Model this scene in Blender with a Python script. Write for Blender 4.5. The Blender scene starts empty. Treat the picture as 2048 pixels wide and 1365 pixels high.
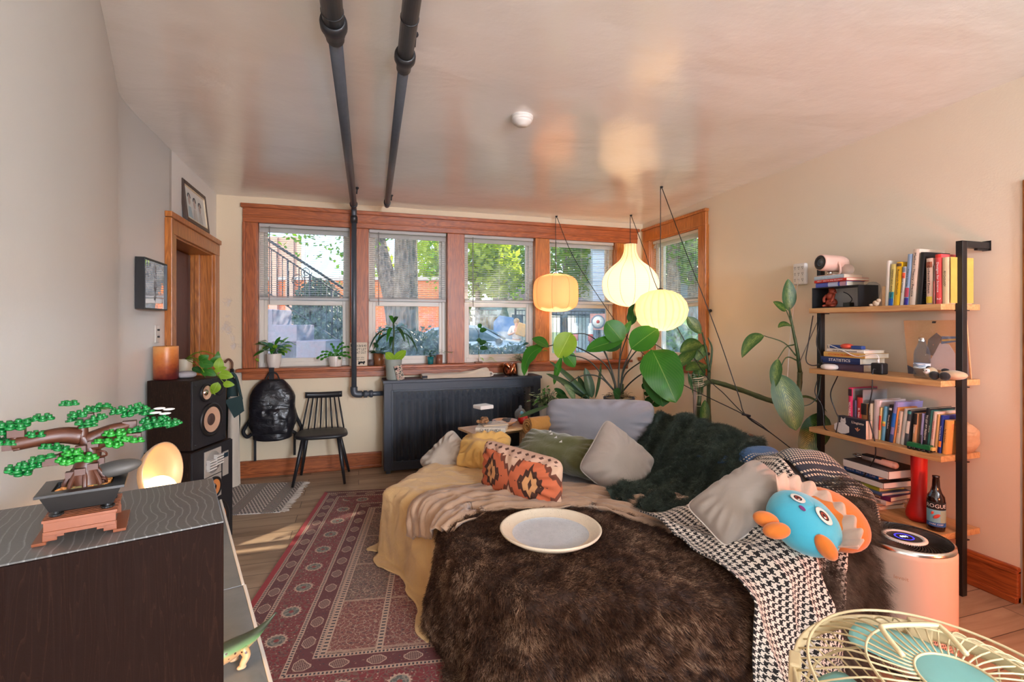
import bpy, bmesh, math, random
import numpy as np
from mathutils import Vector, Matrix, noise as mnoise
random.seed(7)
SC = bpy.context.scene
COL = SC.collection
PI = math.pi
R = math.radians
V = Vector
# ---------------------------------------------------------------- camera geometry (2048 x 1365 frame)
F, CX, CY, CAMZ = 980.0, 1024.0, 650.0, 1.45
FW = V((0.2987, 0.9543, 0)).normalized()
RT = V((FW.y, -FW.x, 0))
CAM = V((0, 0, CAMZ))
def ray(px, py):
    return FW + RT * ((px - CX) / F) + V((0, 0, (CY - py) / F))
def AT(px, py, t):
    return CAM + ray(px, py) * t
def PY(px, py, Y):
    d = ray(px, py); return CAM + d * (Y / d.y)
def PX(px, py, X):
    d = ray(px, py); return CAM + d * (X / d.x)
def PZ(px, py, z=0.0):
    d = ray(px, py); return CAM + d * ((z - CAMZ) / d.z)
def lin(c):
    return tuple(((x / 255) / 12.92 if x / 255 <= 0.04045 else ((x / 255 + 0.055) / 1.055) ** 2.4) for x in c[:3])
def lerp(a, b, t): return a + (b - a) * t
def sstep(a, b, x):
    t = min(1, max(0, (x - a) / (b - a))); return t * t * (3 - 2 * t)
def nz(p, s=1.0, seed=0.0):
    return mnoise.noise(V((p[0] * s + seed * 7.31, p[1] * s - seed * 3.17, p[2] * s + seed)))
def frame_m(o, x, y, z):
    m = Matrix.Identity(4)
    for i in range(3):
        m[i][0], m[i][1], m[i][2], m[i][3] = x[i], y[i], z[i], o[i]
    return m
def look_m(o, z, up=V((0, 0, 1))):
    z = V(z).normalized(); x = V(up).cross(z)
    if x.length < 1e-4: x = V((1, 0, 0))
    x.normalize(); y = z.cross(x)
    return frame_m(o, x, y, z)
def TR(x, y, z, rz=0, rx=0, ry=0):
    return Matrix.Translation((x, y, z)) @ Matrix.Rotation(rz, 4, 'Z') @ Matrix.Rotation(ry, 4, 'Y') @ Matrix.Rotation(rx, 4, 'X')
# ---------------------------------------------------------------- mesh builder
class MB:
    def __init__(self, M=None):
        self.v = []; self.f = []; self.mi = []; self.uv = []; self.M = M or Matrix.Identity(4); self.cur = 0; self.sm = []
        self.smooth = True
    def add(self, vs, fs, uvs=None):
        n = len(self.v)
        for i, p in enumerate(vs):
            self.v.append(self.M @ V(p)); self.uv.append(uvs[i] if uvs else (0, 0))
        for f in fs:
            self.f.append([n + i for i in f]); self.mi.append(self.cur); self.sm.append(self.smooth)
        return self
    def box(self, x0, x1, y0, y1, z0, z1, M=None):
        vs = [V((x, y, z)) for z in (z0, z1) for y in (y0, y1) for x in (x0, x1)]
        if M: vs = [M @ p for p in vs]
        uv = [(0, 0), (1, 0), (0, 0), (1, 0), (0, 1), (1, 1), (0, 1), (1, 1)]
        s = self.smooth; self.smooth = False
        self.add(vs, [(0, 2, 3, 1), (4, 5, 7, 6), (0, 1, 5, 4), (2, 6, 7, 3), (0, 4, 6, 2), (1, 3, 7, 5)], uv)
        self.smooth = s; return self
    def cbox(self, c, s, M=None):
        return self.box(c[0] - s[0] / 2, c[0] + s[0] / 2, c[1] - s[1] / 2, c[1] + s[1] / 2, c[2] - s[2] / 2, c[2] + s[2] / 2, M)
    def tube(self, pts, r, seg=8, caps=True, closed=False):
        pts = [V(p) for p in pts]; n = len(pts)
        rs = r if isinstance(r, (list, tuple)) else [r] * n
        vs, fs, uvs = [], [], []
        up = None
        for i in range(n):
            a = pts[(i - 1) % n] if (closed or i > 0) else pts[i]
            b = pts[(i + 1) % n] if (closed or i < n - 1) else pts[i]
            t = (b - a)
            if t.length < 1e-9: t = V((0, 0, 1))
            t.normalize()
            if up is None:
                up = V((0, 0, 1)) if abs(t.z) < 0.9 else V((1, 0, 0))
            x = up - t * up.dot(t)
            if x.length < 1e-5: x = t.orthogonal()
            x.normalize(); y = t.cross(x); up = x
            for k in range(seg):
                a_ = 2 * PI * k / seg
                vs.append(pts[i] + (x * math.cos(a_) + y * math.sin(a_)) * rs[i]); uvs.append((k / seg, i / max(1, n - 1)))
        m = n if closed else n - 1
        for i in range(m):
            j = (i + 1) % n
            for k in range(seg):
                l = (k + 1) % seg
                fs.append((i * seg + k, i * seg + l, j * seg + l, j * seg + k))
        if caps and not closed:
            fs.append(tuple(reversed(range(seg)))); fs.append(tuple((n - 1) * seg + k for k in range(seg)))
        return self.add(vs, fs, uvs)
    def lathe(self, prof, seg=24, M=None, caps=False, ang=2 * PI):
        vs, fs, uvs = [], [], []
        full = ang > 2 * PI - 1e-4
        n = len(prof); ns = seg if full else seg + 1
        for k in range(ns):
            a = ang * k / seg
            for i, (r, z) in enumerate(prof):
                p = V((r * math.cos(a), r * math.sin(a), z)); vs.append(M @ p if M else p); uvs.append((k / seg, i / max(1, n - 1)))
        for k in range(seg):
            l = (k + 1) % ns
            for i in range(n - 1):
                fs.append((k * n + i, l * n + i, l * n + i + 1, k * n + i + 1))
        if caps:
            fs.append(tuple(k * n for k in reversed(range(ns)))); fs.append(tuple(k * n + n - 1 for k in range(ns)))
        return self.add(vs, fs, uvs)
    def grid(self, nu, nv, fn, closeu=False, uvf=None):
        vs, fs, uvs = [], [], []
        for j in range(nv + 1):
            for i in range(nu + 1):
                u, v = i / nu, j / nv
                vs.append(fn(u, v)); uvs.append(uvf(u, v) if uvf else (u, v))
        w = nu + 1
        for j in range(nv):
            for i in range(nu):
                fs.append((j * w + i, j * w + i + 1, (j + 1) * w + i + 1, (j + 1) * w + i))
        return self.add(vs, fs, uvs)
    def prism(self, poly, z0, z1, M=None):
        n = len(poly)
        vs = [V((x, y, z)) for z in (z0, z1) for (x, y) in poly]
        if M: vs = [M @ p for p in vs]
        fs = [tuple(reversed(range(n))), tuple(range(n, 2 * n))] + [(i, (i + 1) % n, n + (i + 1) % n, n + i) for i in range(n)]
        s = self.smooth; self.smooth = False
        self.add(vs, fs, [(x, y) for z in (z0, z1) for (x, y) in poly]); self.smooth = s; return self
    def ball(self, c, r, seg=16, rings=10, M=None):
        r = r if isinstance(r, (tuple, list)) else (r, r, r)
        def fn(u, v):
            a, b = 2 * PI * u, PI * (v - 0.5)
            p = V((r[0] * math.cos(b) * math.cos(a), r[1] * math.cos(b) * math.sin(a), r[2] * math.sin(b)))
            if M: p = M @ p
            return p + V(c)
        return self.grid(seg, rings, fn)
    def build(self, name, mats, parent=None, world=False, bevel=0, sub=0, merge=True, solid=0, segs=2):
        me = bpy.data.meshes.new(name)
        vs = self.v
        if world and parent is not None:
            inv = chain(parent).inverted(); vs = [inv @ p for p in vs]
        me.from_pydata([tuple(p) for p in vs], [], self.f)
        if not isinstance(mats, (list, tuple)): mats = [mats]
        for m in mats: me.materials.append(m)
        uvl = me.uv_layers.new(name='UVMap')
        idx = np.empty(len(me.loops), dtype=np.int32); me.loops.foreach_get('vertex_index', idx)
        uva = np.array(self.uv, dtype=np.float32)[idx]
        uvl.data.foreach_set('uv', uva.ravel())
        me.polygons.foreach_set('material_index', np.array(self.mi, dtype=np.int32))
        me.polygons.foreach_set('use_smooth', np.array(self.sm, dtype=bool))
        if merge:
            bm = bmesh.new(); bm.from_mesh(me)
            bmesh.ops.remove_doubles(bm, verts=bm.verts, dist=1e-6)
            bmesh.ops.recalc_face_normals(bm, faces=bm.faces)
            bm.to_mesh(me); bm.free()
        me.update()
        o = bpy.data.objects.new(name, me); COL.objects.link(o)
        if parent is not None: o.parent = parent
        if bevel:
            b = o.modifiers.new('bevel', 'BEVEL'); b.width = bevel; b.segments = segs; b.limit_method = 'ANGLE'; b.angle_limit = R(50)
        if solid:
            s = o.modifiers.new('solid', 'SOLIDIFY'); s.thickness = solid; s.offset = -1
        if sub:
            s = o.modifiers.new('sub', 'SUBSURF'); s.levels = sub; s.render_levels = sub
        return o
def chain(o):
    m = o.matrix_basis.copy()
    while o.parent is not None:
        o = o.parent; m = o.matrix_basis @ m
    return m
def tag(o, label=None, cat=None, group=None, kind=None):
    if label: o['label'] = label
    if cat: o['category'] = cat
    if group: o['group'] = group
    if kind: o['kind'] = kind
    return o
def thing(name, label, cat, M=None, group=None):
    o = bpy.data.objects.new(name, None); COL.objects.link(o); o.empty_display_size = 0.05
    if M is not None:
        if isinstance(M, Matrix): o.matrix_basis = M
        else: o.location = M
    return tag(o, label, cat, group)
def struct(o):
    o['kind'] = 'structure'; return o
def copy_tree(o, parent=None):
    c = o.copy(); COL.objects.link(c)
    if parent is not None: c.parent = parent
    for ch in [x for x in bpy.data.objects if x.parent == o]: copy_tree(ch, c)
    return c
def smooth_path(pts, n=8):
    pts = [V(p) for p in pts]; out = []
    P = [pts[0] * 2 - pts[1]] + pts + [pts[-1] * 2 - pts[-2]]
    for i in range(1, len(P) - 2):
        p0, p1, p2, p3 = P[i - 1], P[i], P[i + 1], P[i + 2]
        for k in range(n):
            t = k / n
            out.append(0.5 * ((2 * p1) + (p2 - p0) * t + (2 * p0 - 5 * p1 + 4 * p2 - p3) * t * t + (3 * p1 - p0 - 3 * p2 + p3) * t ** 3))
    out.append(pts[-1]); return out
def text_part(name, s, size, M, mat, parent, width=None, extrude=0.0004, align='CENTER', world=False):
    """lettering as a thin raised mesh; text lies in the local XY plane of M, facing +Z"""
    cu = bpy.data.curves.new(name, 'FONT'); cu.body = s; cu.size = size; cu.extrude = extrude
    cu.align_x = align; cu.align_y = 'CENTER'; cu.resolution_u = 2
    ob = bpy.data.objects.new(name, cu); COL.objects.link(ob)
    bpy.context.view_layer.update()
    me = bpy.data.meshes.new_from_object(ob.evaluated_get(bpy.context.evaluated_depsgraph_get()))
    bpy.data.objects.remove(ob); bpy.data.curves.remove(cu)
    if width and len(me.vertices):
        xs = [v.co.x for v in me.vertices]; w = max(xs) - min(xs)
        if w > 0:
            k = width / w
            for v in me.vertices: v.co.x *= k
    if world and parent is not None: M = chain(parent).inverted() @ M
    me.transform(M); me.materials.clear(); me.materials.append(mat)
    o = bpy.data.objects.new(name, me); COL.objects.link(o)
    if parent is not None: o.parent = parent
    return o
def fr4(b, y0, y1, x0, x1, z0, z1, t, tb=None, tt=None, ax='X'):
    """four butt-jointed frame members around an opening"""
    tb = t if tb is None else tb; tt = t if tt is None else tt
    for (a, c, d, e) in ((x0, x0 + t, z0, z1), (x1 - t, x1, z0, z1), (x0 + t, x1 - t, z0, z0 + tb), (x0 + t, x1 - t, z1 - tt, z1)):
        if ax == 'X': b.box(a, c, y0, y1, d, e)
        else: b.box(y0, y1, a, c, d, e)
    return b
# ---------------------------------------------------------------- node graph helper
class S:
    def __init__(s, g, k): s.g = g; s.k = k
    def _b(s, op, o, rev=False):
        return s.g.math(op, o, s) if rev else s.g.math(op, s, o)
    def __add__(s, o): return s._b('ADD', o)
    def __radd__(s, o): return s._b('ADD', o)
    def __sub__(s, o): return s._b('SUBTRACT', o)
    def __rsub__(s, o): return s._b('SUBTRACT', o, True)
    def __mul__(s, o): return s._b('MULTIPLY', o)
    def __rmul__(s, o): return s._b('MULTIPLY', o)
    def __truediv__(s, o): return s._b('DIVIDE', o)
    def __gt__(s, o): return s._b('GREATER_THAN', o)
    def __lt__(s, o): return s._b('LESS_THAN', o)
    def __mod__(s, o): return s._b('FLOORED_MODULO', o)
    def abs(s): return s.g.math('ABSOLUTE', s)
    def floor(s): return s.g.math('FLOOR', s)
    def fract(s): return s.g.math('FRACT', s)
    def sin(s): return s.g.math('SINE', s)
    def min(s, o): return s._b('MINIMUM', o)
    def max(s, o): return s._b('MAXIMUM', o)
    def clamp(s): return s.min(1.0).max(0.0)
    def pw(s, o): return s._b('POWER', o)
    def band(s, a, b): return (s > a) * (s < b)
class Gm:
    def __init__(g, name):
        g.m = bpy.data.materials.new(name); g.m.use_nodes = True
        g.nt = g.m.node_tree; g.nt.nodes.clear()
        g.out = g.nt.nodes.new('ShaderNodeOutputMaterial')
    def n(g, t): return g.nt.nodes.new(t)
    def L(g, a, b): g.nt.links.new(a, b)
    def put(g, sock, val):
        if isinstance(val, S): g.L(val.k, sock)
        elif isinstance(val, bpy.types.NodeSocket): g.L(val, sock)
        else:
            if isinstance(val, (tuple, list)) and len(val) == 3 and sock.type == 'RGBA': val = (*val, 1)
            sock.default_value = val
    def math(g, op, a, b=None):
        n = g.n('ShaderNodeMath'); n.operation = op
        g.put(n.inputs[0], a)
        if b is not None: g.put(n.inputs[1], b)
        return S(g, n.outputs[0])
    def co(g, kind='Object', scale=(1, 1, 1), rot=(0, 0, 0), loc=(0, 0, 0)):
        n = g.n('ShaderNodeTexCoord'); o = n.outputs[kind]
        if scale != (1, 1, 1) or rot != (0, 0, 0) or loc != (0, 0, 0):
            m = g.n('ShaderNodeMapping'); g.L(o, m.inputs[0]); m.inputs['Scale'].default_value = scale
            m.inputs['Rotation'].default_value = rot; m.inputs['Location'].default_value = loc; o = m.outputs[0]
        return o
    def sep(g, v):
        n = g.n('ShaderNodeSeparateXYZ'); g.L(v, n.inputs[0]); return [S(g, o) for o in n.outputs]
    def comb(g, x, y, z=0.0):
        n = g.n('ShaderNodeCombineXYZ'); g.put(n.inputs[0], x); g.put(n.inputs[1], y); g.put(n.inputs[2], z); return n.outputs[0]
    def noise(g, v, scale=5, detail=3, rough=0.55, dist=0.0):
        n = g.n('ShaderNodeTexNoise'); g.L(v, n.inputs['Vector']); n.inputs['Scale'].default_value = scale
        n.inputs['Detail'].default_value = detail; n.inputs['Roughness'].default_value = rough; n.inputs['Distortion'].default_value = dist
        return S(g, n.outputs['Fac'])
    def vor(g, v, scale=5, feature='F1', rnd=1.0):
        n = g.n('ShaderNodeTexVoronoi'); n.feature = feature; g.L(v, n.inputs['Vector']); n.inputs['Scale'].default_value = scale
        n.inputs['Randomness'].default_value = rnd
        return S(g, n.outputs['Distance']), (n.outputs['Color'] if feature == 'F1' else None)
    def white(g, v):
        n = g.n('ShaderNodeTexWhiteNoise'); g.L(v, n.inputs['Vector']); return S(g, n.outputs['Value']), n.outputs['Color']
    def mix(g, f, a, b, mode='MIX'):
        n = g.n('ShaderNodeMix'); n.data_type = 'RGBA'; n.blend_type = mode
        g.put(n.inputs[0], f); g.put(n.inputs[6], a); g.put(n.inputs[7], b); return n.outputs[2]
    def ramp(g, f, stops, interp='LINEAR'):
        n = g.n('ShaderNodeValToRGB'); g.put(n.inputs[0], f); cr = n.color_ramp; cr.interpolation = interp
        while len(cr.elements) < len(stops): cr.elements.new(0.5)
        for e, (p, c) in zip(cr.elements, stops): e.position = p; e.color = (*c[:3], 1)
        return n.outputs[0]
    def bump(g, h, strength=0.3, dist=0.01):
        n = g.n('ShaderNodeBump'); g.put(n.inputs['Height'], h); n.inputs['Strength'].default_value = strength; n.inputs['Distance'].default_value = dist
        return n.outputs[0]
    def bsdf(g, col, rough=0.5, metal=0.0, normal=None, link=True, **kw):
        n = g.n('ShaderNodeBsdfPrincipled'); g.put(n.inputs['Base Color'], col); g.put(n.inputs['Roughness'], rough); g.put(n.inputs['Metallic'], metal)
        if normal is not None: g.L(normal, n.inputs['Normal'])
        for k, v in kw.items(): g.put(n.inputs[k], v)
        if link: g.L(n.outputs[0], g.out.inputs[0])
        return n.outputs[0]
    def mixs(g, f, a, b):
        n = g.n('ShaderNodeMixShader'); g.put(n.inputs[0], f); g.L(a, n.inputs[1]); g.L(b, n.inputs[2]); return n.outputs[0]
    def finish(g, sh): g.L(sh, g.out.inputs[0]); return g.m
_mats = {}
def M(name, rgb, rough=0.5, metal=0.0, var=0.12, scale=12.0, bump=0.0, bscale=60.0, **kw):
    """plain procedural material: base colour with noise variation and an optional fine bump"""
    if name in _mats: return _mats[name]
    g = Gm(name); c = lin(rgb); co = g.co()
    nzv = g.noise(co, scale, 3)
    col = g.mix(nzv, tuple(x * (1 - var) for x in c), tuple(min(1, x * (1 + var)) for x in c)) if var else c
    nrm = g.bump(g.noise(co, bscale, 3), bump, 0.004) if bump else None
    g.bsdf(col, rough, metal, nrm, **kw)
    _mats[name] = g.m; return g.m
# ---------------------------------------------------------------- materials
def wall_mat(name, rgb, rough=0.42, bump=0.25, wear=None):
    g = Gm(name); co = g.co(); c = lin(rgb)
    big = g.noise(co, 1.1, 3); fine = g.noise(co, 90, 3); mid = g.noise(co, 7, 4)
    col = g.mix(big, tuple(x * .95 for x in c), tuple(min(1, x * 1.04) for x in c))
    h = fine * 0.25 + mid * 0.5
    if wear:
        x, y, z = g.sep(co)
        x0, x1, z0, z1 = wear
        n2 = g.noise(co, 5.5, 5, 0.65)
        cx, cz = (x0 + x1) / 2, (z0 + z1) / 2
        fall = 1.0 - ((x - cx).abs() / ((x1 - x0) / 2)).pw(2.0) - ((z - cz).abs() / ((z1 - z0) / 2)).pw(4.0)
        m = ((n2 - 0.56) * 11.0 + fall * 0.9 - 0.4).clamp()
        col = g.mix(m, col, g.mix(g.noise(co, 22, 3), lin((186, 160, 136)), lin((236, 226, 214))))
        h = h - m * 1.2
    g.bsdf(col, rough, 0, g.bump(h, bump, 0.012)); return g.m
m_wall = wall_mat('plaster_cream', (228, 212, 188), 0.55, 0.18)
m_wall_l = wall_mat('plaster_gloss', (228, 226, 222), 0.36, 0.2)
m_wall_b = wall_mat('plaster_back', (232, 212, 180), 0.55, 0.22, wear=(-1.27, -1.02, 0.55, 1.75))
def ceil_mat():
    g = Gm('ceiling_paint'); co = g.co(); c = lin((240, 238, 234))
    st = g.co(scale=(1, 1.3, 1))
    big = g.noise(st, 1.6, 3, 0.5, 0.6); mid = g.noise(st, 6, 4, 0.6); fine = g.noise(co, 50, 3)
    v, _ = g.vor(g.co(scale=(1.0, 1.6, 1)), 2.0)
    scr = g.noise(g.co(scale=(2, 5, 1), rot=(0, 0, 0.5)), 4, 5, 0.7)
    h = big * 1.0 + mid * 0.30 + fine * 0.035 + (scr > 0.66) * 0.05 + v * 0.25
    col = g.mix(big, tuple(x * .95 for x in c), tuple(min(1, x * 1.04) for x in c))
    g.bsdf(col, 0.22, 0, g.bump(h, 0.22, 0.05), **{'Specular IOR Level': 0.7, 'Coat Weight': 0.6, 'Coat Roughness': 0.16}); return g.m
m_ceil = ceil_mat()
def wood(name, c1, c2, axis='X', scale=1.0, rough=0.35, bump=0.15, ring=14.0, coat=0.0):
    g = Gm(name)
    sc = {'X': (0.09, 1, 1), 'Y': (1, 0.09, 1), 'Z': (1, 1, 0.09)}[axis]
    co = g.co(scale=tuple(x * scale for x in sc))
    n1 = g.noise(co, 9, 4, 0.6, 0.6); n2 = g.noise(co, 60, 2)
    lines = ((n1 * ring).fract() - 0.5).abs() * 2.0
    f = (lines * 0.55 + n2 * 0.35 + g.noise(g.co(), 2.0, 2) * 0.25).clamp()
    col = g.ramp(f, [(0.1, lin(c1)), (0.85, lin(c2))])
    g.bsdf(col, rough, 0, g.bump(n2 * 0.5 + lines * 0.4, bump, 0.003), **{'Coat Weight': coat}); return g.m
m_oakx = wood('red_oak_x', (118, 58, 28), (180, 98, 50), 'X', 1.0, 0.38, 0.12)
m_oakz = wood('red_oak_z', (118, 58, 28), (180, 98, 50), 'Z', 1.0, 0.38, 0.12)
m_oaky = wood('red_oak_y', (116, 54, 24), (172, 90, 42), 'Y', 1.0, 0.38, 0.12)
m_honey_lit_z = wood('honey_and_lit_oak_z', (138, 76, 30), (194, 120, 56), 'Z', 1.0, 0.3, 0.1)  # honey oak of the door; also the lit copy of the red oak
m_honeyy = wood('honey_oak_y', (150, 88, 32), (208, 138, 62), 'Y', 1.0, 0.3, 0.1)
m_door = wood('mahogany_door', (58, 26, 18), (84, 38, 26), 'Z', 1.0, 0.4, 0.1)
m_shelf = wood('light_oak_shelf', (180, 128, 76), (212, 166, 112), 'Y', 1.0, 0.45, 0.1, 8)
m_ply = wood('plywood_table', (188, 142, 96), (222, 180, 132), 'X', 1.0, 0.4, 0.05, 6)
m_bark = wood('fan_wood', (80, 50, 34), (122, 82, 58), 'Z', 2.0, 0.6, 0.3)
def floor_mat():
    g = Gm('vinyl_planks'); co = g.co()
    b = g.n('ShaderNodeTexBrick'); g.L(co, b.inputs['Vector']); b.inputs['Scale'].default_value = 1.0
    b.inputs['Brick Width'].default_value = 1.2; b.inputs['Row Height'].default_value = 0.15; b.inputs['Mortar Size'].default_value = 0.0025
    b.inputs['Mortar Smooth'].default_value = 0.2; b.offset = 0.37; b.inputs['Bias'].default_value = 0.0
    b.inputs['Color1'].default_value = (0.0, 0, 0, 1); b.inputs['Color2'].default_value = (1, 1, 1, 1); b.inputs['Mortar'].default_value = (0.5, .5, .5, 1)
    tone = S(g, b.outputs['Color']); mort = S(g, b.outputs['Fac'])
    x, y, z = g.sep(co)
    gv = g.comb(x * 0.12 + tone * 3.0, y + tone * 0.7, 0.0)
    n1 = g.noise(gv, 12, 5, 0.62, 0.8); kn = g.noise(g.comb(x * 0.5, y * 1.6), 4.5, 3, 0.6)
    f = (n1 * 0.75 + tone * 0.16 + 0.03).clamp()
    col = g.ramp(f, [(0.2, lin((112, 90, 70))), (0.48, lin((166, 140, 114))), (0.8, lin((196, 172, 146)))])
    col = g.mix((kn - 0.68).max(0.0) * 5.0, col, lin((88, 66, 50)))
    col = g.mix(mort, col, lin((84, 68, 56)))
    g.bsdf(col, 0.42, 0, g.bump(n1 * 0.3 - mort * 1.0, 0.2, 0.003)); return g.m
m_floor = floor_mat()
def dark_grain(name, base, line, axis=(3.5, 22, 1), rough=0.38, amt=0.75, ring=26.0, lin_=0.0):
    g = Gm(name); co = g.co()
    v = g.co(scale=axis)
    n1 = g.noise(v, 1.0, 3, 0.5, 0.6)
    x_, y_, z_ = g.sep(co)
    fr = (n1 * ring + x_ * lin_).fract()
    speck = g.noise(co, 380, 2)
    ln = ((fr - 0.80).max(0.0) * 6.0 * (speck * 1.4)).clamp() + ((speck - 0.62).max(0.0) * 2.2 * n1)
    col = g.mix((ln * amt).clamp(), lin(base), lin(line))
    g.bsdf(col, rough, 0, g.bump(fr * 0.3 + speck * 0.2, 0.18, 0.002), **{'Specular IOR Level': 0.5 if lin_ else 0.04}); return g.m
m_cab_top = dark_grain('black_brown_top_sheen', (84, 82, 80), (176, 176, 176), (7, 5.0, 1), 0.30, 0.5, 6.0, 95.0)  # grey base holds the window sheen seen on the black-brown top
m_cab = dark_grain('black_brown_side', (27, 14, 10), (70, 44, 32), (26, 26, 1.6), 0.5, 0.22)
m_spk = dark_grain('speaker_veneer', (38, 29, 25), (96, 70, 52), (40, 40, 1.8), 0.4, 0.5)
m_spkf = M('speaker_baffle', (32, 32, 36), 0.55, bump=0.1, bscale=400)
m_black = M('black_plastic', (24, 24, 26), 0.45)
m_blackm = M('black_metal', (38, 36, 36), 0.4, 0.3)
m_chair = M('black_paint_wood', (34, 33, 36), 0.42, bump=0.05)
m_white = M('white_plastic', (228, 224, 218), 0.4, var=0.03)
m_vinyl = M('white_window_vinyl', (222, 214, 203), 0.4, var=0.05)
def blind_mat():
    g = Gm('blind_white'); p = g.bsdf(lin((236, 234, 230)), .35, 0, None, False); t = g.n('ShaderNodeBsdfTranslucent'); t.inputs[0].default_value = (.86, .86, .86, 1)
    return g.finish(g.mixs(.45, p, t.outputs[0]))
m_blind = blind_mat()
m_pipe = M('dark_pipe_paint', (74, 80, 88), 0.38, 0.15, var=0.18, scale=25, bump=0.1)
m_pipe_d = M('pipe_band', (40, 42, 46), 0.4, 0.1)
m_rad = M('radiator_navy', (44, 50, 62), 0.42, var=0.08)
m_radrib = M('radiator_ribs', (92, 84, 78), 0.4, 0.2)
m_chrome = M('chrome', (210, 205, 200), 0.18, 1.0, var=0.05)
m_grey = M('grey_plastic', (150, 148, 146), 0.45)
m_brass = M('brushed_gold', (206, 178, 146), 0.38, 0.35)
def screen_mat():
    g = Gm('perforated_screen'); u, v, _ = g.sep(g.co('UV'))
    a = u * 78.0; b = v * 78.0
    d1 = ((a.fract() - 0.5).pw(2.0) + (b.fract() - 0.5).pw(2.0))
    a2 = (a + 0.5).fract() - 0.5; b2 = (b + 0.5).fract() - 0.5
    d2 = a2.pw(2.0) + b2.pw(2.0)
    hole = (d1 < 0.075).max(d2 < 0.05)
    p = g.bsdf(lin((40, 46, 58)), 0.4, 0.2, None, False)
    t = g.n('ShaderNodeBsdfTransparent').outputs[0]
    return g.finish(g.mixs(hole, p, t))
m_screen = screen_mat()
def glass_mat(name='window_glass', haze=0.05, refl=0.09, tint=(1, 1, 1)):
    g = Gm(name); t = g.n('ShaderNodeBsdfTransparent'); t.inputs[0].default_value = (*tint, 1)
    gl = g.n('ShaderNodeBsdfGlossy'); gl.inputs['Roughness'].default_value = 0.02
    df = g.n('ShaderNodeBsdfTranslucent'); df.inputs[0].default_value = (0.8, 0.85, 0.95, 1)
    lw = g.n('ShaderNodeLayerWeight'); lw.inputs[0].default_value = 0.5
    f = S(g, lw.outputs['Facing']).pw(4.0) * 0.6
    hz = (g.noise(g.co(), 14, 4, 0.7) - 0.3).max(0.0) * (haze * 3.0)
    return g.finish(g.mixs(hz, g.mixs(f.clamp(), t.outputs[0], gl.outputs[0]), df.outputs[0]))
m_glass = glass_mat(); m_glassd = glass_mat('dusty_window_glass', 0.22)
def clear_mat(name, tint, refl=0.1, rough=0.03, dens=0.25):
    g = Gm(name); t = g.n('ShaderNodeBsdfTransparent'); t.inputs[0].default_value = (*tint, 1)
    p = g.bsdf(tint if max(tint) < .8 and dens > .3 else (.3, .32, .34), rough, 0, None, False, **{'Specular IOR Level': 0.8})
    lw = g.n('ShaderNodeLayerWeight'); lw.inputs[0].default_value = 0.4
    return g.finish(g.mixs((S(g, lw.outputs['Facing']).pw(2.0) * 0.35 + dens).clamp(), t.outputs[0], p))
m_clear = clear_mat('clear_plastic', (0.85, 0.9, 0.95), dens=0.03)
m_amber = clear_mat('amber_glass', (0.45, 0.16, 0.06), dens=0.55)
m_teal = clear_mat('teal_glass', (0.02, 0.32, 0.33), dens=0.5)
m_copperg = clear_mat('copper_glass', (0.36, 0.13, 0.08), dens=0.6)
m_bottle = M('brown_bottle_glass', (34, 14, 10), 0.06, 0, 0.02, **{'Specular IOR Level': 0.7, 'Coat Weight': 0.6, 'Coat Roughness': 0.16})
def fab(name, rgb, rough=0.9, weave=500, var=0.12, bump=0.25, sheen=0.3, wr=6.0, wrb=0.25, c2=None):
    g = Gm(name); co = g.co(); c = lin(rgb)
    n1 = g.noise(co, 4, 4); n2 = g.noise(co, weave, 2); n3 = g.noise(co, wr * 2, 4, 0.55, 0.8)
    cc = tuple(min(1, x * (1 + var)) for x in c) if c2 is None else lin(c2)
    col = g.mix(n1, tuple(x * (1 - var) for x in c), cc)
    col = g.mix(n2 * 0.25, col, tuple(x * .6 for x in c))
    g.bsdf(col, rough, 0, g.bump(n3 * wrb * 3 + n2 * bump * .25, 0.5, 0.012), **{'Sheen Weight': sheen, 'Sheen Roughness': 0.5}); return g.m
m_sheet = fab('cream_sheet', (226, 186, 128), 0.85, 600, 0.08, 0.2, 0.2, 9, 0.35)
m_duvet = fab('taupe_satin', (186, 152, 124), 0.6, 700, 0.1, 0.15, 0.3, 7, 0.3)
m_sofa = fab('grey_sofa', (150, 146, 146), 0.95, 380)
m_gcush = fab('grey_linen', (146, 144, 150), 0.92, 320, 0.1, 0.3, 0.3, 5, 0.25)
m_taupe = fab('taupe_cotton', (166, 153, 142), 0.85, 600, 0.08, 0.2, 0.3, 4, 0.3)
m_taupe_w = M('white_piping', (226, 214, 204), 0.8)
m_olive = fab('olive_velvet', (98, 98, 50), 0.8, 260, 0.2, 0.3, 0.6, 8, 0.3)
m_must = fab('mustard_cotton', (222, 176, 100), 0.85, 500, 0.12, 0.25, 0.2, 8, 0.5)
m_mustd = fab('mustard_throw', (188, 130, 60), 0.9, 300, 0.15, 0.3, 0.2, 8, 0.4)
m_linen = fab('beige_linen', (186, 172, 156), 0.9, 260, 0.1, 0.4, 0.2, 6, 0.3)
m_canvas = fab('canvas_tote', (216, 202, 184), 0.9, 420, 0.06, 0.3, 0.1, 6, 0.25)
m_towel = fab('teal_cloth', (150, 190, 185), 0.8)
def fur_mat(name, stops, rough=0.55, noise_scale=5.0):
    g = Gm(name); h = g.n('ShaderNodeHairInfo')
    n1 = g.noise(g.co(), noise_scale, 5, 0.7, 0.8)
    ic = S(g, h.outputs['Intercept']); rn = S(g, h.outputs['Random'])
    f = (n1 * 1.5 - 0.42 + (rn - 0.5) * 0.42 + (ic - 0.4) * 0.35).clamp()
    col = g.ramp(f, [(p, lin(c)) for p, c in stops])
    g.bsdf(col, rough, 0, None, True, **{'Specular IOR Level': 0.35}); return g.m
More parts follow.
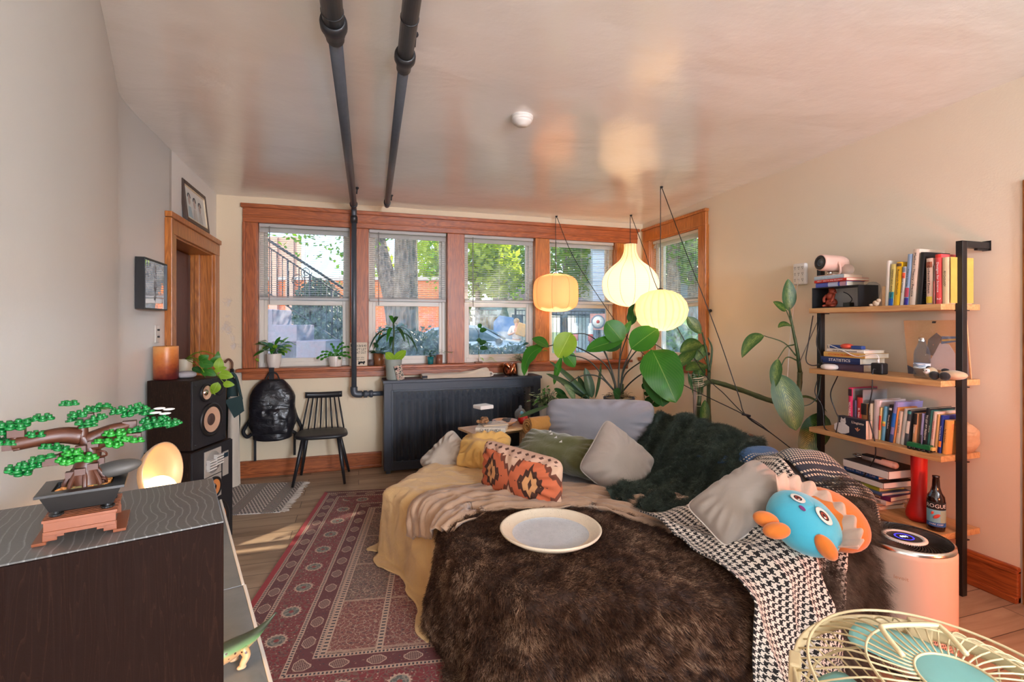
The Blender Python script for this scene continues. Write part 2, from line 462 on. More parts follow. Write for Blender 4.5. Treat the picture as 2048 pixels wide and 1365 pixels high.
m_fur = fur_mat('brown_faux_fur', [(0.10, (32, 18, 12)), (0.34, (74, 46, 32)), (0.56, (124, 88, 64)), (0.84, (214, 182, 152))], 0.45, 8)
m_pelt = fur_mat('grey_shag', [(0.1, (62, 52, 44)), (0.5, (98, 84, 72)), (0.9, (150, 136, 120))])
m_green = fur_mat('green_shag', [(0.1, (34, 44, 39)), (0.5, (64, 78, 68)), (0.95, (124, 138, 122))])
def hounds_mat():
    g = Gm('houndstooth'); u, v, _ = g.sep(g.co('UV'))
    N = 400.0
    i = (u * N).floor(); j = (v * N).floor()
    wp = (i % 8.0) < 4.0; wf = (j % 8.0) < 4.0; tw = ((i + j) % 4.0) < 2.0
    dark = tw * wp + (1.0 - tw) * wf
    n2 = g.noise(g.co('UV'), 500, 2)
    col = g.mix(dark, g.mix(n2, lin((226, 212, 196)), lin((244, 232, 218))), lin((30, 24, 24)))
    g.bsdf(col, 0.9, 0, g.bump(n2, 0.3, 0.003), **{'Sheen Weight': 0.2}); return g.m
m_hounds = hounds_mat()
def kilim_mat():
    g = Gm('kilim_print'); u, v, _ = g.sep(g.co('UV'))
    a = (u * 2.0) % 1.0; du = (a - 0.5).abs(); dv = (v - 0.5).abs()
    serr = ((u * 18.0).fract() - 0.5).abs() * 0.16 
    r = du * 1.05 + dv * 1.0 + 0.0
    s2 = r + serr
    cx = g.ramp(s2, [(0.0, lin((60, 38, 30))), (0.10, lin((60, 38, 30))), (0.101, lin((232, 170, 112))), (0.24, lin((226, 160, 106))),
        (0.241, lin((56, 34, 28))), (0.36, lin((66, 40, 32))), (0.361, lin((216, 112, 72))), (0.62, lin((206, 100, 64))),
        (0.621, lin((110, 60, 44))), (0.72, lin((110, 60, 44))), (0.721, lin((230, 190, 160)))], 'CONSTANT')
    top = (v > 0.88)
    dm = (((u * 12.0).fract() - 0.5).abs() + ((v * 12.0).fract() - 0.5).abs()) < 0.3
    cx = g.mix(top, cx, g.mix(dm, lin((224, 184, 160)), lin((84, 58, 50))))
    b = (v.band(0.02, 0.09)) * ((((u * 14.0).fract() - 0.5).abs() * 0.14) > (v - 0.02))
    cx = g.mix(b, cx, lin((70, 42, 34)))
    n2 = g.noise(g.co('UV'), 300, 2)
    g.bsdf(g.mix(n2 * 0.25, cx, lin((150, 90, 66))), 0.9, 0, g.bump(n2, 0.3, 0.003)); return g.m
m_kilim = kilim_mat()
def navy_mat():
    g = Gm('navy_stripe_knit'); u, v, _ = g.sep(g.co('UV'))
    n2 = g.noise(g.co('UV'), 260, 2)
    dash = ((u * 60.0).fract() < 0.55).max(0.0)
    rows = (v * 15.0).fract()
    st = rows.band(0.22, 0.38) + rows.band(0.58, 0.74)
    knit = (((u * 70.0 + (v * 70.0).floor() * 0.5).fract() < 0.55) * ((v * 70.0).fract() < 0.62))
    zone = (v * 4.0 + 0.1).fract() < 0.42
    wht = zone * knit + (1.0 - zone) * st * dash
    wht = wht * (v > 0.40)
    blue = g.mix(v < 0.46, lin((26, 40, 58)), lin((26, 84, 138)))
    col = g.mix(wht.clamp(), blue, lin((222, 208, 186)))
    g.bsdf(col, 0.92, 0, g.bump(n2 + wht * 0.6, 0.5, 0.006), **{'Sheen Weight': 0.2}); return g.m
m_navy = navy_mat()
RUG_W, RUG_L = 1.95, 2.62
def rug_mat():
    g = Gm('persian_rug'); uvn = g.co('UV'); u, v, _ = g.sep(uvn)
    wob = g.noise(uvn, 9, 2) * 0.008
    du = u.min(RUG_W - u) + wob; dv = v.min(RUG_L - v) + wob
    d = du.min(dv); side = du < dv
    s = side * v + (1.0 - side) * u
    red, dred, cream, navy, tan = lin((132, 28, 34)), lin((104, 38, 38)), lin((204, 182, 154)), lin((46, 40, 52)), lin((160, 128, 98))
    wq = g.n('ShaderNodeTexNoise'); g.L(uvn, wq.inputs['Vector']); wq.inputs['Scale'].default_value = 22
    wa = g.n('ShaderNodeVectorMath'); wa.operation = 'MULTIPLY_ADD'; g.L(wq.outputs['Color'], wa.inputs[0]); wa.inputs[1].default_value = (.045, .045, 0); g.L(uvn, wa.inputs[2]); uvk = wa.outputs[0]
    d1, c1 = g.vor(uvk, 40); e1, _ = g.vor(uvk, 40, 'DISTANCE_TO_EDGE'); e2, _ = g.vor(uvk, 84, 'DISTANCE_TO_EDGE')
    d3, c3 = g.vor(uvn, 64)
    nn = g.noise(uvn, 60, 3)
    # floral ground used in the wide border
    vine = (e1 < 0.075) * (nn > 0.38)
    bud = (d3 < 0.26)
    flo = g.mix(bud * 0.85, red, g.mix((S(g, c3) > 0.5), navy, cream))
    flo = g.mix(vine * 0.75, flo, g.mix(nn, tan, lin((70, 70, 62))))
    flo = g.mix((nn > 0.6) * 0.6, flo, dred)
    # rosettes along the wide border
    sr = (s / 0.23).fract() - 0.5; rr = ((sr * 0.23).pw(2.0) + (d - 0.235).pw(2.0)).pw(0.5)
    at = g.math('ARCTAN2', d - 0.235, sr * 0.23)
    pet = ((at * 16.0).sin() * 0.004 + 0.048)
    flo = g.mix(rr < pet, flo, cream)
    flo = g.mix(rr < 0.038, flo, g.mix(nn > 0.5, lin((96, 104, 96)), lin((150, 150, 132))))
    flo = g.mix(rr < 0.012, flo, lin((150, 60, 50)))
    # guard bands with small medallions
    def guard(dc):
        sm = (s / 0.155).fract() - 0.5
        mm = (sm * 0.155).abs() / 0.05 + (d - dc).abs() / 0.042
        mm2 = (sm * 0.155).abs().max((d - dc).abs() * 1.5)
        base = g.mix(bud * 0.7, dred, g.mix(nn > 0.5, tan, navy))
        base = g.mix((mm < 1.0) * (mm2 < 0.042), base, cream)
        chk = ((((s * 130.0).fract() > 0.45) * ((d * 130.0).fract() > 0.45)))
        return g.mix((mm < 0.86) * (mm2 < 0.037), base, g.mix(chk, lin((90, 44, 42)), cream))
    g1, g2 = guard(0.092), guard(0.385)
    # field: panels split by chain lines
    pw, pl = 0.24, 0.40
    fu = (u - 0.46) / pw; fv = (v - 0.46) / pl
    pid, pc = g.white(g.comb(fu.floor(), fv.floor()))
    base = g.ramp(pid, [(0, lin((96, 34, 44))), (0.2, lin((118, 98, 84))), (0.4, lin((58, 50, 62))), (0.55, lin((134, 74, 62))), (0.7, lin((112, 112, 98))), (0.85, lin((80, 34, 48)))], 'CONSTANT')
    base = g.mix((e1 < 0.045) * (nn > 0.42) * 0.8, base, cream)
    base = g.mix((d1 < 0.16) * 0.8, base, g.mix(S(g, c1) > 0.5, lin((150, 50, 48)), lin((52, 50, 62))))
    base = g.mix((e2 < 0.06) * (nn < 0.5) * 0.6, base, tan)
    base = g.mix(bud * 0.6, base, g.mix(S(g, c3) > 0.6, lin((150, 52, 50)), cream))
    base = g.mix((nn > 0.58) * 0.45, base, navy)
    ax = ((fu.fract() - 0.5).abs() * pw); ay = ((fv.fract() - 0.5).abs() * pl)
    gl = (ax > pw / 2 - 0.016) + (ay > pl / 2 - 0.008) * 0.6
    dot = (v * 42.0).fract() < 0.4
    base = g.mix(gl.clamp(), base, g.mix(dot * (ax > pw / 2 - 0.009), cream, navy))
    col = g.mix(d > 0.45, g2, base)
    col = g.mix(d < 0.335, col, flo); col = g.mix(d < 0.135, col, g1)
    chain = ((s * 60.0).fract() < 0.5)
    for c in (0.045, 0.138, 0.333, 0.438):
        ln = (d - c).abs() < 0.011
        col = g.mix(ln, col, cream); ln2 = ((d - c).abs() < 0.006) * chain
        col = g.mix(ln2, col, navy)
    col = g.mix((d < 0.036) * side, col, lin((168, 10, 24)))
    pile = g.noise(uvn, 420, 2)
    col = g.mix(pile * 0.2, col, lin((60, 46, 44)))
    col = g.mix(1.0, col, (0.92, 0.76, 0.76, 1), 'MULTIPLY')
    g.bsdf(col, 0.95, 0, g.bump(pile + nn * 0.5, 0.4, 0.004), **{'Sheen Weight': 0.15}); return g.m
m_rug = rug_mat()
def flat_rug_mat():
    g = Gm('black_white_weave'); u, v, _ = g.sep(g.co('UV'))
    z = (u / 0.26).fract()
    lines = ((u * 90.0).fract() < 0.5)
    cell = ((((u * 38.0 + (v * 38.0).floor() * 0.5).fract() - 0.5).abs() + ((v * 38.0).fract() - 0.5).abs() * 0.7) < 0.34)
    f = (z < 0.36) * lines + (z > 0.36) * cell
    col = g.mix(f.clamp(), lin((214, 204, 194)), lin((44, 42, 46)))
    g.bsdf(col, 0.95, 0, g.bump(g.noise(g.co('UV'), 300, 2), 0.4, 0.004)); return g.m
m_flat = flat_rug_mat()
def leaf_mat(name, c1, c2, vein=None, spots=None, trans=0.35, rough=0.42, nv=14.0):
    g = Gm(name); u, v, _ = g.sep(g.co('UV')); co = g.co()
    n1 = g.noise(co, 9, 3)
    col = g.mix(n1, lin(c1), lin(c2))
    du = (u - 0.5).abs()
    if spots:
        st = ((v * nv - du * nv * 0.9).fract() - 0.5).abs() * 2.0
        m = (((st - 0.35) * 2.0).clamp() * (1.0 - (du * 2.4)).clamp() * ((g.noise(g.co('UV'), 9, 3) - 0.3) * 3.2).clamp())
        col = g.mix(m.clamp(), col, lin(spots))
    if vein:
        st = ((v * nv * 0.8 - du * nv).fract() - 0.5).abs()
        col = g.mix((st < 0.05) * 0.35, col, lin(vein)); col = g.mix((du < 0.012), col, lin(vein))
    p = g.bsdf(col, rough, 0, None, False)
    t = g.n('ShaderNodeBsdfTranslucent'); g.L(g.mix(0.5, col, lin((170, 220, 60)), 'MULTIPLY') if False else col, t.inputs[0])
    hs = g.n('ShaderNodeHueSaturation'); hs.inputs['Value'].default_value = 1.6; hs.inputs['Saturation'].default_value = 1.15; g.L(col, hs.inputs['Color']); g.L(hs.outputs[0], t.inputs[0])
    return g.finish(g.mixs(trans, p, t.outputs[0]))
m_leaf = leaf_mat('leaf_bright', (40, 104, 28), (66, 136, 42), (120, 160, 80), trans=0.4)
m_leafd = leaf_mat('leaf_dark', (22, 62, 24), (36, 84, 34), (80, 120, 60), trans=0.25)
m_leafl = leaf_mat('leaf_lime', (120, 165, 40), (160, 195, 60), (190, 215, 110), trans=0.4)
m_dieff = leaf_mat('leaf_dumbcane', (30, 70, 26), (46, 88, 34), (110, 130, 70), (168, 186, 96), 0.25, nv=16)
m_leafv = leaf_mat('leaf_variegated', (70, 104, 60), (130, 150, 104), None, (214, 216, 180), 0.3)
m_snake = leaf_mat('leaf_snake', (30, 58, 34), (52, 80, 44), None, (92, 116, 70), 0.12, nv=40)
m_stem = M('plant_stem', (52, 74, 34), 0.5, var=0.25)
m_stemd = M('dark_petiole', (34, 42, 26), 0.5)
m_cane = M('dumbcane_cane', (74, 84, 50), 0.6, var=0.35, scale=30)
m_soil = M('soil', (46, 34, 26), 0.95, bump=0.6, bscale=120)
m_moss = M('dried_moss', (150, 136, 112), 0.95, bump=0.6, bscale=90)
m_pot_w = M('white_glaze', (226, 216, 206), 0.25, var=0.04)
m_pot_g = M('sage_glaze', (150, 158, 148), 0.4, var=0.05)
m_pot_k = M('black_nursery_pot', (26, 26, 30), 0.5)
m_terra = M('terracotta', (176, 92, 60), 0.8)
def shade_mat(name, rgb, tr=0.65, ribs=0, us=0):
    g = Gm(name); c = lin(rgb); u, v, _ = g.sep(g.co('UV'))
    d = g.n('ShaderNodeBsdfDiffuse'); t = g.n('ShaderNodeBsdfTranslucent')
    col = c
    if ribs: 
        col = g.mix(((v * ribs).fract() < 0.22) * 0.22, c, tuple(x * .6 for x in c))
    if us: col = g.mix(((u * us).fract() < 0.2) * 0.5, c, tuple(x * .5 for x in c))
    g.put(d.inputs[0], col); g.put(t.inputs[0], col)
    return g.finish(g.mixs(tr, d.outputs[0], t.outputs[0]))
m_sh_or = shade_mat('shade_peach', (255, 224, 184), 0.55)
m_sh_wh = shade_mat('shade_white', (255, 240, 218), 0.55, 46)
m_sh_ye = shade_mat('shade_ivory', (255, 236, 200), 0.6, 0, 22)
m_shrib = M('shade_seam', (214, 178, 128), 0.6)
def emit(name, rgb, st):
    g = Gm(name); e = g.n('ShaderNodeEmission'); e.inputs[0].default_value = (*lin(rgb), 1); e.inputs[1].default_value = st
    return g.finish(e.outputs[0])
m_bulb = emit('warm_bulb', (255, 214, 150), 9.0)
m_led = emit('blue_display', (70, 60, 235), 1.6)
m_ledw = emit('white_display', (225, 225, 255), 2.2)
m_page = M('paper_pages', (224, 206, 180), 0.9, var=0.06)
m_paper = M('white_paper', (234, 228, 220), 0.8, var=0.03)
m_ink = M('black_ink', (28, 26, 26), 0.8, var=0)
m_inkw = M('white_ink', (236, 232, 226), 0.7, var=0)
# ---------------------------------------------------------------- room shell
XL, XR, YB, YF = -1.27, 3.29, 5.2, -5.0
def ceil_z(y): return 2.67 + (YB - y) * 0.0185
b = MB(); b.box(-2.0, 3.5, -5.2, 5.4, -0.12, 0.0); struct(b.build('floor', m_floor))
b = MB()
b.grid(90, 150, lambda u, v: (lerp(-2.0, 3.5, u), lerp(-5.2, 5.4, v), ceil_z(lerp(-5.2, 5.4, v)) + 0.010 * nz((lerp(-2, 3.5, u), lerp(-5.2, 5.4, v), 0), 1.3) + 0.004 * nz((u * 22, v * 11, 3), 1.0)))
o = struct(b.build('ceiling', m_ceil)); md = o.modifiers.new('t', 'SOLIDIFY'); md.thickness = 0.15; md.offset = 1.0
HZ = 2.95
OX0, OX1, OZ0, OZ1 = -0.94, 2.93, 1.03, 2.46
b = MB()
b.box(-1.5, OX0, YB, 5.38, 0, HZ); b.box(OX1, 3.5, YB, 5.38, 0, HZ); b.box(OX0, OX1, YB, 5.38, 0, OZ0); b.box(OX0, OX1, YB, 5.38, OZ1, HZ)
struct(b.build('wall_back', m_wall_b, merge=False))
RY0, RY1, RZ0, RZ1 = 4.14, 5.03, 1.06, 2.45
b = MB()
b.box(XR, 3.5, YF, RY0, 0, HZ); b.box(XR, 3.5, RY1, YB, 0, HZ); b.box(XR, 3.5, RY0, RY1, 0, RZ0); b.box(XR, 3.5, RY0, RY1, RZ1, HZ)
struct(b.build('wall_right', m_wall, merge=False))
# left wall: straight beside the door, then bending in towards the room as it comes forward
DY0, DY1, DZ = 4.05, 5.07, 2.10
b = MB()
b.box(-1.5, XL, DY1, YB, 0, HZ); b.box(-1.5, XL, DY0, DY1, DZ, HZ)
pts = smooth_path([(-1.27, DY0, 0), (-1.27, 3.75, 0), (-1.268, 3.45, 0), (-1.245, 3.2, 0), (-1.18, 2.98, 0), (-1.0, 2.416, 0), (-0.72, 1.51, 0), (-0.39, 0.45, 0)], 6)
n = len(pts)
vs = []; fs = []
for k, p in enumerate(pts):
    for off in (0, -0.2):
        for z in (0, HZ): vs.append((p.x + off, p.y, z))
for k in range(n - 1):
    a, c = 4 * k, 4 * (k + 1)
    fs += [(a, a + 1, c + 1, c), (a + 2, c + 2, c + 3, a + 3), (a + 1, a + 3, c + 3, c + 1)]
fs += [(0, 2, 3, 1), (4 * n - 4, 4 * n - 3, 4 * n - 1, 4 * n - 2)]
b.add(vs, fs)
struct(b.build('wall_left', m_wall_l))
b = MB(); b.box(-2.0, -0.39, 0.25, 0.45, 0, HZ); b.box(-2.0, -1.8, YF, 0.25, 0, HZ); struct(b.build('wall_hall', m_wall_l, merge=False))
b = MB(); b.box(-2.0, 3.5, -5.2, YF, 0, HZ); struct(b.build('wall_front', m_wall_l))
# recess behind the doorway and the door itself
b = MB(); b.box(-1.72, -1.66, DY0 - .2, DY1 + .2, 0, DZ + .3); b.box(-1.7, -1.47, DY0 - .06, DY0, 0, DZ + .1); b.box(-1.7, -1.47, DY1, DY1 + .06, 0, DZ + .1); b.box(-1.7, -1.47, DY0, DY1, DZ, DZ + .06)
struct(b.build('wall_doorway', m_door, merge=False))
b = MB()
b.box(-1.27, XL + .028, DY0 - 0.12, DY0 + .01, 0, DZ - .01); b.box(-1.27, XL + .028, DY1 - .01, YB - 0.005, 0, DZ - .01); b.box(-1.27, XL + .03, DY0 - .12, YB - .005, DZ - .01, 2.195)
b.box(-1.27, XL + .045, DY0 - 0.135, DY0 - .09, 0, 2.19); b.box(-1.27, XL + .045, DY0 - .135, YB - .003, 2.195, 2.235)
b.box(-1.48, -1.265, DY0, DY0 + .022, 0, DZ); b.box(-1.48, -1.265, DY1 - .022, DY1, 0, DZ); b.box(-1.478, -1.265, DY0 + .022, DY1 - .022, DZ - .022, DZ)
b.box(-1.40, -1.36, DY1 - .045, DY1 - .02, 0, DZ - .02)
door = struct(b.build('door_1', m_honey_lit_z, bevel=0.004, merge=False))
b = MB(); b.box(-1.475, -1.435, DY0 + .03, DY1 - .03, 0.01, DZ - .03)
for (a, c) in ((0.18, 0.95), (1.1, 1.95)):
    b.box(-1.436, -1.428, DY0 + .14, DY1 - .14, a, c)
b.build('door_panel', m_door, door, bevel=0.006, merge=False)
b = MB(); b.ball((-1.40, DY0 + .1, 1.0), 0.028); b.tube([(-1.436, DY0 + .1, 1.0), (-1.40, DY0 + .1, 1.0)], 0.012); b.build('door_knob', m_brass, door)
b = MB(); b.box(1.5, XR, 0.02, 0.16, 0, 1.3); struct(b.build('shade_wall', m_wall_l))  # added half-height wall, out of view, shading the near right corner
# baseboards
def base_run(name, boxes, mat): 
    b = MB()
    for q in boxes: b.box(*q)
    struct(b.build(name, mat, bevel=0.006, merge=False))
base_run('baseboard_back', [(-1.27, 0.225, 5.175, 5.2, 0, .155), (-1.27, 0.225, 5.16, 5.2, 0, .03), (-1.27, 0.225, 5.168, 5.2, .135, .15),
                            (1.86, 3.29, 5.175, 5.2, 0, .155), (1.86, 3.29, 5.16, 5.2, 0, .03)], m_oakx)
base_run('baseboard_right', [(3.262, 3.29, 1.64, 5.16, 0, .185), (3.245, 3.29, 1.64, 5.16, 0, .035), (3.252, 3.29, 1.64, 5.16, .15, .17)], m_oaky)
base_run('baseboard_left', [(-1.27, -1.245, 3.5, DY0 - .14, 0, .155)], m_oaky)
b = MB(); b.box(3.280, 3.29, 1.52, 1.632, 0, 2.2); b.box(3.276, 3.28, 1.60, 1.625, 0, 2.2); struct(b.build('door_2', m_honey_lit_z, bevel=0.004, merge=False))
# ---------------------------------------------------------------- window casings
def bev(b, name, mat, bw=0.005): return struct(b.build(name, mat, bevel=bw, merge=False))
mull = [(PY(700, 500, YB).x, PY(737, 500, YB).x), (PY(894, 500, YB).x, PY(928, 500, YB).x), (PY(1069, 500, YB).x, PY(1097.5, 500, YB).x)]
b = MB(); b.box(-1.045, 3.20, 5.168, 5.2, 2.425, 2.565); b.box(-1.06, 3.22, 5.150, 5.2, 2.562, 2.60); b.box(-1.045, 3.2, 5.160, 5.2, 2.475, 2.492)
b.box(OX0, OX1, 5.2, 5.27, 2.43, 2.46); bev(b, 'trim_1', m_oakx)
b = MB(); b.box(-1.04, OX0 + .012, 5.172, 5.2, 1.037, 2.424); b.box(-1.045, -1.02, 5.157, 5.2, 1.037, 2.424); b.box(OX0 - .002, OX0 + .02, 5.19, 5.36, 1.03, 2.45); bev(b, 'trim_2', m_oakz)
b = MB(); b.box(OX1 - .012, 3.065, 5.172, 5.2, 1.037, 2.424); b.box(3.045, 3.07, 5.157, 5.2, 1.037, 2.424); b.box(OX1 - .02, OX1 + .002, 5.19, 5.36, 1.03, 2.45); bev(b, 'trim_3', m_honey_lit_z)  # brighter light at this end is put into the oak's colour
for i, (a, c) in enumerate(mull):
    b = MB(); b.box(a, c, 5.172, 5.36, 1.037, 2.424); bev(b, 'trim_%d' % (4 + i), m_oakz if i < 2 else m_honey_lit_z)  # last post takes the lit oak copy, light put into its colour
b = MB(); b.box(-1.09, 3.10, 5.11, 5.36, 1.005, 1.036); b.box(-1.05, 3.07, 5.165, 5.2, 0.925, 1.01); b.box(-1.05, 3.07, 5.145, 5.2, 0.985, 1.008); bev(b, 'trim_7', m_oakx, 0.007)
b = MB(); b.box(3.260, 3.29, 4.03, 4.15, 1.063, 2.44); b.box(3.260, 3.29, 5.02, 5.15, 1.063, 2.44); b.box(3.256, 3.29, 4.028, 5.152, 2.44, 2.57); b.box(3.247, 3.29, 4.02, 4.045, 1.063, 2.44); b.box(3.243, 3.29, 4.02, 5.16, 2.57, 2.60)
b.box(3.28, 3.46, RY0 - .004, RY0 + .018, 1.05, 2.45); b.box(3.28, 3.46, RY1 - .018, RY1 + .004, 1.05, 2.45); b.box(3.28, 3.46, RY0, RY1, 2.43, 2.452); bev(b, 'trim_8', m_honey_lit_z)  # side window casing in the lit oak copy too
b = MB(); b.box(3.20, 3.46, 4.0, 5.17, 1.03, 1.062); b.box(3.255, 3.29, 4.03, 5.15, 0.945, 1.035); bev(b, 'trim_9', m_oaky)
# ---------------------------------------------------------------- windows and blinds
ZM = 1.69
def window(idx, P, w, z0, z1):
    """double hung vinyl window; P maps (across, outward, z) to world"""
    def bx(b, a0, a1, o0, o1, c0, c1):
        p, q = P(a0, o0), P(a1, o1)
        b.box(min(p[0], q[0]), max(p[0], q[0]), min(p[1], q[1]), max(p[1], q[1]), c0, c1)
    fr = MB(); t = 0.042
    for (a0, a1, c0, c1) in ((0, t, z0, z1), (w - t, w, z0, z1), (t, w - t, z0, z0 + 0.05), (t, w - t, z1 - 0.03, z1)): bx(fr, a0, a1, 0.07, 0.15, c0, c1)
    for a0 in (0.0, w - 0.012): bx(fr, a0, a0 + 0.012, 0.055, 0.0705, z0 + .001, z1 - .001)
    o = struct(fr.build('window_%d' % idx, m_vinyl, bevel=0.003, merge=False))
    lo = MB()
    for (a0, a1, c0, c1) in ((t, t + .03, z0 + .045, ZM), (w - t - .03, w - t, z0 + .045, ZM), (t + .03, w - t - .03, z0 + .045, z0 + .085), (t + .03, w - t - .03, ZM - .045, ZM)): bx(lo, a0, a1, 0.08, 0.108, c0, c1)
    l = lo.build('lower_sash', m_vinyl, o, bevel=0.003, merge=False)
    g_ = MB(); bx(g_, t + .03, w - t - .03, 0.092, 0.096, z0 + .085, ZM - .045); g_.build('pane', m_glassd, l, merge=False)
    up = MB()
    for (a0, a1, c0, c1) in ((t, t + .026, ZM - .03, z1 - .02), (w - t - .026, w - t, ZM - .03, z1 - .02), (t + .026, w - t - .026, z1 - .07, z1 - .03), (t + .026, w - t - .026, ZM - .03, ZM + .005)): bx(up, a0, a1, 0.112, 0.14, c0, c1)
    u = up.build('upper_sash', m_vinyl, o, bevel=0.003, merge=False)
    g_ = MB(); bx(g_, t + .026, w - t - .026, 0.124, 0.128, ZM, z1 - .07); g_.build('pane', m_glass, u, merge=False)
    return o
def blind(P, w, z1, label, wand=0.12):
    """aluminium mini blind let down to the meeting rail"""
    bd = thing('venetian_blind', label, 'window blind', None, 'white mini blinds over the upper sashes')
    def bx(b, a0, a1, o0, o1, c0, c1):
        p, q = P(a0, o0), P(a1, o1)
        b.box(min(p[0], q[0]), max(p[0], q[0]), min(p[1], q[1]), max(p[1], q[1]), c0, c1)
    h = MB(); bx(h, 0.008, w - 0.008, 0.012, 0.045, z1 - 0.035, z1 - 0.004); h.build('headrail', m_blind, bd, bevel=0.003, merge=False)
    s = MB(); z = z1 - 0.05; k = 0
    zb = ZM + 0.045
    while z > zb:
        ring = []
        tilt = 0.28 if k > 3 else 0.8
        for (oo, zz) in ((-0.0125, -0.0125 * tilt), (-0.006, 0.0016 - .006 * tilt), (0.0, 0.0022), (0.006, 0.0016 + .006 * tilt), (0.0125, 0.0125 * tilt)): ring.append((0.03 + oo, z + zz))
        vs = []
        for a in (0.012, w - 0.012):
            for (oo, zz) in ring:
                p = P(a, oo); vs.append((p[0], p[1], zz))
        s.add(vs, [(i, i + 1, 6 + i, 5 + i) for i in range(4)])
        z -= 0.0205 if k > 3 else 0.009; k += 1
    for i in range(6): 
        zz = zb - i * 0.0032
        p0, p1 = P(0.012, 0.018), P(w - .012, 0.043)
        s.box(min(p0[0], p1[0]), max(p0[0], p1[0]), min(p0[1], p1[1]), max(p0[1], p1[1]), zz - .001, zz)
    s.build('slats', m_blind, bd, merge=False)
    r = MB(); bx(r, 0.010, w - 0.010, 0.012, 0.046, ZM + 0.003, ZM + 0.026); r.build('bottom_rail', m_blind, bd, bevel=0.004, merge=False)
    c = MB()
    for a in (0.10, w / 2, w - 0.10):
        for oo in (0.016, 0.044):
            p = P(a, oo); c.tube([(p[0], p[1], ZM + .02), (p[0], p[1], z1 - .03)], 0.0008, 4)
    c.build('ladder_cords', m_blind, bd)
    p = P(wand, 0.002); q = P(wand, -0.004)
    wd = MB(); wd.tube([(p[0], p[1], z1 - .03), (q[0], q[1], ZM - .04)], 0.0042, 8); wd.build('tilt_wand', m_grey, bd)
    return bd
edges = [OX0 + .02] + [e for m in mull for e in m] + [OX1 - .02]
BL = ['white mini blind in the window nearest the door, with stairs and sky behind it', 'white mini blind in front of the thick grey tree trunk', 'white mini blind between the second and third wooden posts with green trees behind', 'white mini blind behind the peach drum pendant lamp']
for i in range(4):
    x0, x1 = edges[2 * i], edges[2 * i + 1]
    P = (lambda x0: (lambda a, o: (x0 + a, 5.2 + o)))(x0)
    window(i + 1, P, x1 - x0, 1.036, 2.445); blind(P, x1 - x0, 2.43, BL[i], 0.10 if i < 3 else 0.09)
P = lambda a, o: (3.29 + o, RY0 + .018 + a)
window(5, P, RY1 - RY0 - .036, 1.06, 2.44); blind(P, RY1 - RY0 - .036, 2.43, 'white mini blind in the window of the side wall by the book shelf', 0.75)
# ---------------------------------------------------------------- heating pipes
pp = thing('heating_pipe', 'dark grey heating pipe along the ceiling that turns down past the window to the radiator', 'pipe', V((-0.05, 5.0, 0.76)))
A, B_ = V((-0.217, -4.9, ceil_z(-4.9) - .09)), V((-0.045, 4.98, 2.605))
def onp(A, B, y): return A + (B - A) * ((y - A.y) / (B.y - A.y))
c1 = PZ(655, 95, 2.58).y
b = MB(); b.tube([onp(A, B_, -4.9), onp(A, B_, c1)], 0.041, 20); b.tube([onp(A, B_, c1), onp(A, B_, 4.98)], 0.029, 20)
b.build('ceiling_run', m_pipe, pp, world=True)
def coupling(A, B, y, r0, r1, par, nm='coupling'):
    b = MB(); d = (B - A).normalized(); p = onp(A, B, y)
    b.M = look_m(p, d)
    b.lathe([(r0 + .001, -.05), (r0 + .007, -.05), (r0 + .012, -.03), (r0 + .012, .0), (r0 + .005, .012), (r0 + .001, .045), (r1 + .008, .05), (r1 + .008, .085), (r1 + .001, .09)], 24)
    return b.build(nm, m_pipe_d, par, world=True)
coupling(A, B_, c1 - .03, 0.041, 0.029, pp); 
b = MB(); d = (B_ - A).normalized(); b.M = look_m(onp(A, B_, c1 - .13), d); b.lathe([(.041, -.004), (.043, -.004), (.043, .004), (.041, .004)], 24); b.build('pipe_band', m_pipe_d, pp, world=True)
b = MB(); b.M = look_m(onp(A, B_, 4.93), d); b.lathe([(.029, -.012), (.036, -.012), (.036, .012), (.029, .012)], 24); b.build('pipe_band', m_pipe_d, pp, world=True)
vx, vy = -0.043, 5.055
b = MB(); b.tube(smooth_path([B_ - d * .02, B_ + V((0, .045, -.01)), V((vx, vy, 2.55)), V((vx, vy, 2.45))], 6), 0.026, 16)
b.tube([(vx, vy, 2.47), (vx, vy, .80)], 0.0245, 16); b.build('riser', m_pipe, pp, world=True)
b = MB(); b.lathe([(.0246, 2.45), (.032, 2.45), (.034, 2.50), (.03, 2.52), (.0246, 2.52)], 20, Matrix.Translation((vx, vy, 0))); b.build('collar', m_pipe_d, pp, world=True)
zb = 0.765
b = MB(); b.tube(smooth_path([(vx, vy, .84), (vx, vy, .80), (vx + .012, vy, .772), (vx + .045, vy, zb), (vx + .075, vy, zb)], 5), 0.034, 16); b.tube([(vx + .07, vy, zb), (.25, vy, zb)], 0.0235, 16)
b.M = look_m((vx + .10, vy, zb), (1, 0, 0)); b.lathe([(.0236, -.01), (.036, -.01), (.036, .02), (.0236, .03), (.03, .045), (.036, .05), (.036, .075), (.0236, .08)], 16)
b.build('elbow', m_pipe, pp, world=True)
p2 = thing('heating_pipe', 'shorter dark grey ceiling pipe on the right of the pair that stops before the window', 'pipe', V((0.26, 4.9, 2.6)))
A2, B2 = V((0.0286, -4.9, ceil_z(-4.9) - .085)), V((0.262, 4.90, 2.610))
c2 = PZ(812, 155, 2.585).y
b = MB(); b.tube([onp(A2, B2, -4.9), onp(A2, B2, c2)], 0.035, 20); b.tube([onp(A2, B2, c2), onp(A2, B2, 4.86)], 0.0255, 20); b.tube(smooth_path([onp(A2, B2, 4.85), B2, B2 + V((0, .035, .03)), B2 + V((0, .04, .08))], 5), .0255, 16)
b.build('ceiling_run', m_pipe, p2, world=True)
coupling(A2, B2, c2 - .03, 0.035, 0.0255, p2)
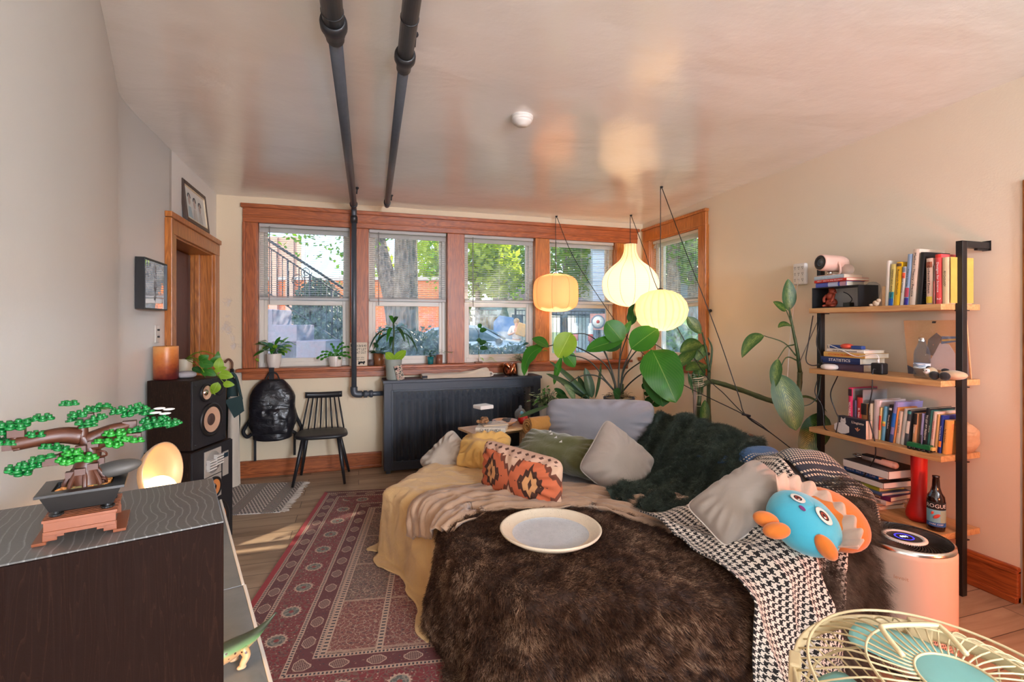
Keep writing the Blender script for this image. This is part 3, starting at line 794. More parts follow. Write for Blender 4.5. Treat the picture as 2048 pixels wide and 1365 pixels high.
b = MB(); d2 = (B2 - A2).normalized(); b.M = look_m(onp(A2, B2, c2 - .33), d2); b.lathe([(.035, -.004), (.037, -.004), (.037, .004), (.035, .004)], 24); b.build('pipe_band', m_pipe_d, p2, world=True); b = MB(); b.M = look_m(onp(A2, B2, 4.80), d2); b.lathe([(.0255, -.01), (.032, -.01), (.032, .01), (.0255, .01)], 24); b.build('pipe_band', m_pipe_d, p2, world=True)
for (par, AA, BB, ys) in ((pp, A, B_, (c1 - .2, 4.6)), (p2, A2, B2, (c2 - .12, 4.75))):
    for y in ys:
        q = onp(AA, BB, y); h = MB(); h.tube([(q.x + .035, y, q.z + .01), (q.x + .04, y, ceil_z(y))], .006, 8); h.ball((q.x + .04, y, ceil_z(y) - .006), .014, 10, 6); h.build('hanger', m_pipe_d, par, world=True)
sd = thing('smoke_detector', 'round white smoke detector on the ceiling', 'smoke detector', PZ(1044, 238, 2.70))
sd.location.z = ceil_z(sd.location.y) + .002
b = MB(); b.lathe([(0.0, -.012), (.064, -.012), (.066, -.02), (.064, -.03), (0, -.03)], 32); b.lathe([(.066, .004), (.068, -.012), (.060, -.014)], 32); b.build('base_plate', m_white, sd)
b = MB(); b.lathe([(.058, -.03), (.054, -.044), (.036, -.05), (.034, -.058), (0, -.060)], 32); b.build('cover', m_white, sd)
# ---------------------------------------------------------------- outdoors
m_grass = M('lawn', (96, 120, 60), 0.95, var=0.35, scale=3, bump=0.5)
m_asph = M('asphalt', (120, 120, 122), 0.9, var=0.15, scale=4)
m_conc = M('shade_tinted_concrete', (142, 136, 154), 0.85, var=0.12, scale=5, bump=0.3, bscale=80)  # lavender shade is put into the concrete's base colour
m_iron = M('wrought_iron', (34, 34, 44), 0.5)
m_bl = leaf_mat('tree_leaf', (70, 116, 40), (128, 160, 60), trans=0.5, rough=0.5)
m_bl2 = leaf_mat('tree_leaf_yellow', (130, 158, 58), (188, 196, 96), trans=0.5, rough=0.5)
m_bl3 = leaf_mat('hedge_leaf', (58, 78, 66), (96, 116, 98), trans=0.25, rough=0.5)
def brick_mat():
    g = Gm('orange_brick'); co = g.co(); x, y, z = g.sep(co)
    b = g.n('ShaderNodeTexBrick'); g.L(g.comb(x + y, z), b.inputs['Vector']); b.inputs['Scale'].default_value = 1.0
    b.inputs['Brick Width'].default_value = 0.24; b.inputs['Row Height'].default_value = 0.08; b.inputs['Mortar Size'].default_value = 0.006
    b.inputs['Color1'].default_value = (*lin((238, 128, 70)), 1); b.inputs['Color2'].default_value = (*lin((222, 112, 60)), 1); b.inputs['Mortar'].default_value = (*lin((214, 176, 150)), 1)
    g.bsdf(b.outputs['Color'], 0.9); return g.m
m_brick = brick_mat()
def barkm():
    g = Gm('tree_bark'); co = g.co(scale=(1, 1, .22))
    n = g.noise(co, 16, 4, 0.6, 0.5); v, _ = g.vor(co, 16)
    col = g.ramp(n * 0.6 + v * 0.5, [(0.2, lin((66, 58, 56))), (0.8, lin((150, 136, 126)))])
    g.bsdf(col, 0.95, 0, g.bump(v + n * 0.5, 0.9, 0.05)); return g.m
m_barkt = barkm()
b = MB(); b.box(-30, 60, 5.4, 90, -0.2, -0.02); b.box(3.5, 60, -30, 5.4, -.2, -.02); struct(b.build('ground_lawn', m_grass, merge=False))
b = MB(); b.M = TR(0, 0, 0, R(-17)); b.box(-40, 60, 14.5, 21, -0.02, 0.0); struct(b.build('street', m_asph))
def leaves(b, ells, n, size, seed, gap=None):
    rnd = random.Random(seed)
    tot = sum(e[3] * e[4] * e[5] for e in ells)
    for e in ells:
        for _ in range(max(4, int(n * e[3] * e[4] * e[5] / tot))):
            while True:
                p = V((rnd.uniform(-1, 1), rnd.uniform(-1, 1), rnd.uniform(-1, 1)))
                if 0.25 < p.length < 1 and (gap is None or (lambda q: (q - gap[1] * q.dot(gap[1])).length)(V((e[0] + p.x * e[3], e[1] + p.y * e[4], e[2] + p.z * e[5])) - gap[0]) > gap[2]): break
            c = V((e[0] + p.x * e[3], e[1] + p.y * e[4], e[2] + p.z * e[5])); s = size * rnd.uniform(.6, 1.3)
            a = V((rnd.uniform(-1, 1), rnd.uniform(-1, 1), rnd.uniform(-1, .3))).normalized(); t = a.cross(V((rnd.uniform(-1, 1), rnd.uniform(-1, 1), 1))).normalized()
            b.add([c - a * s * .5, c + t * s * .28, c + a * s * .5, c - t * s * .28], [(0, 1, 2, 3)], [(.5, 0), (1, .5), (.5, 1), (0, .5)])
def tree(label, base, h, r, ells, n, size, mat, seed, limbs=(), bend=0.0, gap=None):
    t = thing('street_tree', label, 'tree', base, 'trees beyond the windows')
    b = MB(); b.tube([base + V((bend * (k / 6) ** 2 * h * .2, 0, h * k / 6)) for k in range(7)], [r * 1.25] + [r * (1 - .07 * k) for k in range(1, 7)], 20); b.build('trunk', m_barkt, t, world=True)
    for lp in limbs:
        b = MB(); b.tube(smooth_path(lp[0], 5), [lerp(lp[1], lp[2], k / (5 * (len(lp[0]) - 1))) for k in range(5 * (len(lp[0]) - 1) + 1)], 14); b.build('limb', m_barkt, t, world=True)
    b = MB(); b.smooth = False; leaves(b, ells, n, size, seed, gap); b.build('foliage', mat, t, world=True, merge=False)
    return t
def el(px, py, t, rx, ry, rz): 
    p = AT(px, py, t); return (p.x, p.y, p.z, rx, ry, rz)
tb = AT(812, 650, 10.0); tb.z = -0.02
l0 = AT(800, 640, 10.0)
tree('thick grey trunk street tree with a leaning limb beside the brick building', tb, 6.5, 0.285,
     [el(660, 470, 9, 1.0, 1.5, .5), el(690, 520, 9.5, .35, .8, .6), el(610, 440, 9, 1.6, 1.2, .45), el(880, 520, 12, .5, 1.5, .9), el(800, 380, 10, 4, 3, 1.0), el(575, 475, 9, .35, .6, .16), el(630, 500, 9.2, .12, .3, .35)], 3000, 0.11, m_bl, 3,
     [([l0 + V((0, 0, -.5)), AT(786, 600, 10.1), AT(772, 545, 10.3), AT(757, 480, 10.5), AT(752, 400, 10.8)], .22, .13)])
bg_ = [('leafy green tree behind the third window, nearest the post', 955, 20, 5.5, .12, [(950, 500, 20, 1.5, 1.5, 1.3), (985, 540, 20, 1.2, 1.5, 1.2), (930, 590, 22, .8, 1, .9)], m_bl2),
       ('dark green tree standing behind the playhouse', 1010, 27, 6, .18, [(1010, 540, 27, 1.3, 2, 2.2), (1040, 500, 26, 2.0, 2, 1.7)], m_bl),
       ('green tree seen past the peach drum lamp', 1130, 24, 6, .16, [(1120, 520, 24, 1.8, 2, 1.5), (1180, 500, 25, 1.5, 2, 2), (1150, 570, 23, 1.2, 1, .8)], m_bl),
       ('yellow green tree behind the second window beside the thick trunk', 872, 24, 6, .15, [(865, 500, 24, 1.2, 2, 1.7), (885, 550, 24, .9, 1.5, 1.2), (755, 540, 27, 1.0, 1, 1.6)], m_bl2),
       ('tall distant tree filling the top of the third and fourth windows', 1075, 38, 11, .3, [(1060, 480, 38, 7, 3, 3.0), (960, 470, 38, 5, 3, 2.6), (1180, 470, 38, 6, 3, 2.6)], m_bl2),
       ('green tree over the neighbouring house in the side window', 1385, 13, 5, .15, [(1385, 515, 13, 1.2, 1.5, .75), (1360, 500, 13, 1.5, 1.2, .7)], m_bl),
       ('low green shrubby tree at the bottom of the side window', 1352, 9, 1.3, .06, [(1345, 690, 9, .5, .6, .45)], m_bl)]
for i, (lab, px, t, h, r, es, mt) in enumerate(bg_):
    q = AT(px, 650, t); q.z = -.02
    tree(lab, q, h, r, [el(*e) for e in es], 2200, 0.36 if t > 15 else .2, mt, 20 + i)
tree('wide tree added to shade the windows, its crown over the fourth window', V((7.6, 10.6, -.02)), 6.5, .2, [(7.2, 10.0, 6.4, 4.6, 3.2, 2.3), (4.6, 9.0, 5.2, 2.6, 2.0, 1.2)], 4200, .34, m_bl, 77, gap=(V((-.63, 3.62, 0)), V((.65, .55, .53)).normalized(), .26))  # added tree: crown blocks the sun, a hole admits one floor patch
# clipped hedge under the second and third windows, and the dark bush beside the steps
def hedge(name, label, ells, n, seed, size=0.06):
    c = V((sum(e[0] for e in ells) / len(ells), sum(e[1] for e in ells) / len(ells), 0))
    t = thing(name, label, 'hedge', c)
    b = MB()
    for e in ells: b.ball((e[0], e[1], e[2]), (e[3] * .86, e[4] * .86, e[5] * .86), 14, 8)
    b.build('twigs', M('hedge_core', (44, 58, 48), 0.95, bump=0.8, bscale=20), t, world=True)
    b = MB(); b.smooth = False
    for e in ells:
        rnd = random.Random(seed + int(e[0] * 100))
        for _ in range(n // len(ells)):
            p = V((rnd.gauss(0, 1), rnd.gauss(0, 1), rnd.gauss(0, 1))).normalized() * rnd.uniform(.86, 1.08)
            cc = V((e[0] + p.x * e[3], e[1] + p.y * e[4], e[2] + p.z * e[5])); a = V((rnd.uniform(-1, 1), rnd.uniform(-1, 1), rnd.uniform(-1, 1))).normalized(); tt = a.orthogonal().normalized(); s = size * rnd.uniform(.6, 1.4)
            b.add([cc - a * s, cc + tt * s * .5, cc + a * s, cc - tt * s * .5], [(0, 1, 2, 3)], [(.5, 0), (1, .5), (.5, 1), (0, .5)])
    b.build('leaves', m_bl3, t, world=True, merge=False)
hs = []
for k in range(11):
    px = 770 + k * 28; tt = 8.0; q = AT(px, 650, tt); top = (1.36 if k < 4 else 1.08) + .06 * math.sin(k * 2.1)
    hs.append((q.x, q.y, top / 2, .30, .42, top / 2 + .02))
hedge('hedge', 'dusty grey green hedge outside below the car and the thick trunk', hs, 15000, 5, 0.04)
q = AT(650, 650, 10.5)
hedge('bush', 'large dark rounded bush behind the iron stair railing', [(q.x, q.y, .8, .85, .8, 1.0), (q.x - .15, q.y + .2, 1.7, .5, .5, .72), (q.x + .65, q.y - .1, .5, .6, .6, .8), (q.x + .2, q.y, 1.2, .8, .6, .6)], 12000, 8, 0.04)
# entrance steps and their railing
st = thing('entrance_steps', 'shade-tinted lavender concrete entrance steps rising outside the window nearest the door', 'steps', AT(600, 650, 6.8) - V((0, 0, 1.47)))
for (pxa, pxb, py) in ((380, 594, 650), (380, 545, 619), (380, 652, 682)):
    A_, B_2 = AT(pxa, 650, 6.8), AT(pxb, 650, 6.8); zt = CAMZ + (650 - py) * 6.8 / F
    b = MB(); b.M = frame_m((B_2.x, B_2.y, 0), RT, FW, V((0, 0, 1))); b.box(-(B_2 - A_).length, 0, 0, .6, -.02, zt); b.build('step_block', m_conc, st, world=True, bevel=0.01, merge=False)
rl = thing('stair_railing', 'black wrought iron stair railing sloping down outside the window nearest the door', 'railing', AT(620, 650, 8.1) - V((0, 0, 1.47)))
def rp(px, py): return AT(px, py, 8.1)
b = MB(); b.tube([rp(520, 470), rp(548, 488), rp(690, 579)], .022, 8); b.tube([rp(520, 484), rp(548, 502), rp(690, 596)], .012, 8); b.tube([rp(520, 575), rp(615, 640), rp(680, 684)], .012, 8); b.build('handrail', m_iron, rl, world=True)
b = MB()
for k in range(15):
    px = 532 + k * 11; y0 = 484 + (px - 520) * .655; b.tube([rp(px, y0), rp(px, y0 + 92)], .008 if k % 4 else .018, 6)
b.build('balusters', m_iron, rl, world=True)
b = MB()
for (px, py, r0) in ((596, 560, 15), (612, 545, 12), (628, 610, 14), (606, 606, 13), (640, 625, 12)):
    b.tube([rp(px + r0 * (1 - .7 * k / 26) * math.cos(k * .42), py + r0 * (1 - .7 * k / 26) * math.sin(k * .42)) for k in range(27)], .007, 6)
b.build('scrolls', m_iron, rl, world=True)
# brick building
bl = thing('brick_building', 'low orange brick building with a pale coping across the street', 'building', AT(720, 650, 21) - V((0, 0, 1.45)))
A_, B_2 = AT(490, 650, 21), AT(905, 650, 21)
b = MB(); b.M = frame_m((A_.x, A_.y, 0), RT, FW, V((0, 0, 1))); L_ = (B_2 - A_).length; b.box(0, L_, 0, 6, -.02, 3.35); b.build('wall', m_brick, bl, world=True, merge=False)
b = MB(); b.M = frame_m((A_.x, A_.y, 0), RT, FW, V((0, 0, 1))); b.box(-.1, L_ + .1, -.1, 6.1, 3.35, 3.5); b.build('coping', M('stone_coping', (206, 196, 190), .8), bl, world=True, merge=False)
b = MB(); b.M = frame_m((A_.x, A_.y, 0), RT, FW, V((0, 0, 1)))
for k in range(3): b.box(.4 + k * .7, .75 + k * .7, -.15, 0, 0, 5.2)
b.box(.3, 2.25, -.05, .4, 3.4, 5.2)
b.build('porch_columns', M('pale_brick', (214, 170, 150), .9), bl, world=True, merge=False)
# parked car
def car(name, label, M_, rgb, cat='car'):
    t = thing(name, label, cat, M_)
    prof = [(-2.2, .35), (-2.25, .62), (-2.15, .88), (-1.65, 1.0), (-1.05, 1.36), (-.4, 1.46), (.25, 1.42), (.95, 1.03), (1.75, .92), (2.15, .74), (2.25, .5), (2.2, .3), (1.75, .28), (-1.8, .28)]
    b = MB()
    def row(k, s): x, z = prof[k]; w = .88 if z < 1.0 else lerp(.88, .62, min(1, (z - 1.0) / .42)); return V((x, s * w, z))
    n = len(prof)
    vs = [row(k, -1) for k in range(n)] + [row(k, 1) for k in range(n)]
    b.add(vs, [(k, (k + 1) % n, n + (k + 1) % n, n + k) for k in range(n)] + [tuple(range(n)), tuple(reversed(range(n, 2 * n)))])
    b.build('body', M('car_paint_%s' % name, rgb, .25, .5, var=.03), t, bevel=0.05, segs=3)
    for s in (-1, 1):
        g = MB()
        for poly in ([(-1.45, 1.02), (-1.0, 1.30), (-.42, 1.39), (-.42, 1.0)], [(-.36, 1.0), (-.36, 1.395), (.22, 1.36), (.82, 1.02)]):
            g.add([V((x, s * (lerp(.895, .655, max(0, (z - 1.0) / .42))), z)) for x, z in poly], [(0, 1, 2, 3)])
        g.build('side_window', M('car_glass', (70, 92, 104), .08), t, solid=0.01)
        b = MB(); b.ball((.78, s * .98, 1.02), (.10, .07, .07)); b.build('wing_mirror', m_iron, t)
    g = MB(); g.add([V((.30, -.58, 1.41)), V((.30, .58, 1.41)), V((.95, .80, 1.06)), V((.95, -.80, 1.06))], [(0, 1, 2, 3)]); g.build('windscreen', M('car_glass', (70, 92, 104), .08), t, solid=0.01)
    for x in (-1.35, 1.4):
        for s in (-.82, .82):
            w_ = MB(); mm = TR(x, s, .32, 0, R(90)); w_.lathe([(0, -.1), (.2, -.1), (.31, -.09), (.32, 0), (.31, .09), (.2, .1), (0, .1)], 22, mm); wo = w_.build('wheel', M('tyre', (34, 34, 36), .8), t)
            h = MB(); h.lathe([(0, -.105), (.19, -.103), (.19, .103), (0, .105)], 16, mm); h.build('hubcap', m_chrome, wo)
    return t
cp = AT(962, 650, 14.0)
car('parked_car', 'silver blue car parked beyond the hedge outside the third window', frame_m((cp.x - .25, cp.y, 0), RT, FW, V((0, 0, 1))), (176, 190, 204))
cq = AT(752, 650, 17.5)
car('parked_car', 'pale car partly hidden by the limb of the thick tree', frame_m((cq.x - .9, cq.y, 0), RT, FW, V((0, 0, 1))), (206, 212, 220))
# playground fence
def fence(label, pa, pb, t, h, z0=0.0, gap=.13):
    A_, B_2 = AT(pa, 650, t), AT(pb, 650, t); L_ = (B_2 - A_).length
    f = thing('metal_fence', label, 'fence', frame_m((A_.x, A_.y, z0), RT, FW, V((0, 0, 1))), 'black fences of the playground')
    b = MB(); 
    for z in (h - .02, h - .22, .15): b.box(0, L_, -.02, .02, z - .02, z + .02)
    b.build('rails', m_iron, f, merge=False)
    b = MB()
    for k in range(int(L_ / gap)): b.box(k * gap, k * gap + .022, -.011, .011, .0, h - .03)
    b.build('pickets', m_iron, f, merge=False)
    for k in range(int(L_ / 2.4) + 1): b = MB(); b.box(k * 2.4 - .04, k * 2.4 + .04, -.04, .04, 0, h + .06); b.build('post', m_iron, f, merge=False)
fence('black picket fence in front of the playhouse, behind the silver car', 905, 994, 19.5, 2.05)
fence('black picket fence with bollards in front of it, behind the fourth window', 1098, 1240, 17.5, 1.95)
fence('short black fence beside the person in white', 1031, 1072, 19.8, 2.05)
ph = thing('playhouse', 'small playhouse with a pale grey green pitched roof behind the black fence', 'playhouse', AT(980, 650, 24) - V((0, 0, 1.45)))
c_ = AT(980, 650, 24); Mh = frame_m((c_.x, c_.y, 0), RT, FW, V((0, 0, 1)))
b = MB(Mh); b.prism([(-.55, 0), (.55, 0), (.55, 1.9), (-.55, 1.9)], -.5, .5, Matrix.Rotation(R(90), 4, 'X')); b.build('house_body', M('playhouse_wood', (176, 150, 110), .8), ph, world=True)
b = MB(Mh)
b.add([(-.75, -.7, 1.85), (.45, -.7, 1.85), (.75, -.1, 2.65), (-.45, -.1, 2.65), (-.75, .6, 1.85), (.95, .6, 1.85)], [(0, 1, 2, 3), (3, 2, 5, 4)]); b.build('roof', M('playhouse_roof', (186, 204, 200), .7), ph, world=True, solid=.06)
b = MB(Mh); b.lathe([(.0, 0), (.45, .0), (.42, .18), (.28, .34), (0, .4)], 18, Matrix.Translation((-1.3, 0, 1.6))); b.box(-1.6, -1.0, -.25, .25, 0, 1.6); b.build('slide_tower', M('yellow_play_plastic', (222, 176, 70), .6), ph, world=True, merge=False)
sh = thing('bin_shelter', 'blue pitched bin shelter beside the person in white', 'shelter', AT(1010, 650, 18.5) - V((0, 0, 1.45))); c_ = AT(1010, 650, 18.5)
b = MB(frame_m((c_.x, c_.y, 0), RT, FW, V((0, 0, 1)))); b.prism([(-.42, 0), (.42, 0), (.42, 1.5), (.3, 1.72), (-.2, 1.8), (-.42, 1.55)], -.4, .4, Matrix.Rotation(R(90), 4, 'X')); b.build('body', M('shelter_blue', (92, 128, 176), .6), sh, world=True)
b = MB(frame_m((c_.x, c_.y, 0), RT, FW, V((0, 0, 1)))); b.box(-.36, .36, -.42, -.40, .2, 1.2); b.build('door', M('shelter_grey', (150, 160, 172), .6), sh, world=True)
# people on the pavement
def person(label, M_, h, shirt, trous, hold=True):
    t = thing('person', label, 'person', M_); k = h / 1.7
    J = {'pel': (0, 0, .92), 'che': (0, -.02, 1.25), 'nek': (0, 0, 1.43), 'hed': (0, -.02, 1.56), 'top': (0, -.01, 1.66), 'hl': (-.09, 0, .86), 'kl': (-.11, -.03, .48), 'fl': (-.12, .02, .06), 'tl': (-.13, -.13, .03), 'hr': (.09, 0, .86), 'kr': (.1, -.05, .48), 'fr': (.11, .02, .06), 'tr': (.12, -.13, .03),
         'sl': (-.17, 0, 1.38), 'elb': (-.27, -.12, 1.14), 'hal': (-.10, -.30, 1.2), 'fgl': (-.03, -.33, 1.23), 'sr': (.17, 0, 1.38), 'err': (.38, -.10, 1.24), 'har': (.60, -.2, 1.22), 'fgr': (.68, -.22, 1.22)}
    E_ = [('pel', 'che'), ('che', 'nek'), ('nek', 'hed'), ('hed', 'top'), ('pel', 'hl'), ('hl', 'kl'), ('kl', 'fl'), ('fl', 'tl'), ('pel', 'hr'), ('hr', 'kr'), ('kr', 'fr'), ('fr', 'tr'), ('che', 'sl'), ('sl', 'elb'), ('elb', 'hal'), ('hal', 'fgl'), ('che', 'sr'), ('sr', 'err'), ('err', 'har'), ('har', 'fgr')]
    rad = {'pel': .145, 'che': .15, 'nek': .055, 'hed': .09, 'top': .07, 'hl': .09, 'kl': .06, 'fl': .045, 'tl': .035, 'hr': .09, 'kr': .06, 'fr': .045, 'tr': .035, 'sl': .062, 'elb': .045, 'hal': .035, 'fgl': .025, 'sr': .062, 'err': .045, 'har': .035, 'fgr': .025}
    def skin(name, keys, mat, grow=0.0):
        ks = list(keys); me = bpy.data.meshes.new(name); me.from_pydata([V(J[q]) * k for q in ks], [(ks.index(a), ks.index(c)) for a, c in E_ if a in ks and c in ks], [])
        o = bpy.data.objects.new(name, me); COL.objects.link(o); o.parent = t
        sk = o.modifiers.new('skin', 'SKIN'); sk.use_smooth_shade = True
        for i, q in enumerate(ks): r_ = (rad[q] + grow) * k; me.skin_vertices[0].data[i].radius = (r_, r_ * (.78 if q in ('pel', 'che') else 1)); 
        me.skin_vertices[0].data[0].use_root = True
        s2 = o.modifiers.new('sub', 'SUBSURF'); s2.levels = 2; s2.render_levels = 2; me.materials.append(mat); return o
    skin('body', J, M('skin', (214, 164, 136), .6))
    skin('shirt', ['che', 'pel', 'nek', 'sl', 'elb', 'sr', 'err'], M('shirt_%d' % shirt[0], shirt, .9), .016)
    skin('trousers', ['pel', 'hl', 'kl', 'fl', 'hr', 'kr', 'fr'], M('trousers_%d' % trous[0], trous, .9), .014)
    b = MB(); b.ball((0, .01 * k, 1.60 * k), (.105 * k, .11 * k, .115 * k), 14, 10); b.build('hair', M('light_hair', (176, 140, 96), .8), t)
    return t
c_ = AT(1033, 650, 16.5); Mp = frame_m((c_.x, c_.y, 0), RT, FW, V((0, 0, 1)))
person('person in a white top on the pavement, one arm stretched out, holding a tan parcel', Mp, 1.66, (238, 232, 226), (212, 208, 206))
pc = thing('parcel', 'tan paper parcel held by the person in white', 'parcel', Mp @ V((-.22, -.36, 1.2)))
b = MB(Mp); b.cbox((-.22, -.38, 1.28), (.34, .16, .42), Matrix.Rotation(.3, 4, 'Y')); b.build('paper_wrap', M('kraft', (214, 164, 100), .8), pc, world=True, bevel=.03)
c_ = AT(1000, 650, 19.0)
person('smaller person in pale clothes standing beside the bin shelter', frame_m((c_.x, c_.y, 0), RT, FW, V((0, 0, 1))), 1.30, (236, 226, 220), (216, 200, 190))
# bollards, sign, sun shelter, houses
for i, (px, lab) in enumerate(((1151, 'red and white bollard nearer the peach lamp, by the far fence'), (1181, 'red and white bollard just left of the round target sign'))):
    c_ = AT(px, 650, 16.2); t = thing('bollard', lab, 'bollard', V((c_.x, c_.y, 0)), 'red and white bollards by the fence')
    b = MB(); b.lathe([(.02, 0), (.02, .9), (.085, .92), (.085, 1.16), (.0, 1.17)], 16); b.build('red_band', M('bollard_red', (206, 80, 70), .6), t)
    b = MB(); b.lathe([(.088, 1.14), (.088, 1.40), (.05, 1.43), (.05, 1.5), (0, 1.51)], 16); b.build('white_band', m_white, t)
sg = thing('road_sign', 'square white sign with a red and white ring hung on the far fence', 'sign', AT(1196, 644, 16.9)); Ms = frame_m(AT(1196, 644, 16.9), RT, V((0, 0, 1)), -FW)
b = MB(Ms); b.box(-.27, .27, -.28, .28, -.02, 0); b.build('plate', M('sign_pink', (214, 150, 140), .6), sg, world=True, merge=False)
for (r0, r1, mt) in ((.0, .06, M('sign_red', (200, 70, 60), .6)), (.06, .19, m_white), (.19, .24, M('sign_grey', (120, 124, 140), .6))):
    b = MB(Ms); b.lathe([(r0, .012), (r1, .012), (r1, 0.0)], 28); b.build('ring', mt, sg, world=True)
sh = thing('sun_shelter', 'dark grey pitched canopy behind the far fence', 'canopy', AT(1160, 650, 21) - V((0, 0, 1.45))); c_ = AT(1160, 650, 21)
b = MB(frame_m((c_.x, c_.y, 0), RT, FW, V((0, 0, 1)))); b.lathe([(.05, 2.62), (.9, 2.25), (1.35, 1.9), (1.3, 1.85)], 8); b.build('canopy', M('canopy_grey', (92, 98, 110), .8), sh, world=True, solid=.03)
for s in (-1, 1): b = MB(frame_m((c_.x, c_.y, 0), RT, FW, V((0, 0, 1)))); b.tube([(s * .8, 0, 0), (s * .8, 0, 2.2)], .05); b.build('post', m_iron, sh, world=True)
def house(label, px0, px1, t, h, rgb, roof, rot=0):
    A_, B_2 = AT(px0, 650, t), AT(px1, 650, t); L_ = (B_2 - A_).length
    o = thing('house', label, 'house', frame_m((A_.x, A_.y, 0), RT, FW, V((0, 0, 1))), 'houses across the street')
    g = 'siding_%d' % rgb[0]
    b = MB(); b.box(0, L_, 0, 6, 0, h)
    for k in range(int(h / .2)): b.box(-.01, L_ + .01, -.02, 0, k * .2, k * .2 + .17)
    b.build('siding', M(g, rgb, .8), o, merge=False)
    b = MB(); b.add([(-.3, -.4, h), (L_ + .3, -.4, h), (L_ + .3, 3, h + 1.8), (-.3, 3, h + 1.8), (-.3, 6.4, h), (L_ + .3, 6.4, h)], [(0, 1, 2, 3), (3, 2, 5, 4)]); b.build('roof', M('roof_%d' % roof[0], roof, .9), o, solid=.12)
    n = max(1, int(L_ / 2.2))
    for k in range(n):
        x = L_ * (k + .5) / n
        b = MB(); b.box(x - .45, x + .45, -.06, .02, 1.0, 2.2); f = b.build('window_frame', m_white, o, merge=False); b = MB(); b.box(x - .37, x + .37, -.07, -.05, 1.08, 2.12); b.build('pane', M('house_glass', (80, 96, 112), .1), f, merge=False)
    return o
house('pale white house behind the playhouse trees', 995, 1075, 32, 3.0, (206, 212, 206), (120, 112, 108))
house('tall blue white house at the right of the fourth window', 1186, 1262, 22, 5.0, (186, 204, 226), (96, 98, 106))
house('grey blue neighbouring house with dark roof seen through the side window', 1318, 1560, 16, 3.0, (120, 138, 160), (74, 82, 96))
dp = thing('dumpster', 'bright blue dumpster outside the side window', 'dumpster', AT(1392, 650, 10) - V((0, 0, 1.45))); c_ = AT(1392, 650, 10)
b = MB(frame_m((c_.x, c_.y, 0), RT, FW, V((0, 0, 1)))); b.prism([(-.36, .12), (.5, .12), (.6, 1.25), (-.42, 1.25)], -.5, .5, Matrix.Rotation(R(90), 4, 'X')); b.build('bin_body', M('dumpster_blue', (30, 84, 170), .5), dp, world=True, bevel=.02)
b = MB(frame_m((c_.x, c_.y, 0), RT, FW, V((0, 0, 1)))); b.box(-.45, .62, -.54, .54, 1.25, 1.33); b.build('lid', M('dumpster_lid', (40, 62, 110), .5), dp, world=True, bevel=.02)
# ---------------------------------------------------------------- leaves
def leaf(b, base, mid, tip, w, up=V((0, 0, 1)), shape=0.42, n=8, fold=0.25, curl=0.0, pw=1.0, wav=0.0, m=4):
    """blade along a bent centre line; width w, widest at 'shape'; fold lifts the edges"""
    base, mid, tip = V(base), V(mid), V(tip)
    vs, uvs = [], []
    for i in range(n + 1):
        t = i / n
        p = base * (1 - t) ** 2 + mid * 2 * t * (1 - t) + tip * t * t
        d = ((mid - base) * (1 - t) + (tip - mid) * t).normalized()
        s = d.cross(up)
        if s.length < 1e-3: s = d.cross(V((1, 0, 0)))
        s.normalize(); nn = s.cross(d).normalized()
        k = t / shape if t < shape else (1 - t) / (1 - shape)
        k = max(0.0, math.sin(k * PI / 2)) ** pw
        hw = w * 0.5 * max(k, 0.02)
        for j in range(m + 1):
            a = (j / m - .5) * 2
            off = s * a * hw + nn * (abs(a) * hw * fold - curl * a * a * hw + wav * w * math.sin(t * 14 + a * 2) * abs(a))
            vs.append(p + off); uvs.append((j / m, t))
    fs = [(i * (m + 1) + j, i * (m + 1) + j + 1, (i + 1) * (m + 1) + j + 1, (i + 1) * (m + 1) + j) for i in range(n) for j in range(m)]
    b.add(vs, fs, uvs)
def rdir(rnd, zlo=-.2, zhi=1.0):
    a = rnd.uniform(0, 2 * PI); z = rnd.uniform(zlo, zhi); r = math.sqrt(max(0, 1 - z * z)); return V((r * math.cos(a), r * math.sin(a), z))
def pot(t, r0, r1, h, mat, wall=.006, soil=True, mm=None, lip=0.0, rings=1, round_=0.0, soilmat=None):
    b = MB()
    prof = [(0, 0), (r0 * .92, 0), (r0, .004)]
    for k in range(1, 9):
        q = k / 8; prof.append((lerp(r0, r1, q) + round_ * math.sin(q * PI), h * q))
    prof += [(r1 + lip, h), (r1 + lip, h + .003), (r1 - wall, h + .002), (r1 - wall - .002, h - .02), (0, h - .02)]
    b.lathe(prof, 32, mm); o = b.build('pot', mat, t)
    if soil:
        s = MB(); s.lathe([(0, h - .008), (r1 * .5, h - .01), (r1 - wall - .001, h - .016)], 20, mm); s.build('soil', soilmat or m_soil, t)
    return o
# ---------------------------------------------------------------- low cabinet along the bent wall, tall narrow cabinet on it
DW = V((-0.295, 0.955, 0)).normalized(); NW = V((DW.y, -DW.x, 0))
m_slate = M('grey_slate_top', (112, 117, 120), 0.35, var=0.3, scale=9, bump=0.1)
Ms = frame_m((-0.713, 3.01, 0), NW, DW, V((0, 0, 1)))
tv = thing('media_console', 'long low white console with grey stone-look top running along the wall beside the rug', 'console', Ms)
b = MB(); b.box(-.445, -.004, -2.42, 0, .04, .478); b.build('body', m_white, tv, bevel=.004, merge=False)
b = MB(); b.box(-.43, -.03, -2.38, -.04, 0, .04); b.build('plinth', m_black, tv, merge=False)
for k, (a, c, e) in enumerate(((-2.42, -1.06, .004), (-1.055, 0, 0.0))):
    b = MB(); b.box(-.445, -.006 + e, a, c, .478, .5); b.build('top_panel', m_slate, tv, bevel=.002, merge=False)
    b = MB(); b.box(-.006 + e, .004 + e, a, c, .474, .502); b.build('edge_strip', m_white, tv, bevel=.002, merge=False)
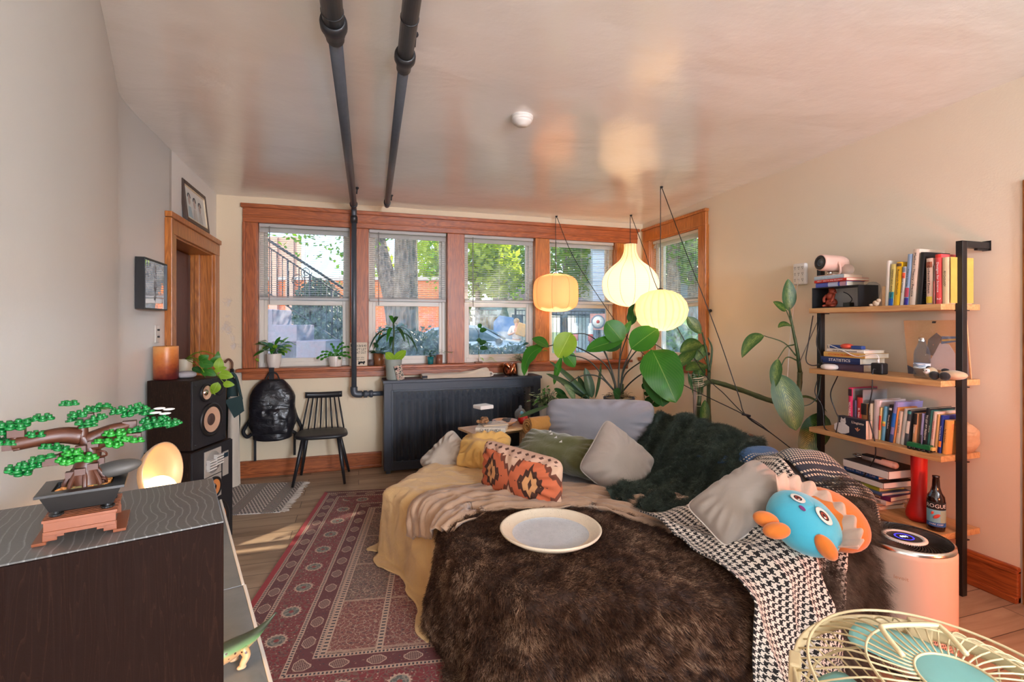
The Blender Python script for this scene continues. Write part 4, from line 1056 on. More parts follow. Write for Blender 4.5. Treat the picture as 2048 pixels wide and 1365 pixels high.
for k in range(3):
    b = MB(); b.box(-.004, .002, -2.38 + k * .79, -1.62 + k * .79, .06, .46); d = b.build('drawer', m_white, tv, bevel=.002, merge=False)
    h = MB(); h.box(.002, .012, -2.1 + k * .79, -1.9 + k * .79, .40, .412); h.build('handle', m_grey, d, merge=False)
Mc = frame_m((-0.177, 0.761, 0.502), NW, DW, V((0, 0, 1)))
cb = thing('cabinet', 'tall narrow black-brown cabinet in the near corner under the toy bonsai', 'cabinet', Mc)
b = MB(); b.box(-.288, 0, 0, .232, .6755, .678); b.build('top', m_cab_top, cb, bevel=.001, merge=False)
b = MB(); b.box(-.288, 0, .0, .016, 0, .675); b.build('side_panel', m_cab, cb, bevel=.001, merge=False)
b = MB(); b.box(-.288, 0, .216, .232, 0, .675); b.build('side_panel', m_cab, cb, bevel=.001, merge=False)
b = MB(); b.box(-.284, -.020, .016, .216, 0, .675); b.build('carcass', m_cab, cb, merge=False)
b = MB(); b.box(-.018, -.001, .018, .214, .005, .656); b.build('door', m_cab, cb, bevel=.001, merge=False)
# ---------------------------------------------------------------- toy brick bonsai
m_bgreen = M('toy_green', (14, 104, 44), 0.3, var=.2, scale=60); m_bgreen2 = M('toy_lime_green', (36, 130, 40), 0.3, var=.2, scale=60)
m_bbrown = M('toy_brown', (78, 40, 24), 0.4, var=.15); m_bred = M('toy_reddish_brown', (126, 64, 30), 0.4, var=.1); m_bblk = M('toy_black', (34, 33, 33), 0.3)
m_tan = M('toy_orange_stud', (216, 140, 74), 0.3, var=.1); m_dtan = M('toy_olive_stud', (120, 112, 74), 0.3)
q0 = PZ(160, 1081, 1.18) + DW * .042
Mb = frame_m((q0.x, q0.y, 1.1805), NW, DW, V((0, 0, 1))) @ Matrix.Scale(0.01, 4)
Mbr = frame_m((q0.x, q0.y, 1.1805), NW, DW, V((0, 0, 1)))
bz = thing('toy_bonsai', 'toy brick bonsai tree with green leaves in a black tray on the dark cabinet', 'toy tree', Mbr)
SQ = Matrix.Diagonal((.0074, .0088, .01, 1))
def bm_(): return MB(Matrix.Scale(0.01, 4))
def bs_(): return MB(SQ)
b = bs_()
for s in (-1, 1): b.box(s * 5.2 - .9, s * 5.2 + .9, -4.4, 4.4, 0, .35)
for y in (-4.0, 3.7):
    b.box(-4.7, 4.7, y - .2, y + .2, 1.5, 2.6); b.box(-4.7, 4.7, y - .3, y + .2, 1.05, 1.5)
    for s in (-1, 1): b.box(s * 3.9 - .9, s * 3.9 + .9, y - .2, y + .2, .35, 1.5); b.box(s * 2.7 - .6, s * 2.7 + .6, y - .2, y + .2, .75, 1.5)
b.build('stand', m_bred, bz, bevel=.0003, merge=False)
b = bs_()
for k in range(11): b.box(-4.9, 4.9, -4.3 + k * .8, -3.85 + k * .8, 2.6, 2.95)
b.build('stand_slats', m_bred, bz, bevel=.0003, merge=False)
b = bs_()
def ring4(x, y, z): return [V((-x, -y, z)), V((x, -y, z)), V((x, y, z)), V((-x, y, z))]
b.smooth = False
rr = [ring4(4.2, 2.9, 3.5), ring4(5.3, 3.7, 5.6), ring4(5.9, 4.2, 5.65), ring4(5.9, 4.2, 6.0), ring4(4.0, 2.6, 6.02), ring4(4.0, 2.6, 5.5)]
vs = [p for r_ in rr for p in r_]
b.add(vs, [(3, 2, 1, 0)] + [(4 * k + i, 4 * k + (i + 1) % 4, 4 * k + 4 + (i + 1) % 4, 4 * k + 4 + i) for k in range(5) for i in range(4)] + [(20, 21, 22, 23)])
for sx in (-1, 1):
    for sy in (-1, 1): b.M = SQ @ Matrix.Translation((sx * 3.4, sy * 2.2, 0)); b.lathe([(0, 2.95), (1.0, 2.95), (1.0, 3.2), (.55, 3.2), (.55, 3.5)], 14)
b.build('tray', m_bblk, bz, bevel=.0003)
rnd = random.Random(4)
b = bs_()
for k in range(60):
    b.cur = 0 if rnd.random() < .45 else 1
    x, y = rnd.uniform(-3.7, 3.7), rnd.uniform(-2.4, 2.3); r_ = rnd.uniform(.28, .42)
    b.M = SQ @ Matrix.Translation((x, y, 5.5)) @ Matrix.Rotation(rnd.uniform(-.5, .5), 4, 'X'); b.lathe([(0, 0), (r_, 0), (r_, .42), (r_ * .6, .44), (r_ * .55, .3), (0, .3)], 10)
b.build('gravel_studs', [m_tan, m_dtan], bz)
b = bs_(); b.lathe([(2.6, 5.5), (2.3, 5.9), (1.4, 6.2), (0, 6.25)], 14); b.build('earth_mound', m_dtan, bz)
tr = [(.2, 0, 5.6), (.0, 0, 7.0), (.1, .1, 8.4), (.6, .2, 9.8), (.2, .2, 11.2), (-.4, .1, 12.4)]
b = bm_(); b.tube(smooth_path(tr, 4), [1.7 - .05 * k for k in range(21)], 9)
for k in range(14):
    a = k * .9; z = 5.8 + k * .42; b.cbox((math.cos(a) * 1.45, math.sin(a) * 1.3, z), (1.1, .9, .8), Matrix.Rotation(0, 4, 'Z'))
for k in range(8):
    a = k * .8; b.tube([(math.cos(a) * 1.1, math.sin(a) * 1.0, 8), (math.cos(a) * 1.9, math.sin(a) * 1.6, 6.6), (math.cos(a) * 2.2, math.sin(a) * 1.9, 5.7)], .28, 6)
for s in (.0, 1.2): b.tube(smooth_path([(1.2, -.5, 10.2 - s * 3), (2.1, -.8, 10.0 - s * 3), (2.2, -.3, 9.4 - s * 3), (1.4, .1, 9.2 - s * 3), (1.9, .3, 8.8 - s * 3)], 5), .13, 6)
b.build('trunk', m_bbrown, bz, bevel=.0004)
def branch(pts, r0, r1):
    P = smooth_path(pts, 5); b = bm_(); b.tube(P, [lerp(r0, r1, k / (len(P) - 1)) for k in range(len(P))], 9); e = P[-1]; b.cbox((e.x, e.y, e.z), (1.6, 1.2, 1.2)); b.build('branch', m_bbrown, bz, bevel=.0004)
branch([(-.4, .1, 12.2), (-2.2, 0, 12.6), (-4.2, -.3, 12.5), (-6.8, -.5, 12.1)], 1.15, .85)
branch([(.3, .2, 11.6), (2.6, .3, 12.6), (4.6, .8, 13.0)], 1.0, .6); branch([(.4, 0, 9.4), (-1.6, -1.0, 10.2), (-3.0, -1.8, 9.9)], .7, .4); branch([(.6, 0, 10.6), (3.0, -.9, 11.5), (5.2, -1.2, 11.6)], .7, .4); branch([(-.3, 0, 12.2), (-.2, 0, 13.6), (.1, 0, 14.6)], .7, .4); branch([(-6.7, -.5, 12.1), (-6.4, -.4, 13.6)], .5, .4)
def leafplate(b, x, y, z, s, tilt, rz):
    b.M = Matrix.Scale(0.01, 4) @ Matrix.Translation((x, y, z)) @ Matrix.Rotation(rz, 4, 'Z') @ Matrix.Rotation(tilt, 4, 'X')
    for k in range(5):
        a = k * 2 * PI / 5; cx, cy = math.cos(a) * s, math.sin(a) * s
        b.lathe([(0, 0), (s * .62, 0), (s * .62, .28), (0, .3)], 9, Matrix.Translation((cx, cy, 0)))
        b.lathe([(s * .36, .28), (s * .36, .62), (0, .63)], 8, Matrix.Translation((cx * .92, cy * .92, 0)))
    b.lathe([(0, 0), (s * .7, .05), (s * .7, .26), (0, .27)], 8)
def cluster(pts, mat, seed):
    rnd = random.Random(seed); b = bm_()
    for (x, y, z) in pts:
        leafplate(b, x, y, z, rnd.uniform(.62, .82), rnd.uniform(-.35, .35), rnd.uniform(0, 6))
    b.build('leaf_cluster', mat, bz)
cluster([(-9.8, -.6, 12.6), (-8.8, -.9, 12.9), (-8.3, .3, 13.6), (-7.2, -1.2, 12.2), (-7.6, .6, 12.4), (-10.4, .2, 13.2)], m_bgreen, 1)
cluster([(-6.4, -.4, 14.3), (-5.2, .2, 14.6), (-4.2, .5, 14.8), (-7.6, -.3, 14.4), (-4.6, -.6, 12.9), (-8.6, .4, 14.2)], m_bgreen, 2)
cluster([(-1.6, .3, 16.4), (-.6, -.4, 15.0), (.6, .5, 15.4), (1.8, .2, 15.7), (.2, -1.0, 14.0), (1.4, -.7, 14.4), (-1.0, .9, 14.2), (0.4, -.6, 13.4)], m_bgreen, 3)
cluster([(3.4, 1.0, 14.9), (4.6, 1.2, 14.4), (5.8, .8, 14.8), (6.6, 1.4, 14.2), (5.2, 1.6, 15.2)], m_bgreen, 4)
cluster([(6.0, -.8, 12.4), (7.2, -.4, 12.7), (8.2, -.2, 12.6), (9.2, .2, 12.8), (6.8, .4, 13.2), (8.0, .8, 13.2), (9.8, .5, 12.4)], m_bgreen, 5)
cluster([(2.0, -1.8, 11.3), (3.1, -2.0, 11.0), (4.2, -1.7, 11.4), (5.2, -2.0, 11.2), (3.0, -1.0, 12.2), (4.2, -.7, 12.0)], m_bgreen2, 6)
cluster([(-6.2, -2.2, 9.2), (-5.2, -2.4, 9.6), (-4.2, -2.0, 10.0), (-3.4, -2.6, 10.2), (-5.8, -1.4, 8.6), (-4.6, -1.4, 9.2), (-3.2, -1.0, 11.3), (-2.2, -1.3, 10.9)], m_bgreen, 7)
cluster([(-1.6, -2.4, 9.6), (-.6, -2.6, 9.5), (.4, -2.7, 9.7), (-1.0, -2.0, 10.4)], m_bgreen2, 8)
b = bm_()
for k in range(4):
    a = k * PI / 2 + .4; b.ball((8.3 + math.cos(a) * .85, .8 + math.sin(a) * .6, 14.6 + math.sin(a) * .35), (.75, .6, .16), 10, 6)
b.build('flower', m_white, bz)
pbm = thing('pebble', 'smooth dark grey oval pebble resting on the rim of the bonsai tray', 'pebble', Mbr @ V((.030, .014, .0605)))
b = MB(); b.ball((0, 0, .0105), (.031, .02, .0105), 24, 14, Matrix.Rotation(-.16, 4, 'Y')); b.build('stone', M('grey_pebble', (84, 80, 76), .55, var=.15, scale=40), pbm)
# leaning framed picture behind the bonsai
q = PZ(222, 1000, .9); ql = V((-0.83, 1.95, .502))
fp = thing('picture_frame', 'small brown wooden frame with pale pink back leaning on the wall behind the toy bonsai', 'frame', TR(ql.x, ql.y, ql.z, math.atan2(DW.y, DW.x)))
b = MB(TR(0, 0, 0, 0, R(-14)))
fr4(b, -.01, .01, 0, .25, 0, .5, .03)
b.build('frame', m_bark, fp, bevel=.002, merge=False)
b = MB(TR(0, 0, 0, 0, R(-14))); b.box(.028, .222, -.004, .006, .028, .472); b.build('backing', M('pale_pink_card', (232, 206, 190), .8), fp, merge=False)
# ---------------------------------------------------------------- gold dish lamp
lp = AT(322, 945, 1.93); gc = AT(318, 984, 1.90)
lt = thing('table_lamp', 'round gold dish lamp with a glowing globe on the console behind the cabinet', 'lamp', V((lp.x, lp.y, .502)))
nrm = V((.957, -.284, .10)).normalized()
b = MB(); b.M = look_m(lp, nrm)
b.lathe([(.0, -.036), (.06, -.034), (.10, -.02), (.113, .0), (.116, .012), (.111, .012), (.098, -.012), (.058, -.026), (0, -.028)], 44); b.build('dish', m_brass, lt, world=True)
b = MB(); b.ball(gc, .060, 28, 18); b.build('globe', m_bulb, lt, world=True)
b = MB(); b.tube([(lp.x - .03, lp.y, .51), (lp.x - .03, lp.y, lp.z - .03)], .010, 12); b.tube([(lp.x - .03, lp.y, .62), (gc.x, gc.y, .70), (gc.x, gc.y, gc.z - .055)], .008, 10); b.build('stem', m_brass, lt, world=True)
b = MB(); b.lathe([(0, 0), (.075, 0), (.075, .012), (.07, .016), (0, .016)], 32, Matrix.Translation((lp.x - .03, lp.y, .5025))); b.build('base', m_brass, lt, world=True)
# second small lamp low behind the bonsai, only its glow on the wall is seen
sl = thing('glow_lamp', 'small white globe lamp on the console, hidden behind the tall cabinet', 'lamp', V((-.56, 1.28, .502)))
b = MB(); b.lathe([(0, 0), (.05, 0), (.05, .02), (.03, .03)], 20); b.build('base', m_brass, sl)
b = MB(); b.ball((0, 0, .10), .075, 20, 12); b.build('globe', m_bulb, sl)
# ---------------------------------------------------------------- loudspeakers
fd = V((.335, .94, 0)).normalized(); fn = V((fd.y, -fd.x, 0))   # along the front, out of the front
def driver(par, x, z, r, cone, cap, y=0.0, sur=None):
    b = MB(); mm = frame_m((x, y, z), V((1, 0, 0)), V((0, 0, 1)), V((0, -1, 0)))
    b.lathe([(r * 1.0, .0), (r * 1.0, .012), (r * .88, .016), (r * .82, .010)], 40, mm); o = b.build('driver_ring', m_blackm, par)
    b = MB(); b.lathe([(r * .86, .010), (r * .80, .015), (r * .74, .010)], 40, mm); b.build('surround', sur or m_black, o)
    b = MB(); b.lathe([(r * .75, .011), (r * .55, .007), (r * .30, .003)], 40, mm); b.build('cone', cone, o)
    b = MB(); b.lathe([(r * .36, .004), (r * .3, .009), (r * .16, .013), (0, .014)], 24, mm); b.build('dust_cap', cap, o)
    return o
m_cone = M('tan_cone', (196, 160, 134), .6, var=.1); m_coneo = M('amber_cone', (206, 128, 70), .5, var=.1); m_capd = M('dark_cap', (70, 52, 46), .6)
def spk_frame(p): return frame_m(p, fd, V((-fn.x, -fn.y, 0)), V((0, 0, 1)))
us = thing('loudspeaker', 'upper wood veneer loudspeaker with two round drivers, stacked under the orange candle', 'speaker', spk_frame((-.974, 3.45, .672)))
b = MB(); b.box(0, .34, .012, .285, 0, .432); b.build('enclosure', m_spk, us, bevel=.003, merge=False)
b = MB(); b.box(.004, .336, 0, .013, .004, .428); b.build('baffle', m_spkf, us, bevel=.003, merge=False)
driver(us, .175, .165, .108, m_cone, m_capd); driver(us, .125, .345, .058, m_cone, m_chrome)
b = MB(); b.lathe([(.036, .001), (.036, .004), (.030, .004), (.028, -.02), (0, -.02)], 24, frame_m((.265, 0, .345), V((1, 0, 0)), V((0, 0, 1)), V((0, -1, 0)))); b.build('port', m_black, us)
for x, z in ((.03, .40), (.31, .40), (.03, .03), (.31, .03)):
    b = MB(); b.ball((x, 0, z), .007, 8, 6); b.build('grille_socket', m_blackm, us)
ls = thing('loudspeaker', 'lower black loudspeaker with white louvred tweeter standing on the floor', 'speaker', spk_frame((-.962, 3.425, 0)))
b = MB(); b.box(-.01, .40, .012, .30, .0, .668); b.build('enclosure', m_spk, ls, bevel=.003, merge=False)
b = MB(); b.box(-.006, .396, 0, .013, .004, .664); b.build('baffle', m_spkf, ls, bevel=.003, merge=False)
m_alu = M('silver_plate', (196, 188, 178), .4, .3)
for (z0, z1) in ((.48, .645), (.325, .475)):
    b = MB(); b.box(.10, .265, -.006, .001, z0, z1); b.build('driver_plate', m_alu, ls, bevel=.002, merge=False)
driver(ls, .185, .40, .068, m_coneo, m_chrome, -.006); driver(ls, .20, .165, .145, m_coneo, m_capd, 0)
b = MB(); mm = frame_m((.18, -.006, .565), V((1, 0, 0)), V((0, 0, 1)), V((0, -1, 0))); b.lathe([(.07, .0), (.068, .004), (0, .004)], 30, mm); b.build('tweeter_dish', M('grey_mesh', (140, 136, 130), .6), ls)
for s, dz in ((-.035, 0), (.035, .02)):
    b = MB()
    for k in range(4): b.box(.18 + s - .033, .18 + s + .033, -.035, -.008, .525 + dz + k * .017, .533 + dz + k * .017)
    b.box(.18 + s - .033, .18 + s - .029, -.03, -.008, .52 + dz, .59 + dz); b.build('louvre', m_white, ls, merge=False)
b = MB(); b.box(.285, .345, -.003, .001, .44, .60); b.build('label_plate', m_alu, ls, merge=False)
b = MB(); b.box(.29, .34, -.0045, -.001, .56, .59); b.build('badge', M('teal_badge', (30, 52, 66), .4), ls, merge=False)
# things on the loudspeaker
TOPZ = .672 + .4325
def on_top(px, py): 
    p = PZ(px, py, TOPZ); return V((p.x, p.y, TOPZ))
p = on_top(332, 759)
cd = thing('pillar_candle', 'orange and burgundy pillar candle on top of the stacked loudspeakers', 'candle', p)
def candle_mat():
    g = Gm('candle_wax'); x, y, z = g.sep(g.co()); n = g.noise(g.co(), 40, 4)
    c = g.ramp(z * 4.7 + (n - .5) * .4 - x * 2.2 + .08, [(.1, lin((96, 36, 34))), (.35, lin((150, 70, 36))), (.8, lin((206, 124, 58))), (1, lin((216, 150, 84)))])
    g.bsdf(c, .35, 0, g.bump(n, .2, .002)); return g.m
b = MB(); b.lathe([(0, 0), (.064, 0), (.068, .004), (.068, .205), (.066, .21)], 36); b.lathe([(.066, .21), (.05, .206), (.0, .2)], 36); b.build('wax', candle_mat(), cd)
b = MB(); b.tube([(0, 0, .199), (.002, 0, .214)], .0015, 6); b.build('wick', m_black, cd)
p = on_top(372, 756)
pk = thing('smart_speaker', 'flat grey pebble-shaped smart speaker on the loudspeaker beside the candle', 'smart speaker', p)
b = MB(); b.lathe([(0, 0), (.04, .001), (.056, .010), (.060, .022), (.054, .034), (.035, .042), (0, .044)], 36); b.build('fabric_body', M('grey_knit', (168, 164, 166), .9, bump=.3, bscale=600), pk)
p = on_top(364, 748); 
pt = thing('potted_pothos', 'lime pothos trailing out of a small cream pot on the loudspeaker', 'plant', p + V((0, .07, 0)))
pot(pt, .042, .046, .095, M('cream_glaze', (222, 214, 190), .35))
def put_leaf(par, px, py, t, L, w, ang, mat, roll=0.0, face=V((.3, -.9, .35)), droop=.15, name='leaf', shape=.35, pw=.75, bend=.12):
    """leaf whose base sits at the photo point (px, py) at depth t, pointing along picture angle ang"""
    c = AT(px, py, t); d = (RT * math.cos(ang) + V((0, 0, 1)) * math.sin(ang)).normalized()
    b = MB(); f = V(face).normalized(); f = (f - d * f.dot(d)).normalized(); f = Matrix.Rotation(roll, 3, d) @ f
    leaf(b, c, c + d * L * .5 + f * L * bend, c + d * L - f * L * droop, w, f, shape, 10, .12, .1, pw)
    return b.build(name, mat, par, world=True)
base_ = p + V((0, .07, .1))
b = MB()
for (ex, ey, tt) in ((418, 722, 3.25), (438, 752, 3.2), (452, 770, 3.15), (442, 716, 3.3), (408, 745, 3.15), (430, 790, 3.1)):
    e = AT(ex, ey, tt); b.tube(smooth_path([base_, base_ * .5 + e * .5 + V((0, 0, .05)), e], 5), .0026, 6)
b.build('vines', m_leafl, pt, world=True)
for (px, py, tt, L, w, a, m_) in ((398, 722, 3.25, .07, .055, .5, m_leaf), (404, 728, 3.2, .075, .06, -.1, m_leaf), (385, 735, 3.2, .07, .05, -.5, m_leafd), (425, 730, 3.25, .075, .06, .9, m_leaf), (436, 740, 3.2, .08, .06, 1.4, m_leafl),
        (438, 748, 3.2, .09, .065, -.2, m_leafl), (446, 768, 3.15, .07, .045, -.1, m_leafl), (436, 765, 3.15, .09, .06, -2.0, m_leafl), (410, 742, 3.2, .075, .05, -.4, m_leaf), (420, 748, 3.2, .075, .05, 2.8, m_leaf), (432, 728, 3.3, .085, .04, 1.35, m_leaf), (428, 742, 3.2, .08, .05, .3, m_leafl), (415, 735, 3.2, .07, .05, 2.4, m_leaf)):
    put_leaf(pt, px, py, tt, L, w, a, m_, roll=(px % 7 - 3) * .12)
# pocket umbrella and tote in the corner
ub = thing('umbrella', 'folded dark green and cream umbrella with wooden handle standing in the corner behind the loudspeakers', 'umbrella', V((-1.12, 5.1, 0)))
b = MB(); b.tube([(0, 0, 0), (0, 0, .12)], .006, 8); P_ = [(0, .02, .12), (.01, 0, .5), (.0, .01, .95)]
b.tube(smooth_path(P_, 6), [.02 + .045 * math.sin(min(1, k / 9) * PI * .5) * (1 - .55 * max(0, (k - 7) / 5)) for k in range(13)], 8); b.build('canopy', M('umbrella_green', (38, 62, 62), .8, var=.3), ub)
b = MB(); b.tube([(0, .01, .9), (0, .01, 1.04)], .016, 10); b.build('grip', m_black, ub)
b = MB(); b.tube(smooth_path([(0, .01, 1.04), (0, .01, 1.1), (-.03, .01, 1.13), (-.06, .01, 1.10)], 5), .010, 10); b.build('crook_handle', m_bark, ub)
tt_ = thing('tote_bag', 'cream tote bag with dark green trim propped against the corner behind the loudspeakers', 'bag', V((-1.075, 4.97, 0)))
b = MB(); b.grid(8, 10, lambda u, v: (lerp(-.05, .05, u) * (1 - .3 * v), -.03 + .05 * math.sin(u * PI) * -1 * (1 - v * .5), v * .8)); b.grid(8, 10, lambda u, v: (lerp(.05, -.05, u) * (1 - .3 * v), .02, v * .8)); b.build('bag_body', m_canvas, tt_)
b = MB(); b.tube(smooth_path([(-.08, -.03, .78), (-.06, -.05, .98), (.02, -.05, 1.0), (.07, -.04, .78)], 6), .012, 8); b.add([(-.06, -.065, .78), (.08, -.07, .82), (.10, -.08, .68), (.02, -.075, .62)], [(0, 1, 2, 3)]); b.build('trim', M('umbrella_green', (38, 62, 62)), tt_)
# dinosaur
dq = PZ(487, 1332, .502)
dn = thing('toy_dinosaur', 'green and cream plastic toy dinosaur with brown spots walking on the console', 'toy', frame_m((dq.x - .01, dq.y + .012, .502), V((.83, .55, 0)).normalized(), V((-.55, .83, 0)).normalized(), V((0, 0, 1))))
def dino_mat():
    g = Gm('dino_skin'); x, y, z = g.sep(g.co()); n, _ = g.vor(g.co(), 60)
    c = g.ramp((z / .075).clamp(), [(.3, lin((226, 186, 142))), (.62, lin((214, 160, 110))), (.75, lin((120, 160, 104))), (.95, lin((58, 66, 50)))])
    c = g.mix((n < .2) * (z.band(.035, .062)), c, lin((70, 40, 28))); g.bsdf(c, .35); return g.m
b = MB()
P_ = smooth_path([(-.15, 0, .075), (-.12, 0, .062), (-.07, 0, .050), (-.02, 0, .052), (.03, 0, .060), (.07, 0, .078), (.10, .0, .098)], 5)
b.tube(P_, [lerp(.013, .024, sstep(0, .3, k / 30)) if k < 12 else lerp(.027, .003, sstep(.4, 1, k / 30)) for k in range(len(P_))], 14)
b.ball((-.16, 0, .08), (.024, .014, .014), 12, 8)
for (x, s) in ((-.075, -1), (-.075, 1), (.0, -1), (.0, 1)):
    b.tube(smooth_path([(x, s * .014, .05), (x + .006, s * .024, .03), (x - .004, s * .025, .012), (x - .004, s * .025, .003)], 4), [.013, .0125, .012, .0115, .011, .010, .0095, .009, .0085, .008, .008, .009, .0095], 10); b.ball((x - .008, s * .025, .005), (.012, .009, .005), 10, 6)
b.build('body', dino_mat(), dn)
# ---------------------------------------------------------------- pictures and switch on the left wall
pf = thing('framed_portrait', 'dark framed drawing of three faces standing on the door casing', 'picture', V((-1.245, 4.255, 2.238)))
pf.rotation_euler = (0, R(-6), 0)
b = MB()
fr4(b, -.012, .016, 0, .58, 0, .32, .03, ax='Y')
b.build('frame', M('dark_frame', (62, 44, 32), .4), pf, bevel=.003, merge=False)
b = MB(); 
fr4(b, -.006, .012, .0302, .5498, .0302, .2898, .009, ax='Y')
b.build('fillet', M('pale_fillet', (226, 206, 176), .5), pf, merge=False)
b = MB(); b.box(-.008, .002, .036, .544, .036, .284); b.build('drawing_sheet', M('blue_white_paper', (216, 222, 220), .35, var=.05), pf, merge=False)
for k in range(3):
    yy, zz = .14 + k * .13, .19 - .01 * k
    b = MB(); b.ball((.004, yy, zz), (.001, .027, .04), 16, 10); b.build('face', M('sketch_skin', (186, 172, 164), .8), pf)
    b = MB(); b.lathe([(.026, 0), (.036, 0), (.036, .002), (.026, .002)], 18, frame_m((.004, yy, zz + .016), V((0, 1, 0)), V((0, 0, 1)), V((1, 0, 0))), ang=PI); b.build('hair', M('sketch_hair', (70, 76, 80), .8), pf)
    b = MB(); b.add([(.004, yy - .05, .05), (.004, yy + .05, .05), (.004, yy + .03, .135), (.004, yy - .03, .135)], [(0, 1, 2, 3)]); b.build('shoulders', M('sketch_shirt_%d' % k, ((170, 190, 196), (196, 196, 190), (204, 206, 200))[k], .8), pf)
mr = thing('mirror', 'small black box-framed mirror on the wall beside the doorway', 'mirror', TR(-1.262, 3.43, 1.545, R(2)))
b = MB()
fr4(b, 0, .05, 0, .403, 0, .31, .008, ax='Y')
b.box(.001, .006, .008, .395, .008, .302); b.build('frame', m_black, mr, bevel=.001, merge=False)
def mirror_mat():
    g = Gm('mirror_glass'); n = g.noise(g.co(), 7, 2); g.bsdf((.86, .86, .88), .015, 1.0, g.bump(n, .06, .01)); return g.m
b = MB(); b.box(.036, .0405, .008, .395, .008, .302); b.build('mirror_glass', mirror_mat(), mr, merge=False)
sw = thing('light_switch', 'white double light switch plate beside the door casing', 'switch', TR(-1.269, 3.74, 1.33, R(1)))
b = MB(); b.box(0, .006, 0, .075, 0, .118); b.build('plate', m_white, sw, bevel=.003, merge=False)
for z in (.08, .035): b = MB(); b.box(.006, .017, .032, .044, z, z + .012, Matrix.Identity(4)); b.build('toggle', m_black, sw, merge=False)
# ---------------------------------------------------------------- door mat and large rug
def flat_rug(name, label, cat, O, X, Y, w, l, mat, th=.008, group=None):
    """rug with its first corner at O, width along X and length along Y"""
    r = thing(name, label, cat, frame_m((O[0], O[1], 0.0005), X, Y, V((0, 0, 1))), group)
    b = MB(); nu, nv = 24, 30
    b.grid(nu, nv, lambda u, v: (u * w, v * l, th + .002 * nz((u * 5, v * 7, 0), 1.0)), uvf=lambda u, v: (u * w, v * l))
    b.add([(0, 0, 0), (w, 0, 0), (w, l, 0), (0, l, 0)], [(3, 2, 1, 0)])
    for (p, q) in (((0, 0), (w, 0)), ((w, 0), (w, l)), ((w, l), (0, l)), ((0, l), (0, 0))): b.add([(*p, 0), (*q, 0), (*q, th + .001), (*p, th + .001)], [(0, 1, 2, 3)], [p, q, q, p])
    b.build('woven_field' if mat is m_flat else 'pile', mat, r)
    return r
pa, pb_ = PZ(608, 965), PZ(560, 1026)
yd = (pa - pb_); l_ = yd.length; yd.normalize(); xd = V((yd.y, -yd.x, 0))
dm = flat_rug('door_mat', 'small black and white flat-woven rug with fringe under the black chair leg', 'rug', pb_ - xd * .66, xd, yd, .66, l_, m_flat, .006)
b = MB(); rnd = random.Random(2)
for k in range(70):
    v_ = (k + .5) / 70 * l_; L_ = rnd.uniform(.035, .065); dd = rnd.uniform(-.02, .02)
    b.tube([(.655, v_, .005), (.66 + L_ * .6, v_ + dd * .5, .004), (.66 + L_, v_ + dd, .002)], [.0022, .0018, .0010], 5)
b.build('fringe', M('cream_yarn', (226, 214, 200), .9), dm)
ra, rb = PZ(650, 987), PZ(500, 1212)
ry = (ra - rb).normalized(); rx = V((ry.y, -ry.x, 0))
flat_rug('persian_rug', 'large patterned red Persian rug under the sofa', 'rug', ra - ry * RUG_L, rx, ry, RUG_W, RUG_L, m_rug, .010)
# ---------------------------------------------------------------- backpack hanging from the sill
bk = thing('backpack', 'black shiny nylon backpack hanging from a hook under the window sill', 'backpack', V((PY(546, 800, 5.1).x, 5.105, .375)))
BX = bk.location.x
def bp(u, v):
    a = 2 * PI * u; z = v
    w = .195 * (1 - .0 * z) * (1 - .55 * max(0, (z - .62) / .38) ** 2.2) * (.86 + .14 * sstep(0, .25, z)); d = .105 * (1 - .5 * max(0, (z - .5) / .5) ** 2)
    cx = math.copysign(abs(math.cos(a)) ** .7, math.cos(a)); sy = math.copysign(abs(math.sin(a)) ** .7, math.sin(a))
    p = V((cx * w, sy * d - .03, z * .56 + .02 * math.cos(a) ** 2 * (1 - z)))
    k = .014 * nz(p, 9, 2) + .006 * abs(nz(p, 18, 5)); 
    return p + V((cx, sy * 1.0, 0)) * k * (1 if sy < .2 else 0)
b = MB(); b.grid(56, 40, bp); b.add([bp(k / 56, 1.0) for k in range(56)], [tuple(range(56))]); b.add([bp(k / 56, 0.0) for k in range(56)], [tuple(reversed(range(56)))])
def nylon():
    g = Gm('black_nylon'); n = g.noise(g.co(scale=(1, 1, 2)), 12, 3, .5, 1.0); n2 = g.noise(g.co(), 40, 2)
    g.bsdf(lin((26, 26, 32)), .32, 0, g.bump(n + n2 * .15, .35, .02)); return g.m
m_nyl = nylon(); m_strap = M('black_webbing', (24, 24, 28), .7)
b.build('main_bag', m_nyl, bk)
b = MB(); b.grid(30, 16, lambda u, v: V((lerp(-.15, .15, u), -.135 - .03 * math.sin(u * PI) ** .5 * math.sin(v * PI) ** .5 - .008 * nz((u * 6, v * 5, 1), 1), lerp(.06, .30, v)))); b.build('front_pocket', m_nyl, bk)
b = MB(); b.tube(smooth_path([(-.155, -.115, .31), (0, -.150, .335), (.155, -.115, .31)], 6), .0035, 6); b.tube(smooth_path([(-.14, -.085, .44), (0, -.115, .475), (.14, -.085, .44)], 6), .0035, 6); b.build('zip', m_chrome if False else m_strap, bk)
for s in (-1, 1):
    b = MB(); b.tube(smooth_path([(s * .16, .02, .36), (s * .195, .03, .2), (s * .235, .0, .12), (s * .25, -.01, .07), (s * .215, -.02, .03), (s * .17, -.02, .06)], 6), [.016] * 31, 8); b.build('shoulder_strap', m_strap, bk)
    b = MB(); x = s * .15 if s < 0 else .19; b.box(x - .011, x + .011, -.022, -.019, -.20 if s < 0 else -.17, .06); b.build('strap_end', m_strap, bk, merge=False)
b = MB(); b.tube(smooth_path([(-.06, -.03, .555), (-.03, -.02, .615), (.03, -.02, .615), (.06, -.03, .555)], 6), .007, 8); b.build('grab_handle', m_strap, bk)
